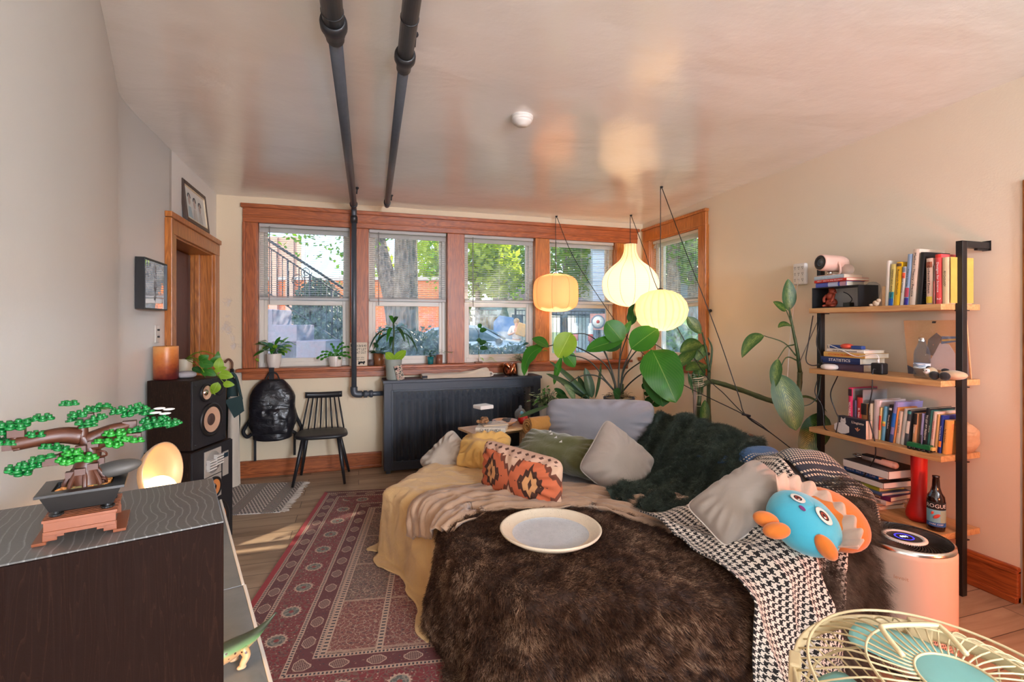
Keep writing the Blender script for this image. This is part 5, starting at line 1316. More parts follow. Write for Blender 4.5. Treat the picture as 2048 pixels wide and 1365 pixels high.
hk = thing('hanging_hook', 'dark strap hook over the window sill holding the backpack', 'hook', V((BX - .01, 5.14, 1.04)))
b = MB(); b.box(-.022, .022, -.058, -.055, -.11, .004); b.box(-.022, .022, -.055, .03, .0, .004); b.tube(smooth_path([(0, -.056, -.09), (0, -.058, -.11), (0, -.045, -.125), (0, -.03, -.11)], 5), .006, 8); b.build('strap', m_strap, hk, merge=False)
# ---------------------------------------------------------------- spindle chair
chd = thing('spindle_chair', 'black wooden spindle-back chair between the backpack and the radiator', 'chair', V((-.325, 4.89, 0)))
cx_, cy_ = -.325, 4.89
b = MB()
def seat(u, v):
    a = 2 * PI * u; r_ = 1.0
    x = math.copysign(abs(math.cos(a)) ** .55, math.cos(a)) * .225; y = math.copysign(abs(math.sin(a)) ** .6, math.sin(a)) * .205
    x *= 1.0 - .08 * (y / .205); return x, y
prof = [(0, .418), (.9, .42), (.99, .428), (1.0, .438), (.985, .450), (.93, .455), (.55, .449), (0, .446)]
vs = []; n = 40
for k in range(n):
    x, y = seat(k / n, 0)
    for r_, z in prof: vs.append((x * r_, y * r_, z))
m = len(prof); b.add(vs, [(k * m + i, ((k + 1) % n) * m + i, ((k + 1) % n) * m + i + 1, k * m + i + 1) for k in range(n) for i in range(m - 1)])
b.build('seat', m_chair, chd)
for (tx, ty, fx, fy) in ((-.15, -.13, -.235, -.165), (.15, -.13, .205, -.2), (-.14, .13, -.20, .205), (.14, .13, .235, .19)):
    b = MB(); b.tube([(fx, fy, 0.007), (lerp(fx, tx, .5), lerp(fy, ty, .5), .215), (tx, ty, .425)], [.0115, .0165, .0185], 14); b.build('leg', m_chair, chd)
for k in range(8):
    s = k / 7 - .5
    b = MB(); p0 = V((s * .375, .165 - .03 * (2 * s) ** 2, .45)); p1 = V((s * .27, .245 - .015 * (2 * s) ** 2, .745)); b.tube([p0, (p0 + p1) / 2, p1], [.007, .0088, .0062], 10); b.build('spindle', m_chair, chd)
b = MB(); 
for (dy, z0, z1) in ((0, .735, .79),):
    b.grid(16, 1, lambda u, v: (lerp(-.165, .165, u), .236 - .018 * (2 * u - 1) ** 2, lerp(z0, z1, v) + .006 * (2 * u - 1) ** 2)); 
b.build('top_rail', m_chair, chd, solid=-.022, bevel=.004)
# ---------------------------------------------------------------- radiator cover
RX0, RX1, RYF, RZ = .235, 1.852, 4.892, .908
rc = thing('radiator_cover', 'dark navy radiator cover with a perforated metal front under the windows', 'radiator cover', V((RX0, RYF, 0)))
W_, D_ = RX1 - RX0, 5.165 - RYF
b = MB(); b.box(-.012, W_ + .012, -.012, D_, RZ - .028, RZ); b.build('top', m_rad, rc, bevel=.003, merge=False)
b = MB()
fr4(b, 0, .0195, 0, W_, .03, RZ - .0285, .075); fr4(b, -.006, .012, .068, W_ - .068, .098, RZ - .095, .018)
b.build('front_frame', m_rad, rc, bevel=.002, merge=False)
for x in (0, W_ - .02): b = MB(); b.box(x, x + .02, .02, D_, .03, RZ - .028); b.build('side_panel', m_rad, rc, merge=False)
b = MB(); b.add([(.07, .012, .10), (W_ - .07, .012, .10), (W_ - .07, .012, RZ - .095), (.07, .012, RZ - .095)], [(0, 1, 2, 3)], [(0, 0), (W_ - .14, 0), (W_ - .14, RZ - .2), (0, RZ - .2)]); b.build('perforated_screen', m_screen, rc)
for x in (.02, W_ - .06):
    b = MB(); b.box(x, x + .04, .01, .05, 0, .032); b.build('foot', m_rad, rc, merge=False)
ra_ = thing('radiator', 'old ribbed radiator seen through the perforated cover', 'radiator', V((RX0, RYF, 0)))
for k in range(20):
    x = .15 + k * .068; b = MB()
    for yy in (.10, .17, .24): b.tube([(x, yy, .06), (x, yy, .70)], .020, 8)
    b.tube(smooth_path([(x, .10, .70), (x, .13, .74), (x, .21, .74), (x, .24, .70)], 4), .022, 8); b.tube([(x, .09, .1), (x, .25, .1)], .022, 8); b.build('section', m_radrib, ra_)
b = MB()
for z in (.1, .68): b.tube([(.13, .17, z), (.15 + 19 * .068, .17, z)], .018, 8)
for x in (.15, .15 + 19 * .068): b.tube([(x, .17, 0.0), (x, .17, .08)], .022, 8)
b.build('header_pipe', m_radrib, ra_)
# ---------------------------------------------------------------- things on the window sill and on the radiator cover
SZ = 1.0365
def sill(px, Y=5.165): p = PY(px, 735, Y); return V((p.x, Y, SZ))
def bushy(t, c, n, L, w, spread, mat, seed, up=.8, name='foliage', zr=(.1, 1.0), stem=True, droop=.4, shape=.4, pw=.9):
    """a tuft of short stalked leaves growing from the local point c"""
    rnd = random.Random(seed); b = MB(); s = MB()
    for k in range(n):
        d = rdir(rnd, *zr); r = rnd.uniform(.25, 1.0) * spread
        tip = V(c) + V((d.x * r, d.y * r, d.z * r * up + .15 * spread))
        s.tube(smooth_path([V(c), V(c) + V((d.x * r * .3, d.y * r * .3, r * .4)), tip], 3), .0012, 4)
        dd = (V((d.x, d.y, d.z * .4 - droop * rnd.random()))).normalized(); l = L * rnd.uniform(.6, 1.15)
        leaf(b, tip, tip + dd * l * .5 + V((0, 0, l * .12)), tip + dd * l, w * rnd.uniform(.7, 1.2), V((rnd.uniform(-.4, .4), rnd.uniform(-.6, .1), 1)), shape, 6, .15, 0, pw, 0, 2)
    b.build(name, mat, t)
    if stem: s.build('stems', m_stem, t)
t = thing('potted_plant', 'bushy arrowhead plant in a tall rounded white pot on the sill above the backpack', 'plant', sill(548, 5.155))
pot(t, .048, .067, .135, m_pot_w, round_=.006); bushy(t, (0, 0, .13), 34, .10, .05, .16, m_leaf, 11, .9, droop=.7, pw=.7); bushy(t, (.02, -.01, .13), 16, .09, .05, .16, m_leafl, 12, .8, 'young_leaves', droop=.6)
b = MB(); b.tube(smooth_path([(0, 0, .13), (-.08, -.02, .2), (-.14, -.02, .1), (-.145, -.02, .0)], 6), .0015, 5); leaf(b, (-.14, -.02, .10), (-.15, -.03, .08), (-.12, -.04, .06), .035); b.build('trailing_stem', m_leafl, t)
t = thing('potted_cactus', 'zygocactus with flat drooping segments in a short white pot on the sill', 'plant', sill(671, 5.155))
pot(t, .056, .064, .102, m_pot_w, round_=.004)
rnd = random.Random(5)
b = MB()
for a, el_, n_ in ((2.9, .45, 5), (2.6, .7, 4), (.5, .6, 5), (.1, .3, 4), (1.9, 1.2, 4), (1.2, 1.2, 5), (.85, 1.0, 5), (3.4, .2, 4), (-1.2, .1, 3), (-.6, .3, 3)):
    p = V((0, 0, .10)); e = el_
    for k in range(n_):
        d = V((math.cos(a) * math.cos(e), math.sin(a) * .6 * math.cos(e) - .15, math.sin(e))).normalized(); q = p + d * .042
        leaf(b, p, (p + q) / 2, q, .026, V((0, -.8, .6)), .6, 5, .1, 0, .5, 0, 2); p = q - d * .004; e -= .28
b.build('segments', m_leaf, t)
sg = thing('wooden_sign', 'small cream sign asking not to let the cat out, half behind the pipe', 'sign', V((PY(717, 732, 5.155).x, 5.155, SZ)))
b = MB(); b.box(-.085, .085, 0, .018, 0, .235); b.build('board', M('cream_board', (226, 210, 186), .7, var=.04), sg, bevel=.001, merge=False)
def yface(x, z, y=-.0006): return frame_m((x, y, z), V((1, 0, 0)), V((0, 0, 1)), V((0, -1, 0)))
for (s_, z_, h_) in (('Please', .205, .042), ("DON'T LET", .165, .036), ('the CAT OUT', .132, .034), ('no matter what', .085, .020), ('it tells you', .066, .020)):
    text_part('lettering', s_, h_, yface(0, z_), m_ink, sg, width=.15 if h_ > .03 else .11)
b = MB(); b.M = yface(.03, .03); b.prism([(-.035, -.012), (-.03, .008), (-.034, .022), (-.022, .012), (-.005, .016), (.012, .012), (.028, .02), (.036, .006), (.026, -.004), (.024, -.016), (.016, -.016), (.012, -.004), (-.012, -.004), (-.018, -.016), (-.026, -.016)], 0, .0008); b.build('cat_emblem', m_ink, sg)
t = thing('votive_glass', 'small smoky cut-glass votive beside the cat sign', 'glass', sill(742, 5.135))
def tumbler(t, r0, r1, h, mat, name='glass_body', facets=0):
    b = MB(); b.lathe([(0, .003), (r0 * .9, .003), (r0, .006), (r1, h), (r1 - .003, h), (r0 - .003, .009), (0, .008)], facets or 28); b.build(name, mat, t)
tumbler(t, .026, .028, .062, clear_mat('smoke_glass', (.22, .17, .17), dens=.55), facets=12)
t = thing('potted_plant', 'small plant in an amber glass jar behind the votive', 'plant', sill(758, 5.175))
tumbler(t, .052, .056, .125, m_amber); b = MB(); b.lathe([(0, .012), (.048, .012), (.05, .105), (0, .11)], 20); b.build('soil', M('amber_soil', (150, 74, 36), .8), t)
bushy(t, (0, 0, .11), 16, .07, .05, .09, m_leafd, 21, .6, pw=.7); bushy(t, (0, 0, .12), 8, .03, .018, .13, m_leaf, 22, 1.2, 'thin_shoots')
# dracaena in the sage pot on the radiator
RTZ = RZ + .0005
def rad(px, Y): p = PY(px, 750, Y); return V((p.x, Y, RTZ))
t = thing('potted_dracaena', 'dracaena with long drooping leaves in a sage green pot on the radiator cover', 'plant', rad(787, 4.97))
pot(t, .068, .082, .20, m_pot_g)
b = MB(); b.tube(smooth_path([(0, 0, .19), (-.004, 0, .33), (.004, 0, .46), (0, 0, .56)], 5), .009, 8); b.build('stalk', m_stem, t)
for k, (a, L, e, z) in enumerate(((2.6, .20, .5, .50), (2.95, .26, .35, .48), (.25, .24, .45, .50), (.6, .22, .6, .47), (-.2, .26, .25, .46), (3.4, .22, .2, .45), (1.8, .16, 1.1, .55), (1.2, .14, 1.2, .55), (-.9, .18, .4, .5), (-2.0, .18, .4, .5), (4.4, .14, .3, .42))):
    d = V((math.cos(a), math.sin(a) * .6, 0)); b = MB(); p = V((0, 0, z))
    leaf(b, p, p + d * L * .62 + V((0, 0, L * math.sin(e) * .7)), p + d * L * .92 + V((0, 0, -L * (.75 if e < .7 else -.5))), .042, V((0, -.3, 1)), .45, 12, .15, .1, .8); b.build('leaf', m_leafd if k % 3 else m_leaf, t)
for a, L in ((2.3, .12), (.75, .16)):
    b = MB(); d = V((math.cos(a), -.3, math.sin(abs(a)) * .9)); leaf(b, (0, -.02, .19), V((0, -.02, .19)) + d * L * .5, V((0, -.02, .19)) + d * L, .085, V((0, -1, .3)), .45, 8, .1, 0, .6); b.build('basal_leaf', m_leafl, t)
ph_ = thing('phone', 'phone in a marbled floral case leaning on the sage green pot', 'phone', frame_m(rad(802, 4.90), V((1, 0, 0)), V((0, .97, .25)).normalized(), V((0, -.25, .97)).normalized()))
def marble():
    g = Gm('floral_case'); v, _ = g.vor(g.co(), 42, 'DISTANCE_TO_EDGE'); n = g.noise(g.co(), 30, 3); vv, c = g.vor(g.co(), 42)
    col = g.mix(v < .08, g.ramp(S(g, c), [(0, lin((44, 46, 46))), (.5, lin((92, 96, 92))), (.7, lin((206, 160, 150))), (1, lin((60, 66, 62)))]), lin((226, 208, 186))); g.bsdf(col, .3); return g.m
b = MB(Matrix.Rotation(-.22, 4, 'Y')); b.box(-.036, .036, -.004, .005, 0.002, .155); b.build('case', marble(), ph_, bevel=.003)
b = MB(Matrix.Rotation(-.22, 4, 'Y')); b.box(-.034, .034, .005, .0065, .004, .153); b.build('screen', m_black, ph_, merge=False)
b = MB(Matrix.Rotation(-.22, 4, 'Y')); b.lathe([(.0, .004), (.011, .004), (.011, .001)], 16, frame_m((-.018, -.004, .128), V((1, 0, 0)), V((0, 0, 1)), V((0, -1, 0)))); b.build('camera_lens', m_black, ph_)
tg = thing('folded_tote', 'folded cream canvas bag lying on the radiator cover', 'bag', rad(911, 4.985))
def toteg(u, v):
    x = lerp(-.345, .345, u); y = lerp(-.085, .10, v); z = .012 + .050 * math.sin(PI * min(1, max(0, v))) ** .3 * (.7 + .5 * sstep(.55, .95, u)) + .010 * nz((u * 7, v * 3, 0), 1, 3) + .025 * sstep(.7, .95, u) * v
    return V((x + .01 * nz((u * 3, v * 4, 1), 1), y, max(.004, z)))
b = MB(); b.grid(40, 14, toteg)
def toteg2(u, v): p = toteg(u, 0); return V((p.x, -.085 - .018 * math.sin(v * PI), lerp(.002, p.z, v) - .03 * (1 - v) * math.sin(u * PI) ** 2 * .0))
b.grid(40, 4, toteg2); b.add([(-.345, -.085, .002), (.345, -.085, .002), (.345, .10, .002), (-.345, .10, .002)], [(3, 2, 1, 0)])
b.grid(1, 8, lambda u, v: (lerp(-.345, -.345, u), lerp(-.085, .1, v), lerp(.002, toteg(0, v).z, u))); b.grid(1, 8, lambda u, v: (.345, lerp(-.085, .1, v), lerp(.002, toteg(1, v).z, u)))
b.build('canvas', m_canvas, tg)
b = MB()
for k in range(3): b.tube(smooth_path([(.33, -.02 + k * .03, .03), (.375, -.03 + k * .03, .045), (.385, -.05 + k * .03, .02), (.36, -.05 + k * .03, .008)], 5), .007, 6)
b.build('cord_end', M('white_cord', (226, 218, 210), .9), tg)
b = MB(); b.box(-.350, -.30, -.10, -.088, .004, .035); b.build('printed_tab', M('ink_tab', (40, 42, 50), .8), tg, merge=False)
kn = thing('copper_knot', 'shiny copper knot sculpture on the radiator cover', 'ornament', rad(1021, 4.98))
b = MB()
pts = []
for k in range(90):
    a = 2 * PI * k / 90; pts.append(V((.052 * (math.sin(a) + 1.3 * math.sin(2 * a)) * .55, .052 * (math.cos(a) - 1.3 * math.cos(2 * a)) * .5, .070 + .048 * -math.sin(3 * a))))
b.tube(pts, .021, 12, closed=True); b.build('knot', M('polished_copper', (196, 120, 84), .16, 1.0, var=.2), kn)
t = thing('potted_plant', 'variegated trailing plant in a cream pot beside the copper knot', 'plant', rad(1045, 4.985))
pot(t, .056, .062, .125, M('cream_glaze', (222, 214, 190), .35)); bushy(t, (0, 0, .12), 80, .035, .016, .15, m_leafv, 31, .75, droop=.6)
b = MB(); b.box(-.002, .010, -.064, -.060, .03, .11); b.build('gold_mark', m_brass, t, merge=False)
t = thing('potted_ivy', 'tiny ivy in a teal glass tumbler on the sill between the second and third windows', 'plant', sill(861, 5.15))
tumbler(t, .028, .034, .078, m_teal); bushy(t, (0, 0, .07), 24, .028, .022, .09, m_leafd, 41, .7, droop=.5, pw=.6)
b = MB(); st_ = [(0, 0, .08), (.08, 0, .15), (.16, 0, .13), (.24, 0, .11)]; b.tube(smooth_path(st_, 6), .001, 4)
for k in range(10): x = .04 + k * .021; leaf(b, (x, 0, .125 - .001 * k), (x + .008, -.008, .135), (x + .014, -.014, .128 if k % 2 else .105), .013, n=4)
b.build('runner', m_leafv, t)
t = thing('votive_jar', 'copper glass votive jar beside the teal tumbler', 'glass', sill(878, 5.15)); tumbler(t, .036, .038, .098, m_copperg)
b = MB(); b.lathe([(0, .010), (.031, .010), (.031, .04), (0, .042)], 20); b.build('candle_wax', M('copper_wax', (206, 130, 96), .5), t)
t = thing('wire_trellis_plant', 'vine climbing a thin wire stand on a small wooden base on the sill', 'plant', sill(957, 5.15))
b = MB(); b.box(-.042, .042, -.02, .02, 0, .016); b.build('base', m_bark, t, bevel=.002)
b = MB(); b.tube([(0, 0, .015), (.0, 0, .36)], .0022, 6); b.tube([(0, 0, .33), (-.05, 0, .41)], .0018, 6); b.tube([(0, 0, .28), (.025, 0, .36)], .0018, 6); b.build('wire', m_black, t)
for (x, z, a, L) in ((.015, .34, .2, .075), (.01, .20, .35, .08), (.015, .155, -.05, .085), (.0, .22, 1.2, .05), (.0, .38, .6, .045)):
    b = MB(); d = V((math.cos(a), -.25, math.sin(a))); leaf(b, (x, 0, z), V((x, -.005, z + .02)) + d * L * .5, V((x, 0, z)) + d * L, .058, V((0, -.9, .5)), .35, 8, .15, 0, .6); b.build('leaf', m_leafd, t)
b = MB(); b.tube(smooth_path([(0, 0, .13), (.02, -.02, .05), (.07, -.03, .025), (.13, -.03, .04), (.2, -.03, .01)], 6), .0016, 5); leaf(b, (.1, -.03, .05), (.13, -.04, .07), (.17, -.05, .035), .035); leaf(b, (.02, -.02, .06), (.03, -.04, .05), (.05, -.05, .02), .03); b.build('runner', m_leafl, t)
t = thing('potted_pothos', 'small dark pothos in a terracotta pot at the post behind the cream pot', 'plant', sill(1066, 5.15))
pot(t, .035, .045, .075, m_terra); bushy(t, (0, 0, .07), 14, .065, .045, .12, m_leafd, 51, 1.1, pw=.6, droop=.6); bushy(t, (0, 0, .08), 6, .05, .03, .15, m_leaf, 52, 1.2, 'young_leaves')
# ---------------------------------------------------------------- sofa, throws and cushions
POLY = [(.16, 3.2), (.40, 2.62), (.42, 2.05), (.60, 1.68), (1.28, 1.50), (1.75, 1.53), (2.25, 1.70), (2.46, 3.1), (2.42, 4.02), (.98, 4.05), (.52, 3.70)]
def sdf(x, y):
    d = 1e9; ins = False; n = len(POLY); j = n - 1
    for i in range(n):
        ax, ay = POLY[j]; bx, by = POLY[i]
        ex, ey = bx - ax, by - ay; t = max(0, min(1, ((x - ax) * ex + (y - ay) * ey) / (ex * ex + ey * ey)))
        d = min(d, math.hypot(x - ax - ex * t, y - ay - ey * t))
        if (ay > y) != (by > y) and x < ex * (y - ay) / (by - ay) + ax: ins = not ins
        j = i
    return -d if ins else d
def grad(x, y, e=.05):
    gx = sdf(x + e, y) - sdf(x - e, y); gy = sdf(x, y + e) - sdf(x, y - e); l = math.hypot(gx, gy) or 1
    return gx / l, gy / l
def top_h(x, y):
    e = (2.25 + (y - 1.7) * .143) - x
    h = .42 + .25 * (1 - sstep(.16, .62, e)) * sstep(1.5, 1.98, y) * (1 - sstep(3.3, 3.7, y))
    h += .13 * sstep(1.38, 1.75, x) * (1 - sstep(1.8, 2.25, y)) * (1 - .6 * sstep(2.1, 2.35, x) * 0)
    h += .035 * (1 - sstep(.0, .75, math.hypot(x - .95, y - 2.05)))
    return h
RC = .085
def drape(x, y, off=0.0, flare=.10, fold=0.0, ff=9.0, seed=0.0, wr=.012, wf=4.0):
    s = sdf(x, y) + RC
    w = wr * nz((x * wf, y * wf, seed), 1.0) + wr * .5 * nz((x * wf * 2.3, y * wf * 2.3, seed + 5), 1.0)
    if s <= 0: return V((x, y, top_h(x, y) + off + abs(w) * 1.3))
    gx, gy = grad(x, y); qx, qy = x - gx * s, y - gy * s; h = top_h(qx, qy) + off; r = RC + off
    a_end = RC * PI / 2
    if s < a_end:
        a = s / RC; return V((qx + gx * r * math.sin(a), qy + gy * r * math.sin(a), h - RC + RC * math.cos(a) + abs(w) * (1 - a / 1.6)))
    dn = s - a_end; al = math.atan2(qy - 2.6, qx - 1.3)
    fo = fold * sstep(0, .25, dn) * (.9 + math.sin(al * ff + 2.5 * nz((qx * 2, qy * 2, seed), 1))) + .6 * abs(w) * sstep(0, .15, dn)
    z = h - RC - dn; ex = 0
    if z < .018: ex = (.018 - z) * .55; z = .018 + .012 * abs(nz((x * 14, y * 14, seed), 1))
    rr = r + flare * dn + fo + ex
    return V((qx + gx * rr, qy + gy * rr, z))
def bil(A, B, C, D, bulge=(0, 0)):
    A, B, C, D = [V((*p, 0)) for p in (A, B, C, D)]
    def f(u, v):
        p = (A * (1 - u) + B * u) * (1 - v) + (D * (1 - u) + C * u) * v
        k = math.sin(u * PI) * v; return p.x + bulge[0] * k, p.y + bulge[1] * k
    return f
def ridge(a, c, s=0.0): return (1 - abs(nz((a, c, s), 1.0)) * 1.6) ** 2
def throw(name, label, cat, plan, nu, nv, mat, off, part='fabric', uvs=None, solid=.006, group=None, lift=None, **kw):
    c = plan(.5, .5)
    t = thing(name, label, cat, V((c[0], c[1], .0)), group)
    b = MB()
    def fn(u, v):
        x, y = plan(u, v); return drape(x, y, off + (lift(u, v) if lift else 0), **kw)
    b.grid(nu, nv, fn, uvf=uvs)
    o = b.build(part, mat, t, world=True, solid=solid)
    return t, o
# the sofa itself
sf = thing('sofa', 'low grey corner sofa under the blankets and cushions', 'sofa', V((1.3, 2.6, 0)))
b = MB(); C0 = V((1.3, 2.6, 0)); NA = 96
def edge_r(a):
    lo, hi = 0, 3
    for _ in range(26):
        m = (lo + hi) / 2
        if sdf(C0.x + math.cos(a) * m, C0.y + math.sin(a) * m) < 0: lo = m
        else: hi = m
    return lo
ER = [edge_r(2 * PI * k / NA) for k in range(NA)]
rows = [0.02 + .98 * k / 16 for k in range(17)]
vs = [drape(C0.x, C0.y)]
for k in range(NA):
    a = 2 * PI * k / NA
    for q in rows: vs.append(drape(C0.x + math.cos(a) * ER[k] * q * .999, C0.y + math.sin(a) * ER[k] * q * .999, 0, wr=.004))
    e = drape(C0.x + math.cos(a) * (ER[k] + .05), C0.y + math.sin(a) * (ER[k] + .05), 0, wr=0); e2 = V((e.x, e.y, .05)); vs += [e2]
nr = len(rows) + 1
fs = []
for k in range(NA):
    l = (k + 1) % NA; fs.append((0, 1 + k * nr, 1 + l * nr))
    for i in range(nr - 1): fs.append((1 + k * nr + i, 1 + k * nr + i + 1, 1 + l * nr + i + 1, 1 + l * nr + i))
fs.append(tuple(1 + k * nr + nr - 1 for k in range(NA)))
b.add(vs, fs); b.build('upholstered_base', m_sofa, sf, world=True)
for (x, y) in ((.75, 2.0), (2.1, 1.9), (2.3, 3.8), (.75, 3.6)):
    b = MB(); b.lathe([(.03, 0), (.035, .06), (0, .06)], 14, Matrix.Translation((x, y, 0))); b.build('leg', m_black, sf, world=True)
def fan(c, a0, a1, rin, hang):
    def f(u, v):
        a = lerp(a0, a1, u); lo, hi = 0, 3.0
        for _ in range(16):
            m = (lo + hi) / 2
            if sdf(c[0] + math.cos(a) * m, c[1] + math.sin(a) * m) < 0: lo = m
            else: hi = m
        r = lerp(rin * lo, lo + (hang(u) if callable(hang) else hang), v); return c[0] + math.cos(a) * r, c[1] + math.sin(a) * r
    return f
throw('bed_sheet', 'cream and tan sheet draped over the left end of the sofa', 'sheet', fan((1.25, 2.75), R(120), R(203), .08, lambda u: .42 + .16 * math.sin(u * 12) ** 2 * sstep(.25, .5, u)), 130, 70, m_sheet, .006, 'sheet', fold=.030, ff=9, wr=.010, wf=5, flare=.07, seed=1, lift=lambda u, v: .010 * max(0, ridge(u * 9, v * 6, 3)) + .006 * max(0, ridge(u * 16, v * 15, 6)))
cl = [PZ(846, 1040, .44), PZ(930, 1005, .44), PZ(1060, 1000, .44), PZ(1200, 1000, .44), PZ(1345, 1035, .44), PZ(1420, 1050, .46)]
clp = smooth_path([V((p.x, p.y, 0)) for p in cl], 12)
def duv(u, v):
    i = u * (len(clp) - 1); k = min(int(i), len(clp) - 2); p = clp[k].lerp(clp[k + 1], i - k); d = (clp[k + 1] - clp[k]).normalized()
    return p.x - d.y * (v - .5) * .52 + .02 * nz((u * 5, v * 5, 2)), p.y + d.x * (v - .5) * .52
t_, o_ = throw('duvet', 'crumpled taupe satin sheet between the patterned cushion and the brown fur', 'bedding', duv, 120, 60, m_duvet, .010, 'bedding', wr=.020, wf=5, seed=3, fold=.012, flare=.12, lift=lambda u, v: .032 * max(0, ridge(u * 3 + v * .8, v * 7, 2)) + .016 * max(0, ridge(u * 6, v * 14, 7)))
def hair(o, mat, n, length, child, seed, rad=.0011, align=(0, 0, 0), rnd=.02, tip=.25, rough=.004, clump=.25, nf=.7):
    o.data.materials.append(mat)
    md = o.modifiers.new('pile', 'PARTICLE_SYSTEM'); ps = o.particle_systems[-1]; ps.seed = seed; s = ps.settings
    s.type = 'HAIR'; s.count = n; s.hair_step = 3; s.render_step = 3; s.display_step = 2
    s.use_advanced_hair = True
    s.normal_factor = length * .25 * nf; s.factor_random = length * .25 * rnd; s.object_align_factor = tuple(length * .25 * q for q in align)
    s.child_type = 'SIMPLE'; s.rendered_child_count = child; s.child_percent = 1; s.child_length = 1.0; s.child_radius = .022; s.child_roundness = .6
    s.clump_factor = clump; s.roughness_1 = rough; s.roughness_1_size = .02; s.roughness_2 = rough * 1.5; s.roughness_endpoint = rough
    s.root_radius = 1.0; s.tip_radius = tip; s.radius_scale = rad; s.material = len(o.data.materials); s.emit_from = 'FACE'; s.use_even_distribution = True
    md2 = [m for m in o.modifiers if m.type == 'SOLIDIFY']
    return ps
m_furb = M('fur_backing', (62, 42, 32), .95); m_greenb = M('green_backing', (48, 60, 52), .95); m_peltb = M('pelt_backing', (76, 64, 54), .95)
t_, o_ = throw('fur_throw', 'brown faux fur throw under the round tray, hanging to the floor', 'throw', bil((-.02, 1.06), (1.56, 1.04), (1.52, 2.16), (.0, 2.46), (.02, .18)), 90, 90, m_furb, .022, 'fur', fold=.030, ff=13, flare=.10, wr=.016, wf=5, seed=6, solid=0)
hair(o_, m_fur, 9000, .030, 16, 3, .0012, (.25, -.45, -.35), .30, rough=.003)
t_, o_ = throw('shag_throw', 'dark green shaggy throw over the back of the sofa between the two taupe pillows', 'throw', bil((1.33, 2.48), (1.50, 1.90), (2.62, 2.54), (2.50, 3.82)), 90, 90, m_greenb, .026, 'shag', wr=.030, wf=4.2, seed=9, solid=0, lift=lambda u, v: .06 * max(0, ridge(u * 5 - v * 1.0, v * 1.6, 4)))
hair(o_, m_green, 7000, .030, 12, 5, .0012, (-.3, -.3, -.4), .5, rough=.006)
throw('striped_blanket', 'navy and blue knitted blanket with white stripes over the right end of the sofa', 'blanket', bil((2.0, 1.68), (2.0, 2.62), (2.92, 2.66), (2.86, 1.50)), 60, 70, m_navy, .034, 'knit', uvs=lambda u, v: (v * .95, 1.02 - u * 1.0), wr=.018, wf=5, fold=.02, ff=11, seed=12, solid=.008, lift=lambda u, v: .03 * max(0, ridge(u * 3, v * 1.5, 8)))
throw('houndstooth_blanket', 'black and white houndstooth blanket hanging over the front of the sofa beside the fur throw', 'blanket', bil((1.36, .98), (1.76, .98), (1.98, 2.02), (1.33, 2.13)), 80, 110, m_hounds, .052, 'wool', uvs=lambda u, v: (u * .52, v * 1.1), wr=.020, wf=5.0, fold=.035, ff=30, seed=15, solid=.006, lift=lambda u, v: .05 * max(0, ridge(u * 3.2 + v, v * 1.2, 5)))
t_, o_ = throw('shag_pelt', 'grey brown long-haired pelt hanging at the right front corner under the blue plush', 'throw', bil((1.66, 1.06), (2.24, 1.16), (2.18, 1.74), (1.74, 1.80)), 50, 60, m_peltb, .030, 'pelt', wr=.02, wf=4, fold=.02, ff=20, seed=18, solid=0)
hair(o_, m_pelt, 2600, .085, 16, 7, .0013, (-.15, -.3, -.6), .6, rough=.014, clump=.75, nf=.5)
# cushions
def cushion(name, label, M_, W, H, T, mat, pinch=.05, p=3.0, seed=0, wr=.012, piping=None, uvk=(1, 1), group=None, boxy=.6, extra=None):
    t = thing(name, label, 'cushion', M_, group)
    b = MB(); n = 44
    def mk(sg):
        def fn(a, c):
            u, v = a * 2 - 1, c * 2 - 1
            rc = 1 - .10 * (abs(u) * abs(v)) ** 5; x = u * W / 2 * rc * (1 - pinch * (1 - v * v) * abs(u)); y = v * H / 2 * rc * (1 - pinch * (1 - u * u) * abs(v))
            k = max(0, (1 - abs(u) ** p) * (1 - abs(v) ** p)) ** boxy
            e = max(abs(u), abs(v)); ang = math.atan2(v, u)
            w_ = wr * (nz((u * 2.2, v * 2.2, seed + sg), 1) + .6 * math.sin(ang * 17 + 3 * nz((u, v, seed), 1)) * sstep(.45, .85, e) * (1 - sstep(.9, 1, e))) * min(1, k * 2)
            return V((x, y, sg * (T / 2 * k) + w_))
        return fn
    b.grid(n, n, mk(1), uvf=lambda a, c: (a * uvk[0], c * uvk[1])); b.grid(n, n, mk(-1), uvf=lambda a, c: (a * uvk[0], c * uvk[1]))
    b.build('cover', mat, t, merge=True)
    if piping:
        b = MB(); P_ = []
        for k in range(80):
            s = k / 80 * 4; i = int(s); f_ = (s - i) * 2 - 1
            u, v = ((f_, -1), (1, f_), (-f_, 1), (-1, -f_))[i]
            P_.append(mk(1)(u / 2 + .5, v / 2 + .5))
        b.tube(P_, .004, 6, closed=True); b.build('piping', piping, t)
    if extra: extra(t, mk(1))
    return t
def axes(c, xpx, up, tilt_n):
    """matrix at c: x toward the picture direction (dx, dy, dz in right/forward/up), normal towards tilt_n"""
    x = (RT * xpx[0] + FW * xpx[1] + V((0, 0, xpx[2]))).normalized(); n = (RT * tilt_n[0] + FW * tilt_n[1] + V((0, 0, tilt_n[2]))).normalized()
    n = (n - x * n.dot(x)).normalized(); y = n.cross(x); return frame_m(c, x, y, n)
cushion('back_cushion', 'large grey linen back cushion standing in front of the plants', axes(AT(1200, 851, 3.93), (1, -.12, .0), 0, (.0, -.93, .30)), .87, .42, .24, m_gcush, .02, 6, 1, .024, piping=m_gcush, boxy=.42)
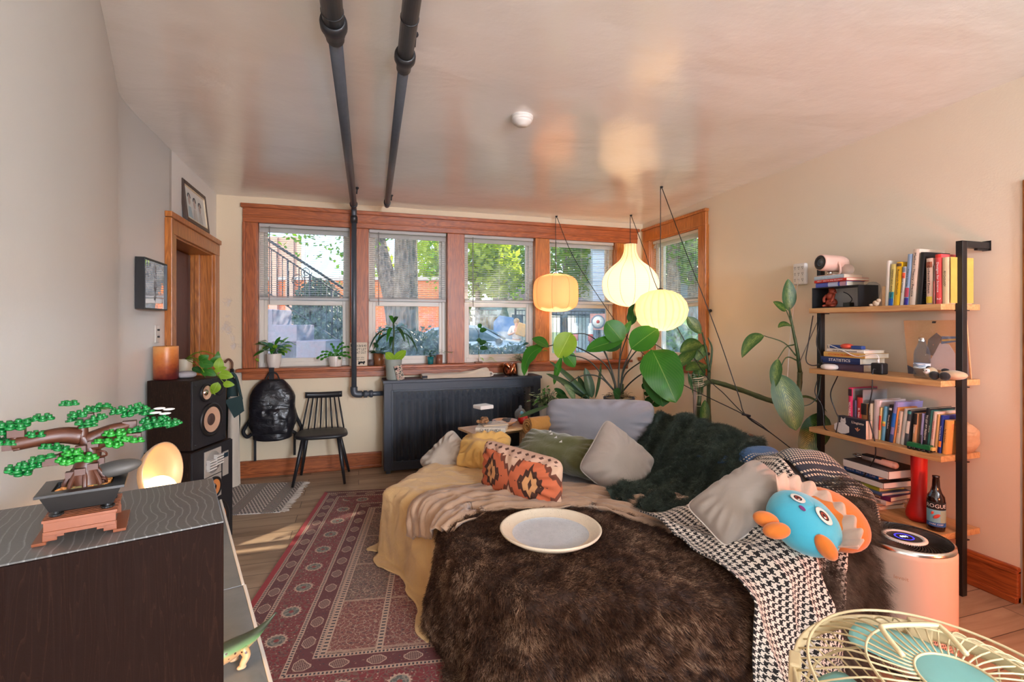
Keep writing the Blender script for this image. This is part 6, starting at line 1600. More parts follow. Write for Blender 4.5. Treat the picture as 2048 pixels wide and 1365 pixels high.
cushion('pillow', 'taupe pillow set on its corner in front of the grey back cushion', axes(AT(1236, 928, 3.10), (.74, .05, -.62), 0, (-.1, -.75, .62)), .44, .41, .24, m_taupe, .05, 2.6, 2, .013, piping=m_taupe)
def tri(t, f):
    for (a, c) in ((.40, .76), (.48, .66), (.56, .56), (.36, .84)):
        p = f(a, c); b = MB(); b.add([p + V((-.012, -.008, .004)), p + V((.014, -.004, .004)), p + V((.002, .014, .004))], [(0, 1, 2)]); b.build('white_triangle', m_white, t)
def qax(a, c, d, lift=0.0):
    """matrix and size from three corner points: a origin, c along x, d along y"""
    x = c - a; y = d - a; W, H = x.length, y.length; x.normalize(); n = x.cross(y).normalized(); y = n.cross(x); m = a + (c - a) / 2 + (d - a) / 2 + n * lift
    return frame_m(m, x, y, n), W, H
m_, w_, h_ = qax(PZ(1010, 905, .50), PZ(1178, 946, .50), AT(1075, 872, 3.62)); cushion('bolster', 'long olive green cushion with small white triangles', m_, w_, h_, .22, m_olive, .03, 3.5, 3, .014, extra=tri)
m_, w_, h_ = qax(PZ(938, 940, .49), PZ(1086, 994, .48), AT(998, 912, 3.04)); cushion('pillow', 'orange kilim patterned cushion with brown diamonds', m_, w_, h_, .19, m_kilim, .04, 2.8, 4, .016)
cushion('pillow', 'rumpled mustard yellow pillow near the side table', axes(AT(968, 902, 3.55), (.97, -.2, .05), 0, (-.05, -.55, .83)), .38, .30, .22, m_must, .03, 2.2, 5, .040)
cushion('pillow', 'small beige linen pillow at the left edge of the sofa by the radiator', axes(AT(893, 916, 3.66), (.66, .2, .62), 0, (-.25, -.8, .5)), .36, .30, .18, m_linen, .06, 2.4, 6, .022)
cushion('pillow', 'taupe pillow with white piping beside the blue plush toy', axes(AT(1484, 1002, 2.16), (.86, .22, .44), 0, (-.35, -.62, .70)), .43,   .25, .22, m_taupe, .04, 2.6, 7, .011, piping=m_taupe_w)
# rolled mustard throw
rl_ = thing('rolled_blanket', 'mustard throw rolled up beside the grey back cushion', 'blanket', AT(1072, 866, 3.88))
a_, c_ = AT(1054, 853, 3.84), AT(1108, 846, 4.02); ax = (c_ - a_).normalized(); sx = ax.cross(V((0, 0, 1))).normalized(); sy = sx.cross(ax)
b = MB()
def spir(u, v):
    th = u * 2 * PI * 3.2; r = .018 + .058 * u + .004 * nz((u * 9, v * 4, 2)); p = a_ + (c_ - a_) * v
    return p + (sx * math.cos(th) + sy * math.sin(th)) * r + ax * (.02 * nz((u * 6, 0, 4)) * (1 - v))
b.grid(90, 8, spir); b.build('roll', m_mustd, rl_, world=True, solid=.012)
# serving tray on the fur
tp = PZ(1101, 1064, .52)
tr_ = thing('serving_tray', 'round speckled cream tray on the brown fur throw', 'tray', V((tp.x, tp.y, .504)))
def speck(name, c1, c2, dk, base2=None):
    g = Gm(name); co = g.co(); n = g.noise(co, 30, 5, .75); v, _ = g.vor(co, 130); n3 = g.noise(co, 9, 3)
    col = g.mix(n, lin(c1), lin(c2)); col = g.mix((v < .13) * (n3 > .45), col, lin(dk)); g.bsdf(col, .45, 0, g.bump(n, .15, .003)); return g.m
b = MB(); b.lathe([(0, .0), (.165, .0), (.19, .006), (.222, .026), (.228, .036), (.224, .040), (.216, .036), (.188, .016), (.172, .0135)], 72); b.build('rim', speck('speckled_rim', (214, 196, 168), (232, 216, 192), (70, 60, 50)), tr_)
b = MB(); b.lathe([(.172, .0135), (.168, .0115), (.12, .0115), (0, .0115)], 64); b.build('flat_well', speck('grey_speckle', (176, 180, 184), (218, 220, 222), (90, 90, 92)), tr_)
# plush toy: blue body, cream frill, orange back, feet and arm
pl = thing('plush_toy', 'round blue plush toy with a cream frill and orange back on the sofa corner', 'plush toy', AT(1615, 1080, 1.92))
pc_ = AT(1606, 1046, 1.93); axx = (RT * .86 + FW * .40 + V((0, 0, .02))).normalized()   # from face centre to the orange back
fr_ = (RT * -.16 - FW * .60 + V((0, 0, .80))).normalized(); fr_ = (fr_ - axx * fr_.dot(axx)).normalized(); sd3 = axx.cross(fr_)
Mp_ = frame_m(pc_, axx, sd3, fr_)     # x: to the back, y: sideways, z: towards the viewer
m_pb = fab('plush_blue', (70, 186, 214), .95, 300, .1, .3, .5, 6, .15); m_po = fab('plush_orange', (222, 122, 40), .95, 300, .1, .3, .4); m_pf = fab('plush_frill', (222, 186, 164), .9, 300, .05)
b = MB(Mp_)
def blob(u, v):
    a, e = 2 * PI * u, PI * (v - .5); r = 1 + .03 * nz((math.cos(a) * 2, math.sin(a) * 2, v * 3), 1, 3)
    return V((.128 * math.cos(e) * math.cos(a) * r, .140 * math.cos(e) * math.sin(a) * r, .095 * math.sin(e) * r))
b.grid(40, 24, blob); b.build('body', m_pb, pl, world=True)
b = MB(Mp_); b.ball((.185, .0, -.025), (.150, .150, .085), 32, 18); b.build('orange_back', m_po, pl, world=True)
b = MB(Mp_)
def frill(u, v):
    a = lerp(-PI * .55, PI * .5, u); r0, r1 = .90, 1.42; k = lerp(r0, r1 - .16, v); w = .020 * math.sin(a * 17) * v
    return V((math.cos(a) * .122 * k + .012, math.sin(a) * .142 * k, .012 + w * .7 + .060 * v))
b.grid(110, 6, frill); b.build('frill', m_pf, pl, world=True, solid=.006)
def onb(x, y, lift=.0): 
    z = .0985 * math.sqrt(max(0, 1 - (x / .131) ** 2 - (y / .143) ** 2)); n = V((x / .0164, y / .0196, z / .0090)).normalized(); return V((x, y, z)) + n * lift, n
for (x, y, s) in ((-.032, -.050, .95), (-.005, .045, 1.2)):
    p, n = onb(x, y, .0008); mm = Mp_ @ look_m(p, n, V((0, 1, 0)))
    for (k, mt, nm) in ((1.25, m_white, 'eye_white'), (1.0, m_ink, 'eye_outline'), (.86, M('plush_iris', (142, 52, 36), .5), 'iris'), (.45, m_ink, 'pupil')):
        b = MB(mm); b.ball((0, 0, 0), (.017 * s * k, .025 * s * k, .0016 + .0009 * (1.3 - k)), 20, 8); b.build(nm, mt, pl, world=True)
    b = MB(mm); b.ball((-.004, .008, .002), (.004 * s, .004 * s, .001), 10, 6); b.build('eye_glint', m_white, pl, world=True)
p, n = onb(-.058, -.008, .0012); b = MB(Mp_ @ look_m(p, n, V((0, 1, 0)))); b.ball((0, 0, 0), (.008, .014, .0015), 14, 6); b.build('mouth', M('plush_mouth', (120, 50, 120), .6), pl, world=True)
for (px, py, tt, dx, dz, L) in ((1532, 1040, 1.87, -.85, .25, .05), (1553, 1062, 1.82, -.9, -.05, .05), (1652, 1096, 1.80, .55, -.75, .055)):
    c_ = AT(px, py, tt); d_ = (RT * dx + V((0, 0, dz))).normalized(); b = MB(look_m(c_, d_)); b.ball((0, 0, 0), (.032, .030, L), 18, 12); b.build('foot' if dx < 0 else 'arm', m_po, pl, world=True)
# side table with things on it
TZ = .63
tf, tb_, tr2 = PZ(953, 868, TZ), PZ(903, 857, TZ), PZ(1043, 856, TZ)
tx = (tr2 - tf).normalized(); ty = V((-tx.y, tx.x, 0)); wy = abs((tb_ - tf).dot(ty))
stb = thing('side_table', 'small plywood side table reaching over the sofa beside the rolled mustard throw', 'table', frame_m((tf.x, tf.y, 0), tx, ty, V((0, 0, 1))))
b = MB(); b.box(-.02, .62, 0, wy, TZ - .018, TZ); b.build('table_top', m_ply, stb, bevel=.002, merge=False)
b = MB(); b.box(.05, .58, wy - .06, wy - .04, TZ - .09, TZ - .018); b.box(.30, .32, wy - .14, wy - .0, TZ - .16, TZ - .018); b.build('apron', m_ply, stb, merge=False)
for x in (.10, .56): b = MB(); b.box(x, x + .04, wy - .05, wy - .01, 0, TZ - .018); b.build('leg', m_ply, stb, merge=False)
b = MB(); b.box(.06, .60, wy - .06, wy, 0, .03); b.build('foot_rail', m_ply, stb, merge=False)
TM = stb.matrix_basis
def booky(name, label, M_, w, h, th, rgb, group=None, title=None, tcol=None, tsize=.6, spine_on='-y', cat='book', pagecol=None):
    """closed book lying flat: x along the spine (h), y away from spine (w), z thickness"""
    t = thing(name, label, cat, M_, group); cm = M('cover_%d_%d_%d' % rgb, rgb, .45, var=.05)
    b = MB(); c = .0022
    b.box(0, h, 0, w, 0, c); b.box(0, h, 0, w, th - c, th)
    b.grid(1, 6, lambda u, v: (u * h, -.0035 * math.sin(v * PI), th * v)); b.box(0, h, 0, .0015, c, th - c)
    b.build('cover', cm, t, merge=False)
    b = MB(); b.box(.003, h - .003, .0016, w - .004, c, th - c); b.build('pages', pagecol or m_page, t, merge=False)
    if title:
        text_part('spine_title', title, th * tsize, frame_m((h / 2, -.0045, th / 2), V((1, 0, 0)), V((0, 0, 1)), V((0, -1, 0))), tcol or m_inkw, t, width=min(h * .86, len(title) * th * tsize * .6))
    return t
booky('book', 'thick white book with large black spine letters under the clear canister', TM @ TR(.02, .055, TZ + .0004, R(-38)) , .20, .23, .032, (226, 214, 196), None, 'CLAY GUIDE', m_ink, .85)
booky('notebook', 'thin pale notebook on top of the thick white book', TM @ TR(.09, .05, TZ + .0332, R(-12)), .15, .20, .008, (214, 190, 160))
cn = thing('canister', 'clear square canister with white lid and coins inside, on the side table books', 'canister', AT(963, 845, 3.80)); cn.matrix_basis = TM @ TR(.13, .13, TZ + .0416, R(6))
b = MB(); b.prism([(-.055, -.05), (.055, -.05), (.055, .05), (-.055, .05)], 0, .118); b.build('clear_body', m_clear, cn, bevel=.012, segs=4)
b = MB(); b.prism([(-.062, -.057), (.062, -.057), (.062, .057), (-.062, .057)], .118, .148); b.build('lid', m_white, cn, bevel=.008, segs=3)
rnd = random.Random(3)
m_coin = M('walnut_brown', (176, 120, 72), .6, var=.3)
for k in range(14):
    w_ = MB(); w_.ball((rnd.uniform(-.036, .036), rnd.uniform(-.03, .03), .016 + .020 * (k // 8)), (.016, .015, .014), 10, 7); wo = w_.build('walnut', m_coin, None)
    wo.matrix_basis = cn.matrix_basis.copy(); tag(wo, 'brown nut inside the clear square canister', 'nut', 'nuts in the canister')
bw = thing('dish', 'shallow painted stoneware dish on the side table', 'dish', TM @ TR(.34, .15, TZ + .0005))
def dishm():
    g = Gm('painted_dish'); co = g.co(); v, c = g.vor(co, 28); col = g.ramp(S(g, c), [(0, lin((60, 44, 40))), (.35, lin((206, 150, 110))), (.7, lin((226, 200, 176))), (1, lin((90, 70, 60)))], 'CONSTANT'); g.bsdf(col, .3); return g.m
b = MB(); b.lathe([(0, 0), (.045, 0), (.06, .006), (.10, .034), (.104, .042), (.099, .042), (.055, .012), (0, .010)], 40); b.build('bowl', dishm(), bw)
rp_ = thing('ornament_pot', 'red pear-shaped ornament with a blue bead beside the rolled mustard throw', 'ornament', TM @ TR(.50, .12, TZ + .0005))
b = MB(); b.lathe([(0, 0), (.03, .002), (.046, .03), (.038, .06), (.02, .08), (0, .086)], 24); b.build('red_body', M('red_lacquer', (196, 32, 24), .3), rp_)
b = MB(); b.ball((-.02, -.01, .092), .016, 14, 10); b.build('bead', M('sky_bead', (120, 180, 206), .3), rp_)
bj = thing('bauble', 'clear silver glass jar with a ball lid behind the red ornament', 'ornament', TM @ TR(.55, .24, TZ + .0005))
b = MB(); b.lathe([(0, 0), (.03, 0), (.05, .04), (.052, .07), (.03, .10), (.012, .108), (.014, .125), (0, .135)], 24); b.build('jar', clear_mat('silver_glass', (.8, .8, .78), dens=.45), bj)
# ---------------------------------------------------------------- house plants in the corner
def px_leaf(par, base, tip, wpx, face, mat, shape=.45, bend=.10, fold=.15, pw=.75, name='leaf', mid=None, curl=.0, n=14, wav=0.0):
    a, c = AT(*base), AT(*tip); f = (RT * face[0] + FW * face[1] + V((0, 0, face[2]))).normalized()
    L = (c - a).length; d = (c - a).normalized(); f = (f - d * f.dot(d)).normalized()
    m = AT(*mid) if mid else (a + c) / 2 + f * L * bend
    b = MB(); leaf(b, a, m, c, wpx * base[2] / F, f, shape, n, fold, curl, pw, wav, 6); return b.build(name, mat, par, world=True)
def px_stem(par, pts, r, mat=None, name='petiole', seg=8):
    P_ = smooth_path([AT(*p) for p in pts], 6); n = len(P_); rr = r if isinstance(r, tuple) else (r, r * .7)
    b = MB(); b.tube(P_, [lerp(rr[0], rr[1], k / (n - 1)) for k in range(n)], seg); return b.build(name, mat or m_stemd, par, world=True)
bn = thing('plant_bench', 'low dark plant bench behind the grey back cushion', 'bench', V((1.45, 4.14, 0)))
b = MB(); b.box(0, 1.25, 0, .42, .47, .50); b.build('bench_top', m_bark, bn, bevel=.003, merge=False)
for x in (.04, 1.17):
    for y in (.03, .35): b = MB(); b.box(x, x + .04, y, y + .04, 0, .47); b.build('leg', m_bark, bn, merge=False)
BZ = .5005
def bench(px, Y): p = PY(px, 800, Y); return V((p.x, Y, BZ))
mo = thing('potted_monstera', 'tall broad-leaved plant with long dark arching petioles in a moss-topped black pot', 'plant', bench(1238, 4.34))
pot(mo, .135, .155, .225, m_pot_k, soilmat=m_moss)
b = MB(); rnd = random.Random(6)
for k in range(120):
    a = rnd.uniform(0, 6.28); r = rnd.uniform(0, .135); p = V((math.cos(a) * r, math.sin(a) * r, .222 + rnd.uniform(0, .03))); d = rdir(rnd, -.1, .5) * .05; b.tube([p, p + d * .5 + V((0, 0, .012)), p + d], .0018, 4)
b.build('dried_moss', m_moss, mo)
b = MB()
for (dx, dy) in ((.0, 0), (.025, -.02), (-.03, .01), (.02, .03)): b.tube([mo.location + V((dx, dy, .2)), mo.location + V((dx * 1.3, dy, .36))], [.014, .010], 8)
b.build('stalks', m_stem, mo, world=True)
tm = 4.45
st0 = (1236, 790, tm)
for pts in (
    [st0, (1215, 735, tm), (1175, 705, tm), (1130, 688, tm), (1096, 693, tm), (1082, 697, tm)], [st0, (1224, 745, tm), (1205, 695, tm), (1175, 670, tm), (1142, 668, tm)], [st0, (1212, 762, tm), (1178, 722, tm), (1128, 708, tm)],
    [st0, (1238, 730, tm), (1243, 682, tm)], [(1240, 790, tm), (1246, 740, tm), (1264, 697, tm)], [(1238, 790, tm), (1240, 720, tm), (1262, 650, tm)], [(1240, 790, tm), (1248, 740, tm), (1275, 700, tm), (1305, 687, tm), (1350, 718, 4.4)],
    [(1240, 790, tm), (1250, 750, tm), (1285, 722, tm), (1312, 708, 4.3)], [(1240, 790, tm), (1262, 765, 4.4), (1290, 745, 4.3), (1316, 742, 4.2)], [st0, (1222, 735, tm), (1206, 700, tm)], [(1236, 790, tm), (1200, 755, tm), (1165, 752, tm), (1135, 768, tm)]):
    px_stem(mo, pts, (.0075, .0042))
LB = m_leaf
for (ba, ti, w, fc, sh, mt, kw) in (
    ((1098, 695, tm), (1064, 678, tm), 34, (.2, -.5, .8), .5, LB, {}),
    ((1086, 696, tm), (1048, 752, tm), 30, (-.5, -.7, .3), .4, LB, dict(mid=(1052, 700, tm), wav=.06)),
    ((1142, 666, tm), (1116, 716, tm), 46, (-.1, -1, .2), .4, m_leafl, dict(pw=.55)), ((1128, 706, tm), (1150, 735, tm), 30, (.2, -.9, .4), .4, LB, {}), ((1124, 712, tm), (1108, 770, tm), 14, (-.4, -.8, .2), .4, LB, dict(wav=.1)),
    ((1245, 684, 4.3), (1212, 644, 4.3), 46, (-.1, -.9, .4), .5, LB, dict(pw=.55)), ((1245, 680, 4.3), (1172, 702, 4.25), 34, (-.1, -.8, .6), .5, LB, dict(pw=.6)), ((1244, 684, 4.3), (1210, 702, 4.25), 22, (0, -.9, .3), .5, m_leafd, {}),
    ((1262, 698, 4.3), (1316, 658, 4.3), 54, (-.2, -.85, .5), .42, LB, dict(pw=.6)), ((1262, 652, tm), (1274, 604, tm), 26, (-.6, -.7, .2), .5, m_leafd, dict(wav=.08)), ((1240, 676, 4.35), (1262, 642, 4.4), 14, (.3, -.8, .3), .5, LB, {}),
    ((1304, 700, 4.25), (1352, 806, 4.05), 78, (-.35, -.7, .6), .34, LB, dict(pw=.6, bend=.2, wav=.03)), ((1300, 740, 4.3), (1326, 814, 4.1), 62, (.2, -.9, .3), .5, m_leafd, dict(pw=.6)), ((1240, 795, 4.35), (1226, 782, 4.3), 26, (0, -.8, .5), .5, m_leafd, {})):
    px_leaf(mo, ba, ti, w, fc, mt, sh, **kw)
sn = thing('potted_snake_plant', 'plant with long dark sword-shaped leaves in a small black pot left of the moss-topped pot', 'plant', bench(1181, 4.30))
pot(sn, .062, .082, .215, m_pot_k)
for (ba, ti, w, fc) in (((1180, 798, 4.5), (1098, 722, 4.45), 17, (.2, -.6, .7)), ((1184, 796, 4.5), (1170, 736, 4.5), 20, (.1, -1, .1)), ((1190, 798, 4.5), (1202, 724, 4.5), 10, (.6, -.7, 0)), ((1176, 798, 4.5), (1092, 748, 4.35), 24, (.2, -.5, .8)), ((1178, 799, 4.5), (1156, 752, 4.6), 14, (-.4, -.8, .2)), ((1174, 798, 4.5), (1122, 768, 4.4), 22, (.3, -.6, .8))):
    px_leaf(sn, ba, ti, w, fc, m_snake, .4, .04, .25, .6)
for (ba, ti, w) in (((1150, 800, 4.4), (1128, 770, 4.35), 24), ((1158, 802, 4.4), (1175, 790, 4.3), 20), ((1140, 800, 4.4), (1112, 795, 4.3), 22), ((1135, 800, 4.4), (1108, 778, 4.35), 20)):
    px_leaf(sn, ba, ti, w, (.1, -.6, .8), m_leafv if ba[0] == 1150 else m_leafd, .45, .1, .15, .6, 'low_leaf')
fi = thing('potted_fig', 'small bushy weeping fig in a white pot behind the rolled mustard throw', 'plant', bench(1092, 4.24))
pot(fi, .05, .066, .19, m_pot_w); bushy(fi, (0, 0, .18), 150, .05, .018, .17, m_leafv, 71, 1.0, droop=.8); bushy(fi, (0, 0, .18), 60, .05, .02, .16, m_leaf, 72, 1.1, 'green_leaves', droop=.8)
sp = thing('snake_leaf', 'single flat snake plant leaf reaching over the rolled mustard throw', 'plant cutting', AT(1046, 838, 3.92))
px_leaf(sp, (1098, 812, 4.0), (1037, 836, 3.86), 11, (0, -.5, .8), m_snake, .6, .02, .2, .5)
rb = thing('potted_rubber_plant', 'thin-stemmed young plant with small round leaves right of the grey back cushion', 'plant', bench(1306, 4.2))
rb.location = AT(1310, 850, 4.25); rb.location.z = .5005
pot(rb, .045, .058, .07, m_pot_w)
px_stem(rb, [(1308, 838, 4.25), (1305, 800, 4.25), (1311, 752, 4.25)], (.006, .003), m_stem); px_stem(rb, [(1308, 838, 4.25), (1290, 800, 4.25), (1288, 775, 4.25)], (.004, .002), m_stem)
for (x, y, dx, dy, w) in ((1311, 756, 2, -14, 14), (1308, 770, -16, -2, 15), (1290, 778, -6, -10, 10), (1289, 790, 8, -4, 10), (1306, 800, -16, 2, 15), (1306, 812, 18, -10, 13), (1307, 822, -16, 4, 13), (1308, 830, 12, 8, 12)):
    px_leaf(rb, (x, y, 4.25), (x + dx, y + dy, 4.2), w, (0, -1, .2), m_leafd, .5, .05, .1, .45)
# dumb cane: floor pot, staked canes, one long cane growing sideways
dc = thing('potted_dumb_cane', 'large dumb cane tied to stakes, one long bare cane growing sideways toward the shelf', 'plant', AT(1410, 860, 4.30)); dc.location.z = .0005
pot(dc, .13, .17, .46, m_terra)
def cane(pts, r0, r1, mat=m_cane, name='cane', rings=True):
    P_ = smooth_path([AT(*p) for p in pts], 8); n = len(P_); b = MB()
    b.tube(P_, [lerp(r0, r1, k / (n - 1)) * (1.0 + (.10 if k % 4 == 0 else 0)) for k in range(n)], 12); return b.build(name, mat, dc, world=True)
cane([(1420, 872, 4.32), (1417, 800, 4.32), (1418, 745, 4.32)], .018, .014); cane([(1396, 872, 4.25), (1398, 810, 4.25), (1402, 768, 4.25)], .016, .018)
cane([(1402, 772, 4.25), (1425, 764, 4.2), (1480, 780, 4.0), (1550, 804, 3.72), (1582, 798, 3.62), (1597, 782, 3.58), (1600, 745, 3.56)], .021, .017)
cane([(1600, 745, 3.56), (1594, 700, 3.56), (1585, 655, 3.56), (1578, 615, 3.56)], .014, .006, m_stem, 'shoot'); cane([(1418, 745, 4.32), (1412, 700, 4.32), (1404, 665, 4.32)], .013, .006, m_stem, 'shoot'); cane([(1418, 750, 4.32), (1424, 700, 4.34), (1416, 676, 4.34)], .010, .005, m_stem, 'shoot')
b = MB(); b.tube([AT(1390, 872, 4.24), AT(1389, 752, 4.24)], .014, 12); b.build('stake', M('bamboo_stake', (126, 108, 96), .7), dc, world=True)
b = MB(); q = AT(1396, 768, 4.22); rnd = random.Random(9)
for k in range(9):
    a0 = rnd.uniform(0, 6); b.tube([q + V((.05 * math.cos(a0 + j * .7) + rnd.uniform(-.008, .008), .04 * math.sin(a0 + j * .7), .004 * j - .03 + .01 * k)) for j in range(10)], .0022, 5)
for (px, py) in ((1397, 790), (1398, 812), (1397, 838)): q = AT(px, py, 4.24); b.tube([q + V((.032 * math.cos(j * .63), .032 * math.sin(j * .63), 0)) for j in range(10)], .0025, 5, closed=True)
b.build('twine', M('garden_twine', (206, 190, 160), .9), dc, world=True)
for pts in ([(1592, 712, 3.56), (1568, 686, 3.56), (1528, 672, 3.56)], [(1596, 722, 3.56), (1572, 716, 3.52), (1556, 750, 3.5)], [(1588, 690, 3.56), (1572, 695, 3.54), (1556, 718, 3.52)], [(1586, 660, 3.56), (1580, 640, 3.56), (1572, 620, 3.56)], [(1418, 735, 4.32), (1402, 706, 4.3), (1388, 695, 4.3)], [(1417, 740, 4.32), (1395, 722, 4.28), (1376, 722, 4.28)]):
    px_stem(dc, pts, (.0055, .003), m_stem)
D = m_dieff
for (ba, ti, w, fc, kw) in (
    ((1577, 622, 3.56), (1576, 558, 3.56), 28, (-.1, -1, .1), {}), ((1572, 622, 3.56), (1546, 604, 3.52), 17, (-.2, -.9, .4), {}), ((1584, 654, 3.56), (1556, 656, 3.52), 14, (0, -.7, .7), dict(mid=(1568, 642, 3.54))),
    ((1528, 672, 3.56), (1484, 716, 3.5), 25, (-.4, -.8, .4), dict(mid=(1500, 672, 3.54))), ((1556, 718, 3.52), (1547, 778, 3.48), 22, (-.5, -.8, .1), {}), ((1556, 748, 3.5), (1592, 862, 3.42), 56, (-.2, -.95, .2), dict(pw=.6)),
    ((1590, 800, 3.58), (1655, 826, 3.5), 8, (0, -.5, .8), dict(mid=(1620, 780, 3.55))), ((1648, 828, 3.50), (1604, 912, 3.46), 52, (-.3, -.9, .2), dict(pw=.55)),
    ((1374, 634, 4.3), (1402, 668, 4.3), 24, (-.3, -.8, .4), {}), ((1404, 690, 4.3), (1360, 706, 4.2), 28, (-.1, -.9, .4), dict(mid=(1380, 684, 4.25))), ((1392, 700, 4.3), (1340, 742, 4.2), 24, (-.3, -.9, .3), {}), ((1356, 722, 4.25), (1346, 748, 4.2), 26, (-.2, -1, .1), {}),
    ((1412, 690, 4.35), (1388, 724, 4.3), 22, (.1, -.9, .4), {}), ((1412, 730, 4.32), (1372, 742, 4.2), 34, (-.1, -.5, .85), {}), ((1408, 735, 4.3), (1384, 764, 4.25), 22, (-.4, -.8, .1), {}), ((1410, 800, 4.2), (1404, 862, 4.15), 22, (.2, -.95, .1), {}), ((1352, 862, 4.0), (1374, 846, 3.95), 9, (0, -.8, .5), {})):
    px_leaf(dc, ba, ti, w, fc, D if kw.get('pw') != .5 else m_leafd, .42, .08, .15, **({'pw': .7} | kw))
b = MB()
for k in range(9):
    p = AT(1376 + k * 3.4, 742 + (k % 3) * 5, 4.22); leaf(b, p, p + V((0, -.01, -.06)), p + V((.005, -.01, -.13 - .02 * (k % 3))), .018, V((0, -1, .1)), .5, 6)
b.build('dry_leaves', m_leafd, dc, world=True)
# ---------------------------------------------------------------- pendant lamps
J1, J2 = AT(1492, 832, 3.72), AT(1600, 912, 3.42)
def pendant(name, label, hook, cpx, cpy, prof, mat, swag, energy, ribs=0, seam=0, top=0, scale=None, petals=False, ridge=0, lc=(255, 206, 140)):
    h = PZ(hook[0], hook[1], 2.68); h.z = ceil_z(h.y) + .004
    for _ in range(3): h = PZ(hook[0], hook[1], ceil_z(h.y))
    t = (h - CAM).dot(FW); zc = CAMZ + (CY - cpy) * t / F; c = V((h.x - .01, h.y, zc)); k = t / F
    L = thing(name, label, 'pendant lamp', c.copy(), 'pendant lamps in the window corner')
    P_ = [(max(.0005, r * k), -(y - cpy) * k) for (r, y) in prof]
    b = MB()
    if ridge:
        n = ridge * 6
        def fn(u, v):
            i = v * (len(P_) - 1); q = min(int(i), len(P_) - 2); r = lerp(P_[q][0], P_[q + 1][0], i - q); z = lerp(P_[q][1], P_[q + 1][1], i - q); a = 2 * PI * u
            r *= 1 + .07 * (abs(math.sin(a * ridge / 2)) - .5); return V((r * math.cos(a), r * math.sin(a), z))
        b.grid(n, 40, fn)
    else: b.lathe(smooth2(P_), 64)
    b.build('shade', mat, L)
    if seam:
        b = MB(); SP = smooth2(P_)
        for q in range(seam): a = 2 * PI * (q + .3) / seam; b.tube([(r * 1.003 * math.cos(a), r * 1.003 * math.sin(a), z) for r, z in SP], .0022, 4)
        b.build('seams', m_shrib, L)
    if petals:
        b = MB()
        for q in range(8):
            a0 = 2 * PI * q / 8
            def pet(u, v):
                a = a0 + (u - .5) * 1.05; zz = lerp(.185, -.185, v); w = 1 - abs(u - .5) * 2
                return V((math.cos(a) * .20 * (1 - .35 * abs(v - .5) ** 3 * 8 * .3), math.sin(a) * .20 * (1 - .35 * abs(v - .5) ** 3 * 8 * .3), zz * (.55 + .45 * math.sqrt(max(0, w)))))
            b.grid(10, 10, pet)
        b.build('inner_petals', mat, L)
    ztop = P_[0][1]
    b = MB(); b.lathe([(0, .015), (.022, .012), (.024, -.01), (0, -.012)], 18, Matrix.Translation((0, 0, ztop))); b.build('cap', m_black if not petals else m_white, L)
    b = MB(); b.ball((0, 0, .02), .045, 18, 12); b.tube([(0, 0, .05), (0, 0, ztop)], .012, 8); b.build('bulb', m_bulb, L)
    b = MB(); path = [c + V((0, 0, ztop)), h + V((-.01, 0, -.10)), h + V((-.010, 0, -.035)), h + V((0, 0, -.012)), h + V((.014, 0, -.035))] + [AT(*s) for s in swag] + [J1, J1 * .5 + J2 * .5 + V((0, 0, .008)), J2]
    b.tube(smooth_path(path, 7), .0036, 7); b.build('cord', m_black, L, world=True)
    b = MB(); b.lathe([(.0, 0), (.014, -.002), (.012, -.014), (0, -.018)], 12, Matrix.Translation((h.x, h.y, h.z))); b.build('ceiling_hook', m_black, L, world=True)
    light(name + '_bulb', 'POINT', (c.x, c.y, c.z - .06), energy, lc, shadow_soft_size=.045)
    return L
def smooth2(P_, n=5):
    return [(max(.0005, p.x), p.z) for p in smooth_path([(r, 0, z) for r, z in P_], n)]
def light(name, kind, loc, energy, rgb, **kw):
    l = bpy.data.lights.new(name, kind); l.energy = energy; l.color = lin(rgb) if max(rgb) > 1 else rgb
    for k, v in kw.items(): setattr(l, k, v)
    o = bpy.data.objects.new(name, l); COL.objects.link(o); o.location = loc; return o
pendant('pendant_lamp', 'peach drum-shaped pendant lamp with petal panels, leftmost of the three pendants', (1113, 432), 1111, 586, [(7, 548), (24, 551), (38, 558), (44, 570), (45, 590), (44, 606), (38, 616), (24, 622), (10, 624)], m_sh_or, [(1150, 520, 5.1), (1232, 645, 4.9), (1268, 690, 4.75), (1350, 760, 4.3)], 3.6, seam=8, petals=True, lc=(255, 230, 196))
pendant('pendant_lamp', 'large white onion-shaped paper pendant lamp, middle of the three pendants', (1262, 430), 1260, 562, [(12.5, 489), (12, 497), (14, 508), (22, 522), (40, 537), (52, 553), (55.5, 570), (52, 588), (42, 601), (25, 610), (8, 614)], m_sh_wh, [(1290, 505, 5.0), (1318, 585, 4.75), (1400, 735, 4.2), (1450, 790, 3.95)], 5.0, seam=12, lc=(255, 232, 200))
pendant('pendant_lamp', 'ribbed ivory pumpkin-shaped pendant lamp, rightmost and nearest of the three pendants', (1323, 373), 1322, 620, [(8, 580), (22, 583), (37, 591), (48, 606), (51.5, 621), (48, 637), (38, 650), (23, 659), (10, 662)], m_sh_ye, [(1370, 500, 4.1), (1430, 655, 3.95), (1475, 785, 3.8)], 3.2, ridge=22, lc=(255, 222, 166))
b = MB(); q = AT(1492, 830, 3.70); kx = thing('cable_clip', 'small black clip gathering the pendant cords near the wall', 'clip', q); b.tube([(-.03, .006, .006), (.03, -.01, -.01)], .009, 8); b.build('sleeve', m_black, kx)
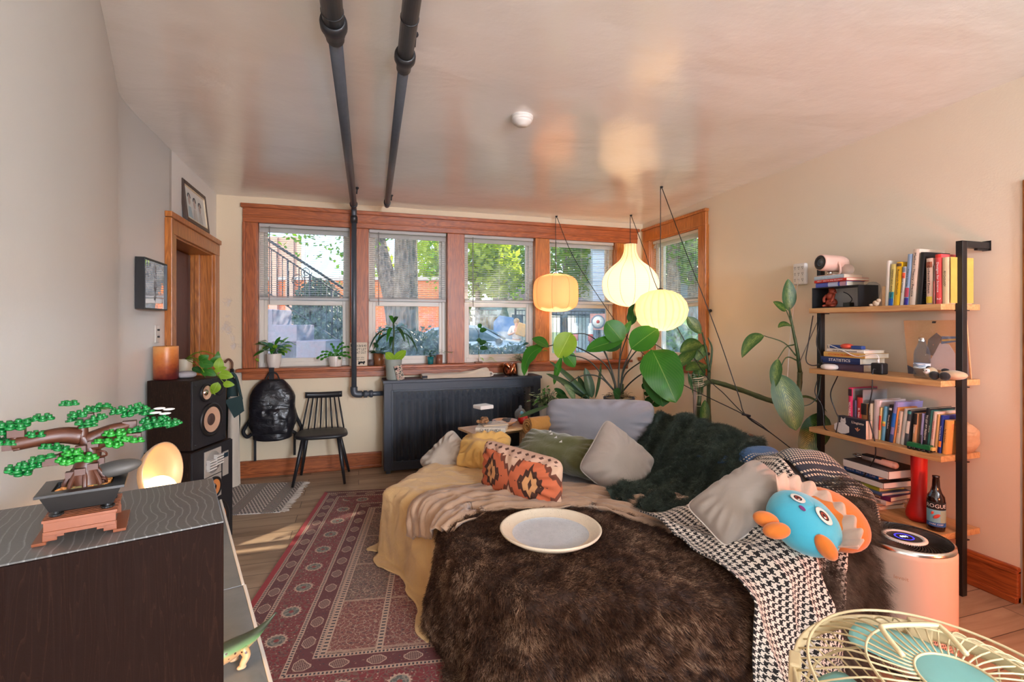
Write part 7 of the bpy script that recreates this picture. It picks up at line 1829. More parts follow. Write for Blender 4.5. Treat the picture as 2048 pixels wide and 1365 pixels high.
# ---------------------------------------------------------------- book shelf on the right wall
SX, SXB, SY0, SY1 = 2.957, 3.268, 1.806, 2.607
SHZ = [.33, .748, 1.150, 1.562]
TH = .032
sh = thing('book_shelf', 'wall shelf of four light oak boards on black square metal posts', 'shelf', V((3.1, 2.2, 0)))
for z in SHZ: b = MB(); b.box(SX, SXB, SY0, SY1, z - TH, z); b.build('shelf_board', m_shelf, sh, world=True, bevel=.002, merge=False)
for y in (SY0 - .034, SY1 + .002):
    b = MB(); b.box(3.066, 3.104, y, y + .032, 0, 1.90); b.box(3.104, 3.288, y, y + .032, 1.865, 1.90); b.build('post', m_blackm, sh, world=True, bevel=.002, merge=False)
for y in (SY0 - .034, SY1 + .002):
    b = MB(); b.box(3.20, 3.288, y + .008, y + .024, 1.855, 1.8645); b.box(3.2885, 3.2895, y - .004, y + .036, 1.855, 1.91); b.build('wall_bracket', m_blackm, sh, world=True, merge=False)
for z in SHZ:
    for y in (SY0 - .03, SY1 - .01): b = MB(); b.box(3.08, 3.13, y, y + .04, z - TH - .006, z - TH - .0005); b.build('board_clip', m_blackm, sh, world=True, merge=False)
def Yat(px, X): return PX(px, 650, X).y
def zat(px, py, X): return PX(px, py, X).z
def upright(px0, px1, lean_px, ytop, z0, rgb, label, title=None, tcol=None, depth=.17, xs=3.0, group='books standing on the shelf', band=None, tsz=.55, front=None, upside=False):
    """upright book, spine to the room; px0..px1 is the spine foot in the photo, ytop its head"""
    ya, yb = Yat(px0, xs), Yat(px1, xs); th = max(.008, ya - yb - .0012); h = PX((px0 + px1) / 2 + lean_px, ytop, xs).z - z0
    le = math.atan2(Yat(px0, xs) - Yat(px0 + lean_px, xs), h) if lean_px else 0
    M_ = frame_m((xs, ya, z0 + .0006), V((0, -1, 0)), V((1, 0, 0)), V((0, 0, 1))) @ Matrix.Rotation(le, 4, 'Y')
    t = thing('book', label, 'book', M_, group); h = h / math.cos(le); dz = 0
    if le > 0: t.matrix_basis = M_ @ Matrix.Translation((0, 0, th * math.sin(le)))
    cm = M('cover_%d_%d_%d' % tuple(rgb), rgb, .42, var=.05); c = min(.0024, th * .2)
    b = MB(); b.box(0, c, 0, depth, 0, h); b.box(th - c, th, 0, depth, 0, h); b.grid(8, 1, lambda u, v: (th * u, -.003 * math.sin(u * PI), h * v)); b.box(c, th - c, 0, .0016, 0, h)
    b.build('cover', cm, t, merge=False)
    b = MB(); b.box(c, th - c, .0018, depth - .004, .003, h - .003); b.build('pages', m_page, t, merge=False)
    if band:
        for (q0, q1, col) in band:
            b = MB(); b.grid(8, 1, lambda u, v: (th * (.02 + .96 * u), -.0036 - .0030 * math.sin(u * PI), h * lerp(q0, q1, v))); b.build('spine_band', M('band_%d_%d_%d' % col, col, .45, var=.03), t, merge=False)
    if title:
        n = 1; s = min(th * tsz, h * .8 / max(4, len(title)) * 1.7)
        text_part('spine_title', title, s, frame_m((th / 2, -.0072, h * .54), V((0, 0, -1)), V((1, 0, 0)), V((0, -1, 0))) if not upside else frame_m((th / 2, -.0072, h * .5), V((0, 0, 1)), V((-1, 0, 0)), V((0, -1, 0))), tcol or m_ink, t, width=min(h * .78, len(title) * s * .62))
    if front:
        text_part('cover_title', front[0], front[1], frame_m((th + .0004, depth * .5, h * .8), V((0, 1, 0)), V((0, 0, 1)), V((1, 0, 0))), front[2], t, width=depth * .7)
    return t
Z3 = SHZ[3]
up3 = [
 (1770, 1777, 3, 522, (222, 214, 200), 'cream book, leftmost of the upright books on the top board', None, None, .19, None),
 (1777, 1787, 6, 529, (224, 206, 120), 'pale yellow textbook with teal and blue foot on the top board', 'DESIGN AND ANALYSIS', m_ink, .17, [(0, .17, (24, 86, 170)), (.17, .33, (34, 130, 140))]),
 (1788, 1799, 6, 525, (240, 188, 30), 'bright yellow book with brown head band on the top board', 'Research Methods', m_ink, .18, [(.90, .97, (96, 66, 40))]),
 (1800, 1807, 6, 534, (232, 226, 220), 'thin white book with an orange patch on its spine on the top board', 'Social Statistics', m_ink, .17, [(.70, .84, (226, 90, 50)), (.86, .99, (120, 130, 140))]),
 (1808, 1817, 8, 509, (150, 176, 206), 'pale blue book with navy foot and edge, beside the tall cream book', 'Theory Stories', m_ink, .20, [(0, .14, (50, 40, 140)), (.16, .34, (190, 70, 90))]),
 (1818, 1830, 9, 499, (226, 202, 182), 'tall cream book, tallest on the top board', 'Method - Theory - Practice', m_ink, .21, None),
 (1834, 1843, 8, 505, (30, 28, 30), 'black spiral-bound binder beside the tall cream book', None, None, .20, None),
 (1853, 1866, 0, 517, (226, 196, 176), 'beige pink book with brown head panel and yellow mark on the top board', 'Collected Essays', m_ink, .17, [(.80, .92, (150, 84, 60)), (.03, .17, (222, 190, 60))]),
 (1867, 1871, 0, 532, (96, 56, 40), 'thin brown patterned book squeezed before the red book', None, None, .16, [(.0, .6, (150, 60, 44))]),
 (1872, 1884, -1, 509, (226, 84, 84), 'red pink book numbered two on the top board', 'Designs for Science', m_inkw, .18, [(.93, .99, (216, 50, 40))]),
 (1885, 1897, 0, 515, (226, 202, 160), 'cream and gold book at the right end of the top board', 'PSYCHOLOGY', m_ink, .19, None)]
for (a, c, l, y, rgb, lab, ti, tc, dp, bd) in up3:
    t = upright(a, c, l, y, Z3, rgb, lab, ti, tc, dp, 3.01, 'upright books on the top board', bd, .5, ('POETS AND\nPRINTS', .022, m_ink) if 'gold' in lab else None)
    if 'spiral' in lab:
        b = MB()
        for k in range(26): b.lathe([(.007, -.0015), (.009, 0), (.007, .0015)], 10, Matrix.Translation((.035, .008, .012 + k * .0102)))
        b.build('spiral', m_black, t)
    if 'numbered' in lab: text_part('spine_number', '2', .024, frame_m((.017, -.0075, .028), V((0, 0, -1)), V((1, 0, 0)), V((0, -1, 0))), m_inkw, t)
    if 'gold' in lab:
        b = MB(); b.box(.0355, .036, .005, .185, .004, .25); b.build('cover_art', M('gold_cover', (206, 170, 80), .5, var=.25, scale=20), t, merge=False)
bke = thing('bookend', 'light wooden block used as bookend at the left of the top row', 'bookend', V((3.02, Yat(1764, 3.02), Z3 + .0005)))
b = MB(); b.box(0, .12, -.022, .0, 0, .12); b.build('block', m_ply, bke, bevel=.002, merge=False)
# top board left part: black cube box with figurine, three lying books, projector
def on_sh(px, X, z): return V((X, Yat(px, X), z + .0005))
bx0, bx1 = Yat(1624, 2.985), Yat(1717, 2.985)
cbx = thing('display_box', 'black open display box with a white back on the top board', 'box', frame_m((2.985, bx0, Z3 + .0005), V((0, -1, 0)), V((1, 0, 0)), V((0, 0, 1))))
W_ = bx0 - bx1; H_ = zat(1624, 577, 2.985) - Z3
b = MB(); b.box(0, W_, 0, .17, 0, .005); b.box(0, W_, 0, .17, H_ - .005, H_); b.box(0, .005, 0, .17, .005, H_ - .005); b.box(W_ - .005, W_, 0, .17, .005, H_ - .005); b.build('box_shell', m_black, cbx, merge=False)
b = MB(); b.box(.005, W_ - .005, .16, .166, .005, H_ - .005); b.build('white_back', m_white, cbx, merge=False)
fg = thing('figurine', 'red-brown carved crouching figurine inside the display box', 'figurine', on_sh(1663, 3.05, Z3 + .0055))
m_red_c = M('red_clay', (158, 62, 38), .5, var=.15)
b = MB(); b.ball((0, 0, .032), (.034, .036, .032), 18, 12); b.ball((-.005, .002, .075), (.024, .026, .03), 16, 12); b.ball((-.006, -.012, .108), (.021, .023, .022), 16, 12); b.ball((-.012, -.034, .098), (.010, .012, .009), 12, 8); b.ball((.002, .002, .122), (.016, .016, .010), 12, 8)
b.ball((-.022, -.030, .010), (.026, .014, .010), 12, 8); b.ball((-.022, .028, .010), (.026, .014, .010), 12, 8); b.tube(smooth_path([(-.008, -.026, .085), (-.028, -.034, .06), (-.034, -.026, .035)], 5), .009, 8); b.tube(smooth_path([(-.008, .026, .085), (-.028, .032, .06), (-.034, .024, .035)], 5), .009, 8); b.build('carving', m_red_c, fg)
dv = thing('small_device', 'small dark square gadget on a black cable inside the display box', 'gadget', on_sh(1697, 3.06, Z3 + .0055))
b = MB(); b.box(-.02, .02, -.024, .024, 0, .028); b.build('case', M('green_black', (52, 50, 40), .4), dv, bevel=.003, merge=False)
b = MB(); b.tube(smooth_path([(0, .0, .027), (-.02, -.03, .03), (-.015, -.035, .05), (.0, .0, .08), (.02, .05, .10)], 6), .0028, 6); b.build('cable', m_black, dv)
zb_ = Z3 + H_ + .001
def lying(px0, px1, X, z, th, w, rgb, label, title=None, tcol=None, group=None, tsize=.6, rot=0.0, band=None, pc=None):
    y0, y1 = Yat(px0, X), Yat(px1, X)
    M_ = frame_m((X, y0, z), V((0, -1, 0)), V((1, 0, 0)), V((0, 0, 1))) @ Matrix.Rotation(rot, 4, 'Z')
    t = booky('book', label, M_, w, y0 - y1, th, rgb, group, title, tcol, tsize, pagecol=pc)
    if band:
        for (q0, q1, col) in band:
            L_ = y0 - y1; b = MB(); b.grid(1, 6, lambda u, v: (L_ * lerp(q0, q1, u), -.0042 * math.sin(v * PI) - .0006, th * (.02 + .96 * v))); b.build('spine_band', M('band_%d_%d_%d' % col, col, .5, var=.25 if col == (176, 196, 206) else .04, scale=90), t, merge=False)
    return t
lying(1632, 1693, 3.0, zb_, .031, .16, (84, 96, 178), 'blue and lilac paperback lying directly on the black display box', None, None, 'lying books under the projector', band=[(.42, .74, (196, 206, 230)), (.8, 1, (200, 150, 160))])
lying(1629, 1697, 2.99, zb_ + .0315, .018, .18, (206, 54, 40), 'thin red paperback in the middle of the pile under the projector', 'HEAT  ideas to stop the planet', m_inkw, 'lying books under the projector', .6, R(-4))
lying(1629, 1688, 3.0, zb_ + .0505, .027, .165, (190, 176, 160), 'speckled grey blue paperback on top of the pile, right under the projector', None, None, 'lying books under the projector', band=[(0, 1, (176, 196, 206))])
zp = zb_ + .078
pj = thing('projector', 'pink-beige cylindrical projector with a black lens standing on the pile of books', 'projector', on_sh(1660, 3.06, zp - .0003))
m_pink = M('projector_shell', (214, 178, 162), .45, var=.03)
pcn = AT(1664, 528, 3.33) if False else V((3.055, Yat(1662, 3.055), zat(1662, 527, 3.055)))
ax_ = V((-.95, .14, .04)).normalized(); Mpj = look_m(pcn, ax_)
b = MB(Mpj); b.lathe([(0, -.115), (.030, -.112), (.046, -.10), (.054, -.075), (.055, -.05), (.055, .075), (.053, .082), (.048, .084)], 40); b.build('shell', m_pink, pj, world=True)
b = MB(Mpj); b.lathe([(.049, .083), (.047, .086), (.030, .084), (.026, .078)], 36); b.build('lens_ring', m_black, pj, world=True)
b = MB(Mpj); b.lathe([(.027, .080), (.024, .084), (.018, .079), (0, .083)], 28); b.build('lens', M('lens_glass', (60, 66, 74), .05), pj, world=True)
b = MB(); b.box(-.05, .05, -.06, .06, .0, .006); b.build('foot_plate', m_pink, pj, bevel=.003, merge=False)
hh = pcn.z - (zp - .0003)
b = MB(); b.tube([(0, 0, .006), (0, 0, hh - .05)], .016, 14); b.build('neck', m_chrome, pj)
b = MB(); b.tube(smooth_path([(.0, -.055, .005), (.0, -.075, .02), (-.005, -.075, hh - .02), (-.005, -.062, hh)], 5), .007, 10); b.build('arm', m_pink, pj)
ls2 = thing('round_disc', 'small pale disc leaning behind the projector', 'disc', on_sh(1693, 3.1, zp - .02)); b = MB(); b.lathe([(0, -.006), (.042, -.005), (.044, 0), (.042, .005), (0, .006)], 30, look_m(V((0, 0, .052)), V((-.75, -.4, .3)))); b.build('disc', M('pale_disc', (190, 168, 152), .5), ls2)
gb = thing('glass_dome', 'small clear glass dome standing beside the black display box', 'ornament', on_sh(1745, 3.12, Z3)); b = MB(); b.lathe([(.03, 0), (.032, .05), (.045, .11), (.04, .14), (.02, .158), (0, .162)], 24); b.build('dome', m_clear, gb); b = MB(); b.lathe([(0, 0), (.034, 0), (.034, .012), (0, .013)], 20); b.build('base', m_ply, gb)
sc_ = thing('bear_figure', 'tiny beige animal figure on the top board beside the box', 'figurine', on_sh(1752, 3.0, Z3)); b = MB(); b.ball((0, 0, .018), (.016, .018, .018), 12, 8); b.ball((0, -.016, .034), (.012, .012, .012), 12, 8); b.ball((-.01, .02, .008), (.018, .010, .008), 10, 6); b.build('body', M('beige_clay', (206, 176, 148), .8), sc_)
# second board: pile of heavy books, charger, bottle, print, soft toy
Z2 = SHZ[2]
g2 = 'heavy books piled on the second board'
z_ = Z2 + .0005
for (p0, p1, X, th, w, rgb, lab, ti, tc, ts) in (
    (1646, 1727, 3.02, .046, .20, (84, 58, 76), 'purple hardback at the bottom of the pile on the second board', None, None, .5),
    (1642, 1720, 3.0, .040, .22, (26, 44, 92), 'navy hardback with silver STATISTICS lettering in the pile', 'STATISTICS', m_inkw, .62),
    (1648, 1730, 3.0, .032, .21, (206, 162, 86), 'tan hardback with orange lettering above the navy hardback', 'STATISTICAL PRINCIPLES', M('orange_ink', (214, 82, 30), .7, var=0), .5),
    (1654, 1728, 3.0, .018, .18, (232, 224, 212), 'white paperback on top of the pile on the second board', 'God of the Oppressed', m_ink, .75)):
    lying(p0, p1, X, z_, th, w, rgb, lab, ti, tc, g2, ts); z_ += th + .0008
wt = thing('toy_watch', 'blue and red toy watch in clear packaging lying on the pile of heavy books', 'toy', on_sh(1694, 3.03, z_))
Mw = TR(0, 0, 0, R(-90)); m_wb = M('toy_blue', (44, 70, 132), .4); 
for x0, x1 in ((-.11, -.03), (.04, .11)): b = MB(Mw); b.box(x0, x1, -.018, .018, .004, .026); b.build('strap', m_wb, wt, bevel=.004, merge=False)
b = MB(Mw); b.ball((.0, 0, .020), (.042, .03, .018), 20, 12); b.build('red_face', M('toy_red', (208, 78, 56), .35), wt)
b = MB(Mw); b.box(-.12, .12, -.03, .03, 0, .002); b.build('card', m_paper, wt, merge=False)
sp2 = thing('smart_speaker', 'flat pale grey smart speaker in front of the purple hardback', 'smart speaker', on_sh(1659, 2.99, Z2)); b = MB(); b.lathe([(0, 0), (.034, .001), (.048, .009), (.051, .018), (.046, .030), (.03, .037), (0, .039)], 34); b.build('fabric_body', M('pale_knit', (214, 206, 198), .9, bump=.3, bscale=600), sp2)
b = MB(); b.tube(smooth_path([(.0, .05, .015), (-.005, .07, .025), (.02, .10, .03), (.08, .13, -.02), (.1, .14, -.3)], 6), .0026, 6); b.build('power_cable', m_black, sp2)
ch = thing('charger_block', 'black block charger at the edge of the second board with a white plug', 'charger', on_sh(1752, 2.985, Z2)); b = MB(); b.box(0, .055, -.035, .035, 0, .068); b.build('block', m_black, ch, bevel=.008, merge=False)
b = MB(); b.tube(smooth_path([(.02, .0, .066), (.02, .0, .105), (.015, .03, .118), (.01, .13, .10), (.0, .22, .135), (.02, .33, .165), (.05, .36, .14)], 7), .0030, 7); b.build('white_cable', m_white, ch)
b = MB(); b.tube([(.02, 0, .066), (.02, 0, .09)], .006, 8); b.build('white_plug', m_white, ch)
b = MB(); b.tube(smooth_path([(-.002, .0, .03), (-.02, .005, .02), (-.026, .005, -.10), (-.02, .03, -.25), (-.02, -.01, -.42), (-.02, .0, -.52), (-.015, .08, -.66), (-.012, .13, -.74), (.01, .24, -.78), (.05, .40, -.80)], 7), .0036, 7); b.build('power_cable', m_black, ch)
wb = thing('water_bottle', 'clear glass water bottle with a blue wave label in front of the print', 'bottle', on_sh(1844, 3.04, Z2))
b = MB(); b.lathe([(0, .003), (.034, .003), (.038, .008), (.038, .13), (.034, .155), (.018, .195), (.015, .225), (.013, .225), (.016, .192), (.031, .152), (.035, .13), (.035, .010), (0, .008)], 28); b.build('glass_body', m_clear, wb)
b = MB(); b.lathe([(.0385, .055), (.0388, .082)], 28); b.build('label', M('wave_label', (216, 220, 222), .5), wb)
b = MB()
for k in range(2): b.tube([(.0392 * math.cos(a / 10), .0392 * math.sin(a / 10), .066 + .008 * k + .003 * math.sin(a * .5)) for a in range(22, 42)], .0016, 5)
b.build('wave_marks', M('wave_blue', (30, 70, 120), .5), wb)
b = MB(); b.lathe([(.0165, .205), (.0165, .226), (.014, .228), (0, .228)], 20); b.build('cap', m_chrome, wb)
y0, y1 = Yat(1820, 3.24), Yat(1946, 3.24)
pr = thing('art_print', 'figure art print in shiny plastic wrap leaning on the wall on the second board', 'print', frame_m((3.225, y0, Z2 + .0005), V((0, -1, 0)), V((.97, 0, .12)).normalized(), V((-.12, 0, .97)).normalized()))
W_ = y0 - y1; H_ = zat(1822, 641, 3.24) - Z2
def printm():
    g = Gm('print_ground'); u, v, _ = g.sep(g.co('UV')); n = g.noise(g.co('UV'), 3, 3)
    g.bsdf(g.mix((v + n * .3).clamp(), lin((206, 150, 104)), lin((226, 176, 126))), .5); return g.m
b = MB(); b.box(0, W_, 0, .008, 0, H_); b.build('sheet', printm(), pr, merge=False)
def flat(nm, poly, mat, dy=-.0012): 
    b = MB(frame_m((0, dy, 0), V((1, 0, 0)), V((0, 0, 1)), V((0, -1, 0)))); b.prism([(x * W_, z * H_) for x, z in poly], 0, .001); b.build(nm, mat, pr)
flat('painted_dress', [(.42, .12), (.78, .10), (.80, .42), (.72, .58), (.58, .60), (.48, .42), (.40, .28)], M('print_white', (226, 214, 210), .5, var=.12, scale=9)); flat('painted_arm', [(.34, .40), (.46, .36), (.62, .70), (.54, .78), (.40, .66)], M('print_grey', (128, 112, 104), .5, var=.3, scale=12))
flat('painted_hat', [(.60, .58), (.88, .64), (.90, .72), (.62, .72)], M('print_blue', (110, 128, 156), .5), -.0024); flat('painted_band', [(.62, .63), (.90, .66), (.90, .69), (.62, .665)], M('print_yellow', (214, 176, 100), .5), -.0036); flat('painted_shade', [(.80, .05), (.98, .05), (.98, .50), (.88, .56), (.82, .3)], M('print_slate', (150, 140, 142), .5, var=.3, scale=10)); flat('painted_edge', [(.0, .0), (.14, .0), (.10, .12), (.0, .16)], M('print_navy', (60, 70, 86), .5))
flat('painted_wheel', [(.93 + .035 * math.cos(k * .52), .80 + .05 * math.sin(k * .52)) for k in range(12)], m_ink, -.0024); flat('painted_marks', [(.48, .95), (.54, .95), (.55, .985), (.49, .985)], m_ink, -.0024)
def wrap():
    g = Gm('plastic_wrap'); n = g.noise(g.co('UV'), 5, 4, .6, 1.0); t = g.n('ShaderNodeBsdfTransparent').outputs[0]; p = g.bsdf((.9, .88, .86), .12, 0, g.bump(n, .8, .03), False, **{'Specular IOR Level': .8}); gl = g.n('ShaderNodeBsdfGlossy'); gl.inputs['Roughness'].default_value = .12; g.L(g.bump(n, .9, .04), gl.inputs['Normal']); return g.finish(g.mixs(.10, t, gl.outputs[0]))
b = MB(); b.grid(14, 14, lambda u, v: (-.006 + (W_ + .012) * u, -.010 - .008 * nz((u * 4, v * 4, 3), 1), (H_ + .004) * v)); b.build('plastic_wrap', wrap(), pr)
sy = thing('soft_toy', 'small beige soft toy with black feet lying on the second board by the bottle', 'soft toy', on_sh(1878, 3.0, Z2))
m_bei = fab('toy_beige', (206, 174, 138), .95, 300); m_bkf = fab('toy_black_felt', (36, 32, 32), .95, 300)
b = MB(); b.ball((.06, -.03, .028), (.045, .065, .026), 18, 12); b.ball((.01, .045, .038), (.026, .030, .028), 16, 10); b.build('body', m_bei, sy)
b = MB(); b.ball((-.012, .052, .043), (.014, .018, .016), 14, 8); b.build('white_face', m_white, sy)
for (x, y) in ((-.012, .015), (-.012, -.035)): b = MB(); b.ball((x, y, .024), (.016, .026, .023), 14, 10); b.build('foot', m_bkf, sy)
for (x, y, z) in ((.03, .07, .058), (.05, .0, .05)): b = MB(); b.ball((x, y, z), (.012, .02, .012), 12, 8); b.build('ear', m_bkf, sy)
for y in (.046, .060): b = MB(); b.ball((-.025, y, .047), .003, 8, 6); b.build('eye', m_ink, sy)
# third board: leaning paperbacks, card game, green toy train
Z1 = SHZ[1]; g1 = 'paperbacks leaning along the third board'
up1 = [
 (1697, 1705, 0, 776, (226, 60, 110), 'tall pink comic with white and black spine letters, leftmost on the third board', 'WUVABLE', m_inkw, .22, [(.82, .97, (60, 30, 40))], .8),
 (1708, 1713, 0, 801, (96, 80, 116), 'thin dark purple book behind the cat card game', None, None, .15, None, .5),
 (1714, 1724, 1, 796, (206, 62, 60), 'red paperback standing next to the pink comic', 'B. Harris', m_inkw, .20, None, .5),
 (1722, 1734, 1, 808, (150, 108, 66), 'brown paperback with black head panel above the cat card game', None, None, .14, [(.66, 1, (38, 32, 30))], .5),
 (1736, 1744, 2, 808, (226, 214, 186), 'narrow cream book beside the thick pink-white one', 'LIBERTOSO', m_ink, .15, None, .55),
 (1746, 1757, 4, 801, (232, 210, 206), 'thick pale pink white book left of the light blue one', None, None, .22, None, .5),
 (1756, 1761, 5, 816, (226, 196, 130), 'thin yellow and red book squeezed before the light blue one', None, None, .15, [(.3, .75, (206, 70, 50))], .5),
 (1762, 1769, 8, 814, (112, 178, 210), 'light blue paperback with an orange band on the third board', None, None, .17, [(.42, .50, (220, 140, 80)), (.5, .56, (226, 214, 90))], .5),
 (1770, 1777, 12, 811, (34, 32, 34), 'black paperback with white letters next to the light blue one', 'Women Culture', m_inkw, .17, [(.86, .92, (210, 206, 200))], .55),
 (1778, 1786, 14, 805, (150, 140, 190), 'lilac paperback with a bright blue panel, tall in the middle of the row', None, None, .21, [(.38, .72, (34, 104, 190)), (.0, .2, (44, 66, 120))], .5),
 (1786, 1790, 12, 816, (226, 138, 66), 'thin orange book after the lilac paperback', None, None, .15, None, .5),
 (1791, 1799, 10, 824, (230, 206, 184), 'cream book with faded letters right of the thin orange one', 'LATER  POEMS', m_ink, .16, None, .5),
 (1800, 1807, 12, 819, (206, 200, 192), 'grey white paperback in the right half of the row', None, None, .18, None, .5),
 (1808, 1816, 11, 822, (70, 74, 80), 'dark grey paperback with a cream patch and teal head', 'Dissent', m_inkw, .17, [(.9, .98, (70, 150, 150)), (.35, .7, (220, 206, 190))], .5),
 (1824, 1832, 6, 828, (206, 156, 112), 'tan paperback with a black head panel above the toy train', 'Terkel', m_inkw, .15, [(.68, 1, (34, 28, 28))], .6),
 (1838, 1843, 8, 828, (150, 150, 196), 'thin lavender book left of the black labour history', None, None, .16, [(0, .4, (40, 38, 44))], .5),
 (1844, 1853, 12, 818, (32, 36, 42), 'black book with TO JOY MY FREEDOM on its spine', 'TO JOY MY FREEDOM', m_inkw, .20, None, .62),
 (1853, 1858, 11, 822, (40, 98, 90), 'thin dark green book beside the black labour history', 'Old Stories', m_inkw, .18, None, .5),
 (1859, 1867, 11, 825, (230, 204, 188), 'cream book with red letters right of the dark green one', 'FAMOUS QUILT CAMP', M('red_ink', (190, 60, 50), .7, var=0), .18, None, .5),
 (1868, 1874, 9, 830, (216, 168, 108), 'plain tan book between the cream and royal blue ones', None, None, .18, None, .5),
 (1875, 1882, 9, 832, (34, 54, 140), 'royal blue book with an orange dot near the right post', 'The Little Prose', m_inkw, .17, [(.16, .32, (226, 130, 40))], .5),
 (1884, 1893, 8, 842, (226, 160, 84), 'orange tan paperback at the right end of the third board', 'Far And Away', m_ink, .14, None, .5)]
for (a, c, l, y, rgb, lab, ti, tc, dp, bd, ts) in up1:
    t = upright(a, c, l * .75, y, Z1, rgb, lab, ti, tc, dp, 3.03, g1, bd, ts, ('VER AND\nSTORIES', .018, M('cover_ink', (214, 120, 84), .7, var=0)) if lab.startswith('orange tan') else (('WUVABLE OAF', .03, M('comic_red', (190, 40, 50), .7, var=0)) if 'comic' in lab else None))
    if 'comic' in lab:
        b = MB(); th_ = .0005 + (Yat(a, 3.03) - Yat(c, 3.03) - .0012); b.box(th_ - .0004, th_, .004, .216, .004, .29); b.build('grey_cover', M('comic_grey', (140, 138, 136), .5), t, merge=False)
pk_ = thing('crumpled_paper', 'crumpled brown paper parcel behind the right post on the third board', 'paper', on_sh(1934, 3.17, Z1))
b = MB()
def crm(u, v):
    a, e = 2 * PI * u, PI * (v - .5); p = V((.06 * math.cos(e) * math.cos(a), .05 * math.cos(e) * math.sin(a), .085 + .085 * math.sin(e))); return p * (1 + .16 * nz((p.x * 24, p.y * 24, p.z * 24)))
b.grid(24, 18, crm); o = b.build('paper', M('kraft_crumple', (196, 158, 120), .7, var=.2, scale=30), pk_); [setattr(pp_, 'use_smooth', False) for pp_ in o.data.polygons]
cg = thing('card_game', 'dark navy card game box with a white cat on its front, on the third board', 'game box', frame_m((2.965, Yat(1676, 2.965), Z1 + .0005), V((0, -1, 0)), V((1, 0, 0)), V((0, 0, 1))) @ Matrix.Rotation(R(-5), 4, 'Z'))
W_ = Yat(1676, 2.965) - Yat(1736, 2.965); H_ = .115
b = MB(); b.box(0, W_, 0, .045, 0, H_); b.build('box_body', M('game_navy', (44, 46, 60), .45, var=.2, scale=8), cg, bevel=.001, merge=False)
b = MB(); b.box(W_, W_ + .0006, .001, .044, .001, H_ - .001); b.build('cream_end', M('game_end', (220, 190, 168), .5), cg, merge=False)
def fl2(nm, poly, mat, dy, par, sx=1.0): 
    b = MB(frame_m((0, dy, 0), V((1, 0, 0)), V((0, 0, 1)), V((0, -1, 0)))); b.prism(poly, 0, .0007); return b.build(nm, mat, par)
m_catw = M('cat_white', (226, 222, 220), .7, var=.08, scale=60)
q_ = W_
fl2('cat_body', [(.14 * q_ + .055 * math.cos(k * .5236) * (1.15 if k % 2 else 1), .038 + .036 * math.sin(k * .5236)) for k in range(12)], m_catw, -.0008, cg)
fl2('cat_head', [(.20 * q_ + .020 * math.cos(k * .5236), .082 + .019 * math.sin(k * .5236)) for k in range(12)] , m_catw, -.0016, cg)
fl2('cat_ears', [(.20 * q_ - .018, .09), (.20 * q_ - .015, .110), (.20 * q_ - .003, .098), (.20 * q_ + .003, .098), (.20 * q_ + .015, .110), (.20 * q_ + .018, .09)], m_catw, -.0012, cg)
for dx in (-.007, .007): fl2('cat_eye', [(.20 * q_ + dx + .0022 * math.cos(k * .785), .085 + .0022 * math.sin(k * .785)) for k in range(8)], m_ink, -.0024, cg)
for k in range(3): fl2('fan_emblem', [(.72 * q_, .038), (.62 * q_ + k * .075 * q_, .062 - .006 * abs(k - 1)), (.67 * q_ + k * .075 * q_, .064 - .006 * abs(k - 1))], M('fan_peach', (226, 150, 110), .6), -.0008 - .0004 * k, cg)
text_part('lettering', 'Llegiato', .021, frame_m((.72 * q_, -.0008, .090), V((1, 0, 0)), V((0, 0, 1)), V((0, -1, 0))), M('cream_ink', (226, 206, 186), .7, var=0), cg, width=.42 * q_)
tn = thing('toy_train', 'small green toy locomotive on the third board in front of the leaning books', 'toy train', frame_m(on_sh(1840, 2.985, Z1), V((0, -1, 0)), V((1, 0, 0)), V((0, 0, 1))))
b = MB(); b.box(-.062, .058, -.014, .014, .014, .034); b.box(.02, .058, -.015, .015, .034, .040); b.box(-.06, .0, -.012, .012, .034, .038); b.build('body', M('train_green', (34, 112, 64), .35), tn, bevel=.002, merge=False)
b = MB(); b.box(.058, .072, -.013, .013, .014, .034); b.build('yellow_nose', M('train_yellow', (214, 186, 110), .4), tn, bevel=.004, merge=False)
for x in (-.05, -.025, .0, .025, .05): b = MB(); b.lathe([(0, -.016), (.008, -.016), (.008, .016), (0, .016)], 14, TR(x, 0, .008, 0, R(90))); b.build('wheel', m_black, tn)
b = MB(); b.box(-.06, .07, -.012, .012, .008, .014); b.build('chassis', m_black, tn, merge=False)
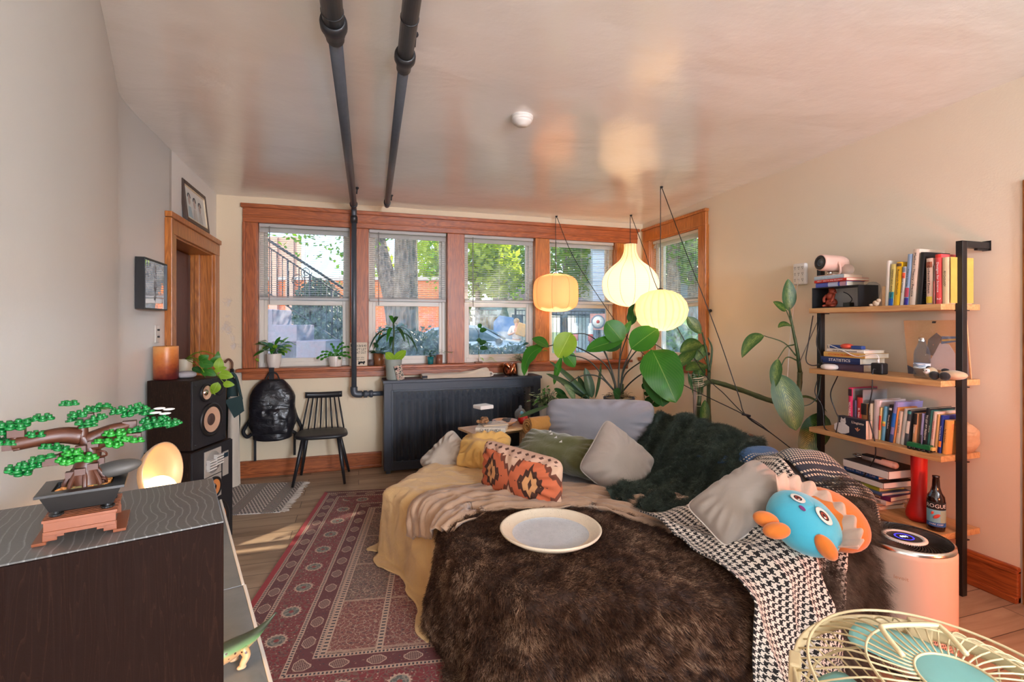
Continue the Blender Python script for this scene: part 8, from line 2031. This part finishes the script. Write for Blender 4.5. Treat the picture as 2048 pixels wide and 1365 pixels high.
# bottom board: pile of textbooks, tool, red flask, beer bottle
Z0 = SHZ[0]; g0 = 'textbooks piled on the bottom board'; z_ = Z0 + .0005
for (p0, p1, X, th, w, rgb, lab, ti, tc, ts, rt, pc) in (
    (1700, 1758, 3.0, .020, .21, (226, 216, 206), 'white booklet with a black tab, lowest in the textbook pile', None, None, .5, 6, None),
    (1680, 1758, 3.0, .022, .20, (48, 50, 62), 'dark slate textbook second from the bottom of the pile', 'Principles of Psychology', m_inkw, .5, 4, None),
    (1687, 1770, 2.98, .027, .19, (228, 210, 204), 'pale pink workbook with black spine letters in the pile', 'THE BOOK OF EXERCISES', m_ink, .6, -2, None),
    (1686, 1778, 2.98, .028, .20, (104, 32, 76), 'plum textbook above the pale workbook', 'Learning and Teaching', M('gold_ink', (216, 180, 110), .6, var=0), .5, -3, None),
    (1673, 1768, 2.98, .017, .22, (70, 96, 140), 'blue spiral notebook jutting out of the pile', None, None, .5, 3, None),
    (1686, 1761, 2.99, .028, .20, (200, 204, 66), 'lime green textbook numbered 52 in the pile', '52', m_ink, .8, 2, None),
    (1680, 1772, 2.98, .036, .24, (40, 42, 48), 'large black hardback with white page edges, third from the top', None, None, .5, 4, m_paper),
    (1689, 1760, 3.0, .027, .21, (38, 98, 180), 'blue GENDER textbook second from the top of the pile', 'GENDER  RACE  AND  CLASS', m_inkw, .6, 3, None),
    (1687, 1781, 2.975, .048, .26, (52, 50, 54), 'big black art book with thick white page edges on top of the pile', None, None, .5, 3, m_paper)):
    t = lying(p0, p1, X, z_, th, w, rgb, lab, ti, tc, g0, ts, R(-rt))
    if pc is m_paper:
        L_ = Yat(p0, X) - Yat(p1, X); b = MB(); b.box(.001, L_ - .001, -.0045, .0005, .003, th - .003); b.build('page_edge', m_paper, t, merge=False)
        b = MB(); b.box(L_ - .001, L_ + .0005, .003, w - .004, .003, th - .003); b.build('page_edge', m_paper, t, merge=False)
    z_ += th + .0008
tl = thing('massager', 'beige handled tool with a steel ring lying on top of the textbook pile', 'tool', frame_m((3.03, Yat(1722, 3.03), z_), V((0, -1, 0)), V((1, 0, 0)), V((0, 0, 1))))
b = MB(); b.tube([(.0, .02, .022), (.19, .02, .020)], [.016, .021], 14); b.ball((.19, .02, .020), .021, 14, 8); b.build('handle', m_pink, tl)
b = MB(); b.tube([(-.03 + .03 * math.cos(a * .4), .02 + .024 * math.sin(a * .4), .024) for a in range(16)], .006, 8, closed=True); b.build('ring', m_chrome, tl); b = MB(); b.box(.0, .12, .005, .05, .034, .044); b.build('dark_slide', m_black, tl, bevel=.003, merge=False)
rf = thing('red_vase', 'tall matte red vase with a bulbous foot on the bottom board', 'vase', on_sh(1838, 3.06, Z0))
b = MB(); b.lathe([(0, 0), (.045, .001), (.060, .02), (.062, .04), (.054, .075), (.040, .12), (.036, .17), (.038, .30), (.039, .375), (.036, .38), (.030, .374), (.028, .3), (0, .29)], 36); b.build('body', M('matte_red', (206, 26, 18), .45, var=.04), rf)
bb = thing('beer_bottle', 'brown glass beer bottle with a blue illustrated label on the bottom board', 'bottle', on_sh(1872, 3.01, Z0))
b = MB(); b.lathe([(0, .001), (.036, .001), (.040, .006), (.041, .02), (.041, .165), (.038, .185), (.026, .205), (.018, .235), (.0155, .285), (.0165, .287), (.0165, .295), (.013, .296), (0, .296)], 36); b.build('glass_body', m_bottle, bb)
a0, a1 = R(140), R(300)
def lab_part(nm, z0, z1, mat, r=.0414, aa=a0, ab=a1): 
    b = MB(); b.grid(22, 2, lambda u, v: (r * math.cos(lerp(aa, ab, u)), r * math.sin(lerp(aa, ab, u)), lerp(z0, z1, v))); return b.build(nm, mat, bb)
lab_part('label', .035, .118, M('label_sky', (130, 190, 206), .5, var=.08)); lab_part('label_band', .028, .050, M('label_blue', (40, 96, 170), .5), .0417); lab_part('label_green', .05, .116, M('label_sage', (160, 180, 160), .5), .0416, R(238), R(298)); lab_part('label_black', .118, .160, m_ink, .0416)
def arc_text(nm, s, size, zc, ac, mat, r=.0422):
    o = text_part(nm, s, size, Matrix.Identity(4), mat, bb, extrude=.0001)
    for v in o.data.vertices:
        a = ac + v.co.x / r; z = zc + v.co.y; rr = r + v.co.z; v.co = (rr * math.cos(a), rr * math.sin(a), z)
    return o
arc_text('lettering', 'ROGUE', .029, .138, R(214), m_inkw); arc_text('lettering', 'DARK CARP', .012, .040, R(214), m_inkw)
b = MB(); b.M = frame_m((.0425 * math.cos(R(216)), .0425 * math.sin(R(216)), .085), V((-math.sin(R(216)), math.cos(R(216)), 0)), V((0, 0, 1)), V((math.cos(R(216)), math.sin(R(216)), 0))); b.ball((0, 0, 0), (.018, .009, .0016), 14, 6, Matrix.Rotation(.7, 4, 'Z')); b.ball((-.018, .016, -.002), (.009, .006, .0016), 10, 6, Matrix.Rotation(1.2, 4, 'Z')); b.build('fish_emblem', M('label_red', (200, 70, 50), .5), bb)
# surge protector and loose cables on the wall
sg_ = thing('surge_protector', 'white six-way surge protector plugged in on the wall beside the shelf', 'surge protector', frame_m((3.289, Yat(1592, 3.289), zat(1604, 570, 3.28)), V((0, -1, 0)), V((1, 0, 0)), V((0, 0, 1))))
W_ = Yat(1592, 3.27) - Yat(1617, 3.27); H_ = zat(1604, 527, 3.27) - zat(1604, 570, 3.27)
b = MB(); b.box(0, W_, -.035, 0, 0, H_); b.build('housing', m_white, sg_, bevel=.012, merge=False, segs=3)
for (zz) in (.22, .5, .78):
    for k in range(3):
        x = W_ * (.2 + .3 * k); b = MB(); b.box(x - .006, x - .004, -.0362, -.034, H_ * zz, H_ * zz + .010); b.box(x + .004, x + .006, -.0362, -.034, H_ * zz, H_ * zz + .010); b.ball((x, -.035, H_ * zz - .008), (.003, .0015, .003), 8, 6); b.build('socket', m_black, sg_)
def wcable(label, pts, r, mat, nm='power_cable'):
    t = thing(nm, label, 'cable', AT(*pts[0])); b = MB(); b.tube(smooth_path([AT(*p) for p in pts], 8), r, 7); b.build('cable', mat, t, world=True)
wcable('thin white cable hanging from the surge protector down past the dumb cane', [(1600, 548, 3.62), (1590, 600, 3.6), (1580, 680, 3.6), (1574, 770, 3.6), (1572, 800, 3.6)], .0022, m_white)
wcable('black cable looping down from the top board to the second board', [(1626, 632, 3.45), (1616, 690, 3.4), (1612, 720, 3.36), (1622, 731, 3.34), (1642, 730, 3.30)], .0036, m_black)
wcable('wavy black cable right beside the far post below the top board', [(1642, 632, 3.42), (1633, 684, 3.38), (1642, 712, 3.34), (1645, 728, 3.30)], .0036, m_black)
wcable('grey cable pair slanting from the top board to the dumb cane', [(1640, 632, 3.5), (1610, 700, 3.52), (1598, 728, 3.53)], .0028, M('grey_cable', (110, 100, 92), .6))
wcable('dark green cables drooping from the second board toward the dumb cane', [(1642, 752, 3.4), (1636, 790, 3.4), (1622, 808, 3.45), (1604, 812, 3.5), (1590, 804, 3.52)], .0034, M('green_cable', (60, 86, 80), .6))
wcable('black cable from the second board down to the third board by the far post', [(1638, 752, 3.38), (1630, 785, 3.35), (1645, 815, 3.32), (1648, 852, 3.28), (1656, 862, 3.25), (1676, 866, 3.2)], .0036, m_black)
wcable('black cable curving down beside the game box', [(1680, 745, 3.3), (1672, 760, 3.28), (1661, 790, 3.2), (1672, 825, 3.16), (1677, 838, 3.14), (1672, 866, 3.14)], .0036, m_black)
for kx_, ky_, kl_ in ((1423, 622, 'upper of two small dark wall knobs right of the side window'), (1419, 708, 'lower of two small dark wall knobs right of the side window')):
    hk2 = thing('wall_knob', kl_, 'knob', V((3.2905, Yat(kx_, 3.29), zat(kx_, ky_, 3.29)))); b = MB(); b.ball((-.014, 0, 0), .016, 14, 10); b.tube([(0, 0, 0), (-.012, 0, 0)], .007, 10); b.build('knob', m_blackm, hk2)
hd = thing('carved_head', 'small dark carved head peeking above the blue striped blanket', 'figurine', AT(1501, 880, 3.5)); b = MB(); b.ball((0, 0, 0), (.032, .034, .042), 16, 12); b.ball((0, -.026, -.008), (.012, .014, .012), 10, 8); b.tube([(0, 0, -.03), (0, 0, -.2)], .026, 12); b.build('head', m_bark, hd)
b = MB(); z0 = hd.location.z; b.lathe([(.07, -z0 + .0005), (.07, -z0 + .03), (.03, -z0 + .05), (.026, -.18)], 20); b.build('plinth', m_bark, hd)
# ---------------------------------------------------------------- air purifier
ap = thing('air_purifier', 'cylindrical air purifier, salmon lamp tint in its shell colour, with a black ring grille top in front of the shelf', 'air purifier', V((2.265, 1.525, 0)))
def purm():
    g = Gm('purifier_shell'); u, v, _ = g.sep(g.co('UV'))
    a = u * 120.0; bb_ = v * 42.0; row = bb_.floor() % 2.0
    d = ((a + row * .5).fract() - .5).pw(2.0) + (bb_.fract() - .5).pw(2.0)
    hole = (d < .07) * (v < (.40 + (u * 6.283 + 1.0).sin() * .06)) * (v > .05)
    g.bsdf(g.mix(hole, lin((222, 192, 174)), lin((70, 56, 54))), .42, 0, g.bump(0.0 - hole, .5, .003)); return g.m  # shell's base colour carries the orange lamp's salmon tint
HP, RP = .535, .176
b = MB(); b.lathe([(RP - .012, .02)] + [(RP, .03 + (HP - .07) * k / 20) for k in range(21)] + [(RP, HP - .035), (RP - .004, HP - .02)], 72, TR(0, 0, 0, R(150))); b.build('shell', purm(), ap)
b = MB(); b.lathe([(0, 0), (RP - .02, 0), (RP - .016, .02), (0, .02)], 48); b.build('base', m_black, ap)
b = MB(); b.lathe([(RP - .002, HP - .022), (RP - .004, HP - .008), (RP - .012, HP - .005)], 64); b.build('silver_trim', m_chrome, ap)
b = MB(); b.lathe([(RP - .012, HP - .005), (RP - .02, HP - .022), (.075, HP - .03), (.07, HP - .02)], 60); b.build('grille_bed', m_black, ap)
b = MB(); 
for k in range(64):
    a = 2 * PI * k / 64; b.tube([(r * math.cos(a + (RP - r) * 6), r * math.sin(a + (RP - r) * 6), HP - .008 - .004 * (RP - r) / .1) for r in (RP - .012, .145, .125, .105, .085, .074)], .0022, 4)
b.build('grille_fins', m_blackm, ap)
b = MB(); b.lathe([(.082, HP - .014), (.08, HP - .006), (.066, HP - .004), (.062, HP - .012)], 48); b.build('inner_ring', m_white, ap)
b = MB(); b.lathe([(.064, HP - .012), (.06, HP - .008), (0, HP - .008)], 40); b.build('control_panel', m_black, ap)
b = MB(); b.lathe([(.030, HP - .0072), (.036, HP - .0072)], 36); b.build('light_ring', m_led, ap)
text_part('display_digits', '001', .022, frame_m((0, 0, HP - .0065), RT, FW, V((0, 0, 1))), m_ledw, ap)
b = MB(); b.box(.168, .180, -.02, .02, HP - .13, HP - .10); b.build('handle_slot', m_black, ap, merge=False)
dpt = V((-2.265, -1.525, 0)).normalized(); rgt = V((-dpt.y, dpt.x, 0))
text_part('lettering', 'levoit', .022, frame_m(dpt * (RP + .0006) + V((0, 0, HP - .12)) - rgt * .01, rgt, V((0, 0, 1)), dpt), M('faint_gold_ink', (206, 150, 120), .5, var=0), ap)
# ---------------------------------------------------------------- pedestal fan in the near corner
m_cream = M('aged_cream_enamel', (214, 190, 146), .35, var=.12, scale=14)
fc = AT(1912, 1442, .88)
fa = (FW * .10 + RT * .02 + V((0, 0, -1))).normalized()   # from the front guard down to the motor
Mf = look_m(fc, -fa, FW); RF = .252
fan_ = thing('pedestal_fan', 'old cream wire-cage fan with teal blades, tipped face up in the near corner', 'fan', V((fc.x, fc.y, 0)))
b = MB(Mf); b.lathe([(RF, -.016), (RF + .004, -.016), (RF + .004, .016), (RF, .016), (RF - .003, .008), (RF - .003, -.008), (RF, -.016)], 90); b.build('rim_band', m_cream, fan_, world=True)
def guard(sg, name, tw):
    b = MB(Mf); n = 44
    for k in range(n):
        a = 2 * PI * k / n
        pts = []
        for j in range(9):
            q = j / 8; r = lerp(RF - .004, .062, q); z = sg * (.012 + .066 * math.sin(min(1, q * 1.5) * PI / 2)); aa = a + tw * q
            pts.append((r * math.cos(aa), r * math.sin(aa), z))
        b.tube(pts, .0019, 5)
    for (r, z) in ((RF - .022, .045), (.135, .079), (.062, .079)): b.tube([(r * math.cos(2 * PI * k / 60), r * math.sin(2 * PI * k / 60), sg * z) for k in range(60)], .0024 if r < .2 else .003, 6, closed=True)
    return b.build(name, m_cream, fan_, world=True)
guard(1, 'front_guard', .35); guard(-1, 'rear_guard', -.35)
m_tealb = M('teal_blade', (124, 178, 170), .45, var=.08)
for k in range(3):
    b = MB(Mf); a0 = R(62) + k * 2 * PI / 3
    def bl(u, v):
        r = lerp(.045, RF - .035, v); wd = lerp(.55, .98, math.sin(min(1, v * 1.15) * PI / 2)) * (1 - .35 * max(0, v - .8) / .2); a = a0 + (u - .5) * 2 * wd; return V((r * math.cos(a), r * math.sin(a), .028 * (u - .5) * 2))
    b.grid(16, 12, bl); b.build('blade', m_tealb, fan_, world=True, solid=.002)
b = MB(Mf); b.lathe([(0, -.03), (.045, -.03), (.05, 0), (.045, .03), (0, .03)], 28); b.build('hub', m_tealb, fan_, world=True)
b = MB(Mf); b.lathe([(.058, -.055), (.062, -.08), (.06, -.16), (.045, -.185), (0, -.19)], 32); b.build('motor_housing', m_tealb, fan_, world=True)
for a in (R(62), R(150), R(300)):
    b = MB(Mf @ Matrix.Rotation(a, 4, 'Z')); b.box(RF - .012, RF + .010, -.022, .022, -.02, .022); b.build('rim_clip', m_cream, fan_, world=True, bevel=.004, merge=False)
b = MB(Mf); b.tube(smooth_path([(-.06, .05, .084), (-.06, .10, .096), (-.045, .112, .098), (.045, .112, .098), (.06, .10, .096), (.06, .05, .084)], 5), .005, 8); b.build('carry_handle', m_cream, fan_, world=True)
bx_ = Mf @ V((0, 0, -.14)); b = MB(); b.tube(smooth_path([bx_, bx_ + V((-.0, -.02, -.2)), V((fc.x, fc.y - .3, .45)), V((fc.x, fc.y - .3, .02))], 6), .016, 12); b.build('pole', m_cream, fan_, world=True)
b = MB(); b.lathe([(0, 0.0005), (.17, 0.0005), (.17, .015), (.05, .035), (0, .04)], 40, Matrix.Translation((fc.x, fc.y - .3, 0))); b.build('base', m_cream, fan_, world=True)
# ---------------------------------------------------------------- camera, world and lights
cam = bpy.data.cameras.new('camera'); co_ = bpy.data.objects.new('camera', cam); COL.objects.link(co_)
cam.sensor_width = 36.0; cam.sensor_fit = 'HORIZONTAL'; cam.lens = F / 2048 * 36.0
cam.shift_y = (CY - 682.5) / 2048 ; cam.clip_start = 0.02; cam.clip_end = 400
co_.matrix_basis = frame_m(CAM, RT, V((0, 0, 1)), -FW)
SC.camera = co_
w = bpy.data.worlds.new('sky'); SC.world = w; w.use_nodes = True
nt = w.node_tree; nt.nodes.clear()
sky = nt.nodes.new('ShaderNodeTexSky'); sky.sky_type = 'NISHITA'; sky.sun_disc = False; sky.sun_elevation = R(36); sky.sun_rotation = R(230); sky.air_density = 1.0; sky.dust_density = 1.0
bg = nt.nodes.new('ShaderNodeBackground'); bg.inputs[1].default_value = SKY_ST if 'SKY_ST' in globals() else 0.46
ow = nt.nodes.new('ShaderNodeOutputWorld'); nt.links.new(sky.outputs[0], bg.inputs[0]); nt.links.new(bg.outputs[0], ow.inputs[0])
sun = light('sun', 'SUN', (6, 10, 12), 7.5, (255, 240, 215), angle=R(0.6))
sd_ = V((-0.65, -0.55, -0.53)).normalized()   # travels towards the far side of the street
sun.rotation_euler = sd_.to_track_quat('-Z', 'Y').to_euler()
# added fill lights behind the photographer, then the dish, glow and salt lamps
lf = thing('floor_lamp', 'added lamp stand for the unseen fill light behind the photographer', 'lamp', V((2.1, -3.6, 0)))
b = MB(); b.lathe([(0, .0005), (.16, .0005), (.16, .02), (.02, .03), (.012, .05), (.012, 1.6), (.05, 1.62), (0, 1.62)], 24); b.build('stand', m_white, lf)
light('floor_lamp_bulb', 'POINT', (2.1, -3.6, 2.05), 600, (224, 236, 255), shadow_soft_size=0.4)  # added fill light that brightens the whole room
light('fill_light_low', 'POINT', (0.9, -2.6, 0.75), 130, (226, 238, 255), shadow_soft_size=0.3)  # added uplight for the ceiling, no fitting modelled
light('dish_lamp_bulb', 'POINT', (gc.x + .03, gc.y - .07, gc.z + .07), 1.0, (255, 176, 96), shadow_soft_size=0.05)
light('glow_lamp_bulb', 'POINT', (-.56, 1.28, .72), 3.0, (255, 178, 96), shadow_soft_size=0.07)
sl_ = light('salt_lamp_bulb', 'SPOT', (2.55, 0.50, 0.80), 46, (1.0, 0.20, 0.06), shadow_soft_size=0.10, spot_size=R(132), spot_blend=0.5)
sl_.rotation_euler = V((-.12, .9, .12)).to_track_quat('-Z', 'Y').to_euler()
vs = SC.view_settings; vs.view_transform = 'Standard'; vs.look = 'None'; vs.exposure = 0.42; vs.gamma = 1.0; vs.use_curve_mapping = False
cy = SC.cycles; cy.use_denoising = True; cy.max_bounces = 7; cy.diffuse_bounces = 4; cy.glossy_bounces = 3; cy.transmission_bounces = 4; cy.transparent_max_bounces = 24
cy.caustics_reflective = False; cy.caustics_refractive = False; cy.sample_clamp_indirect = 6.0
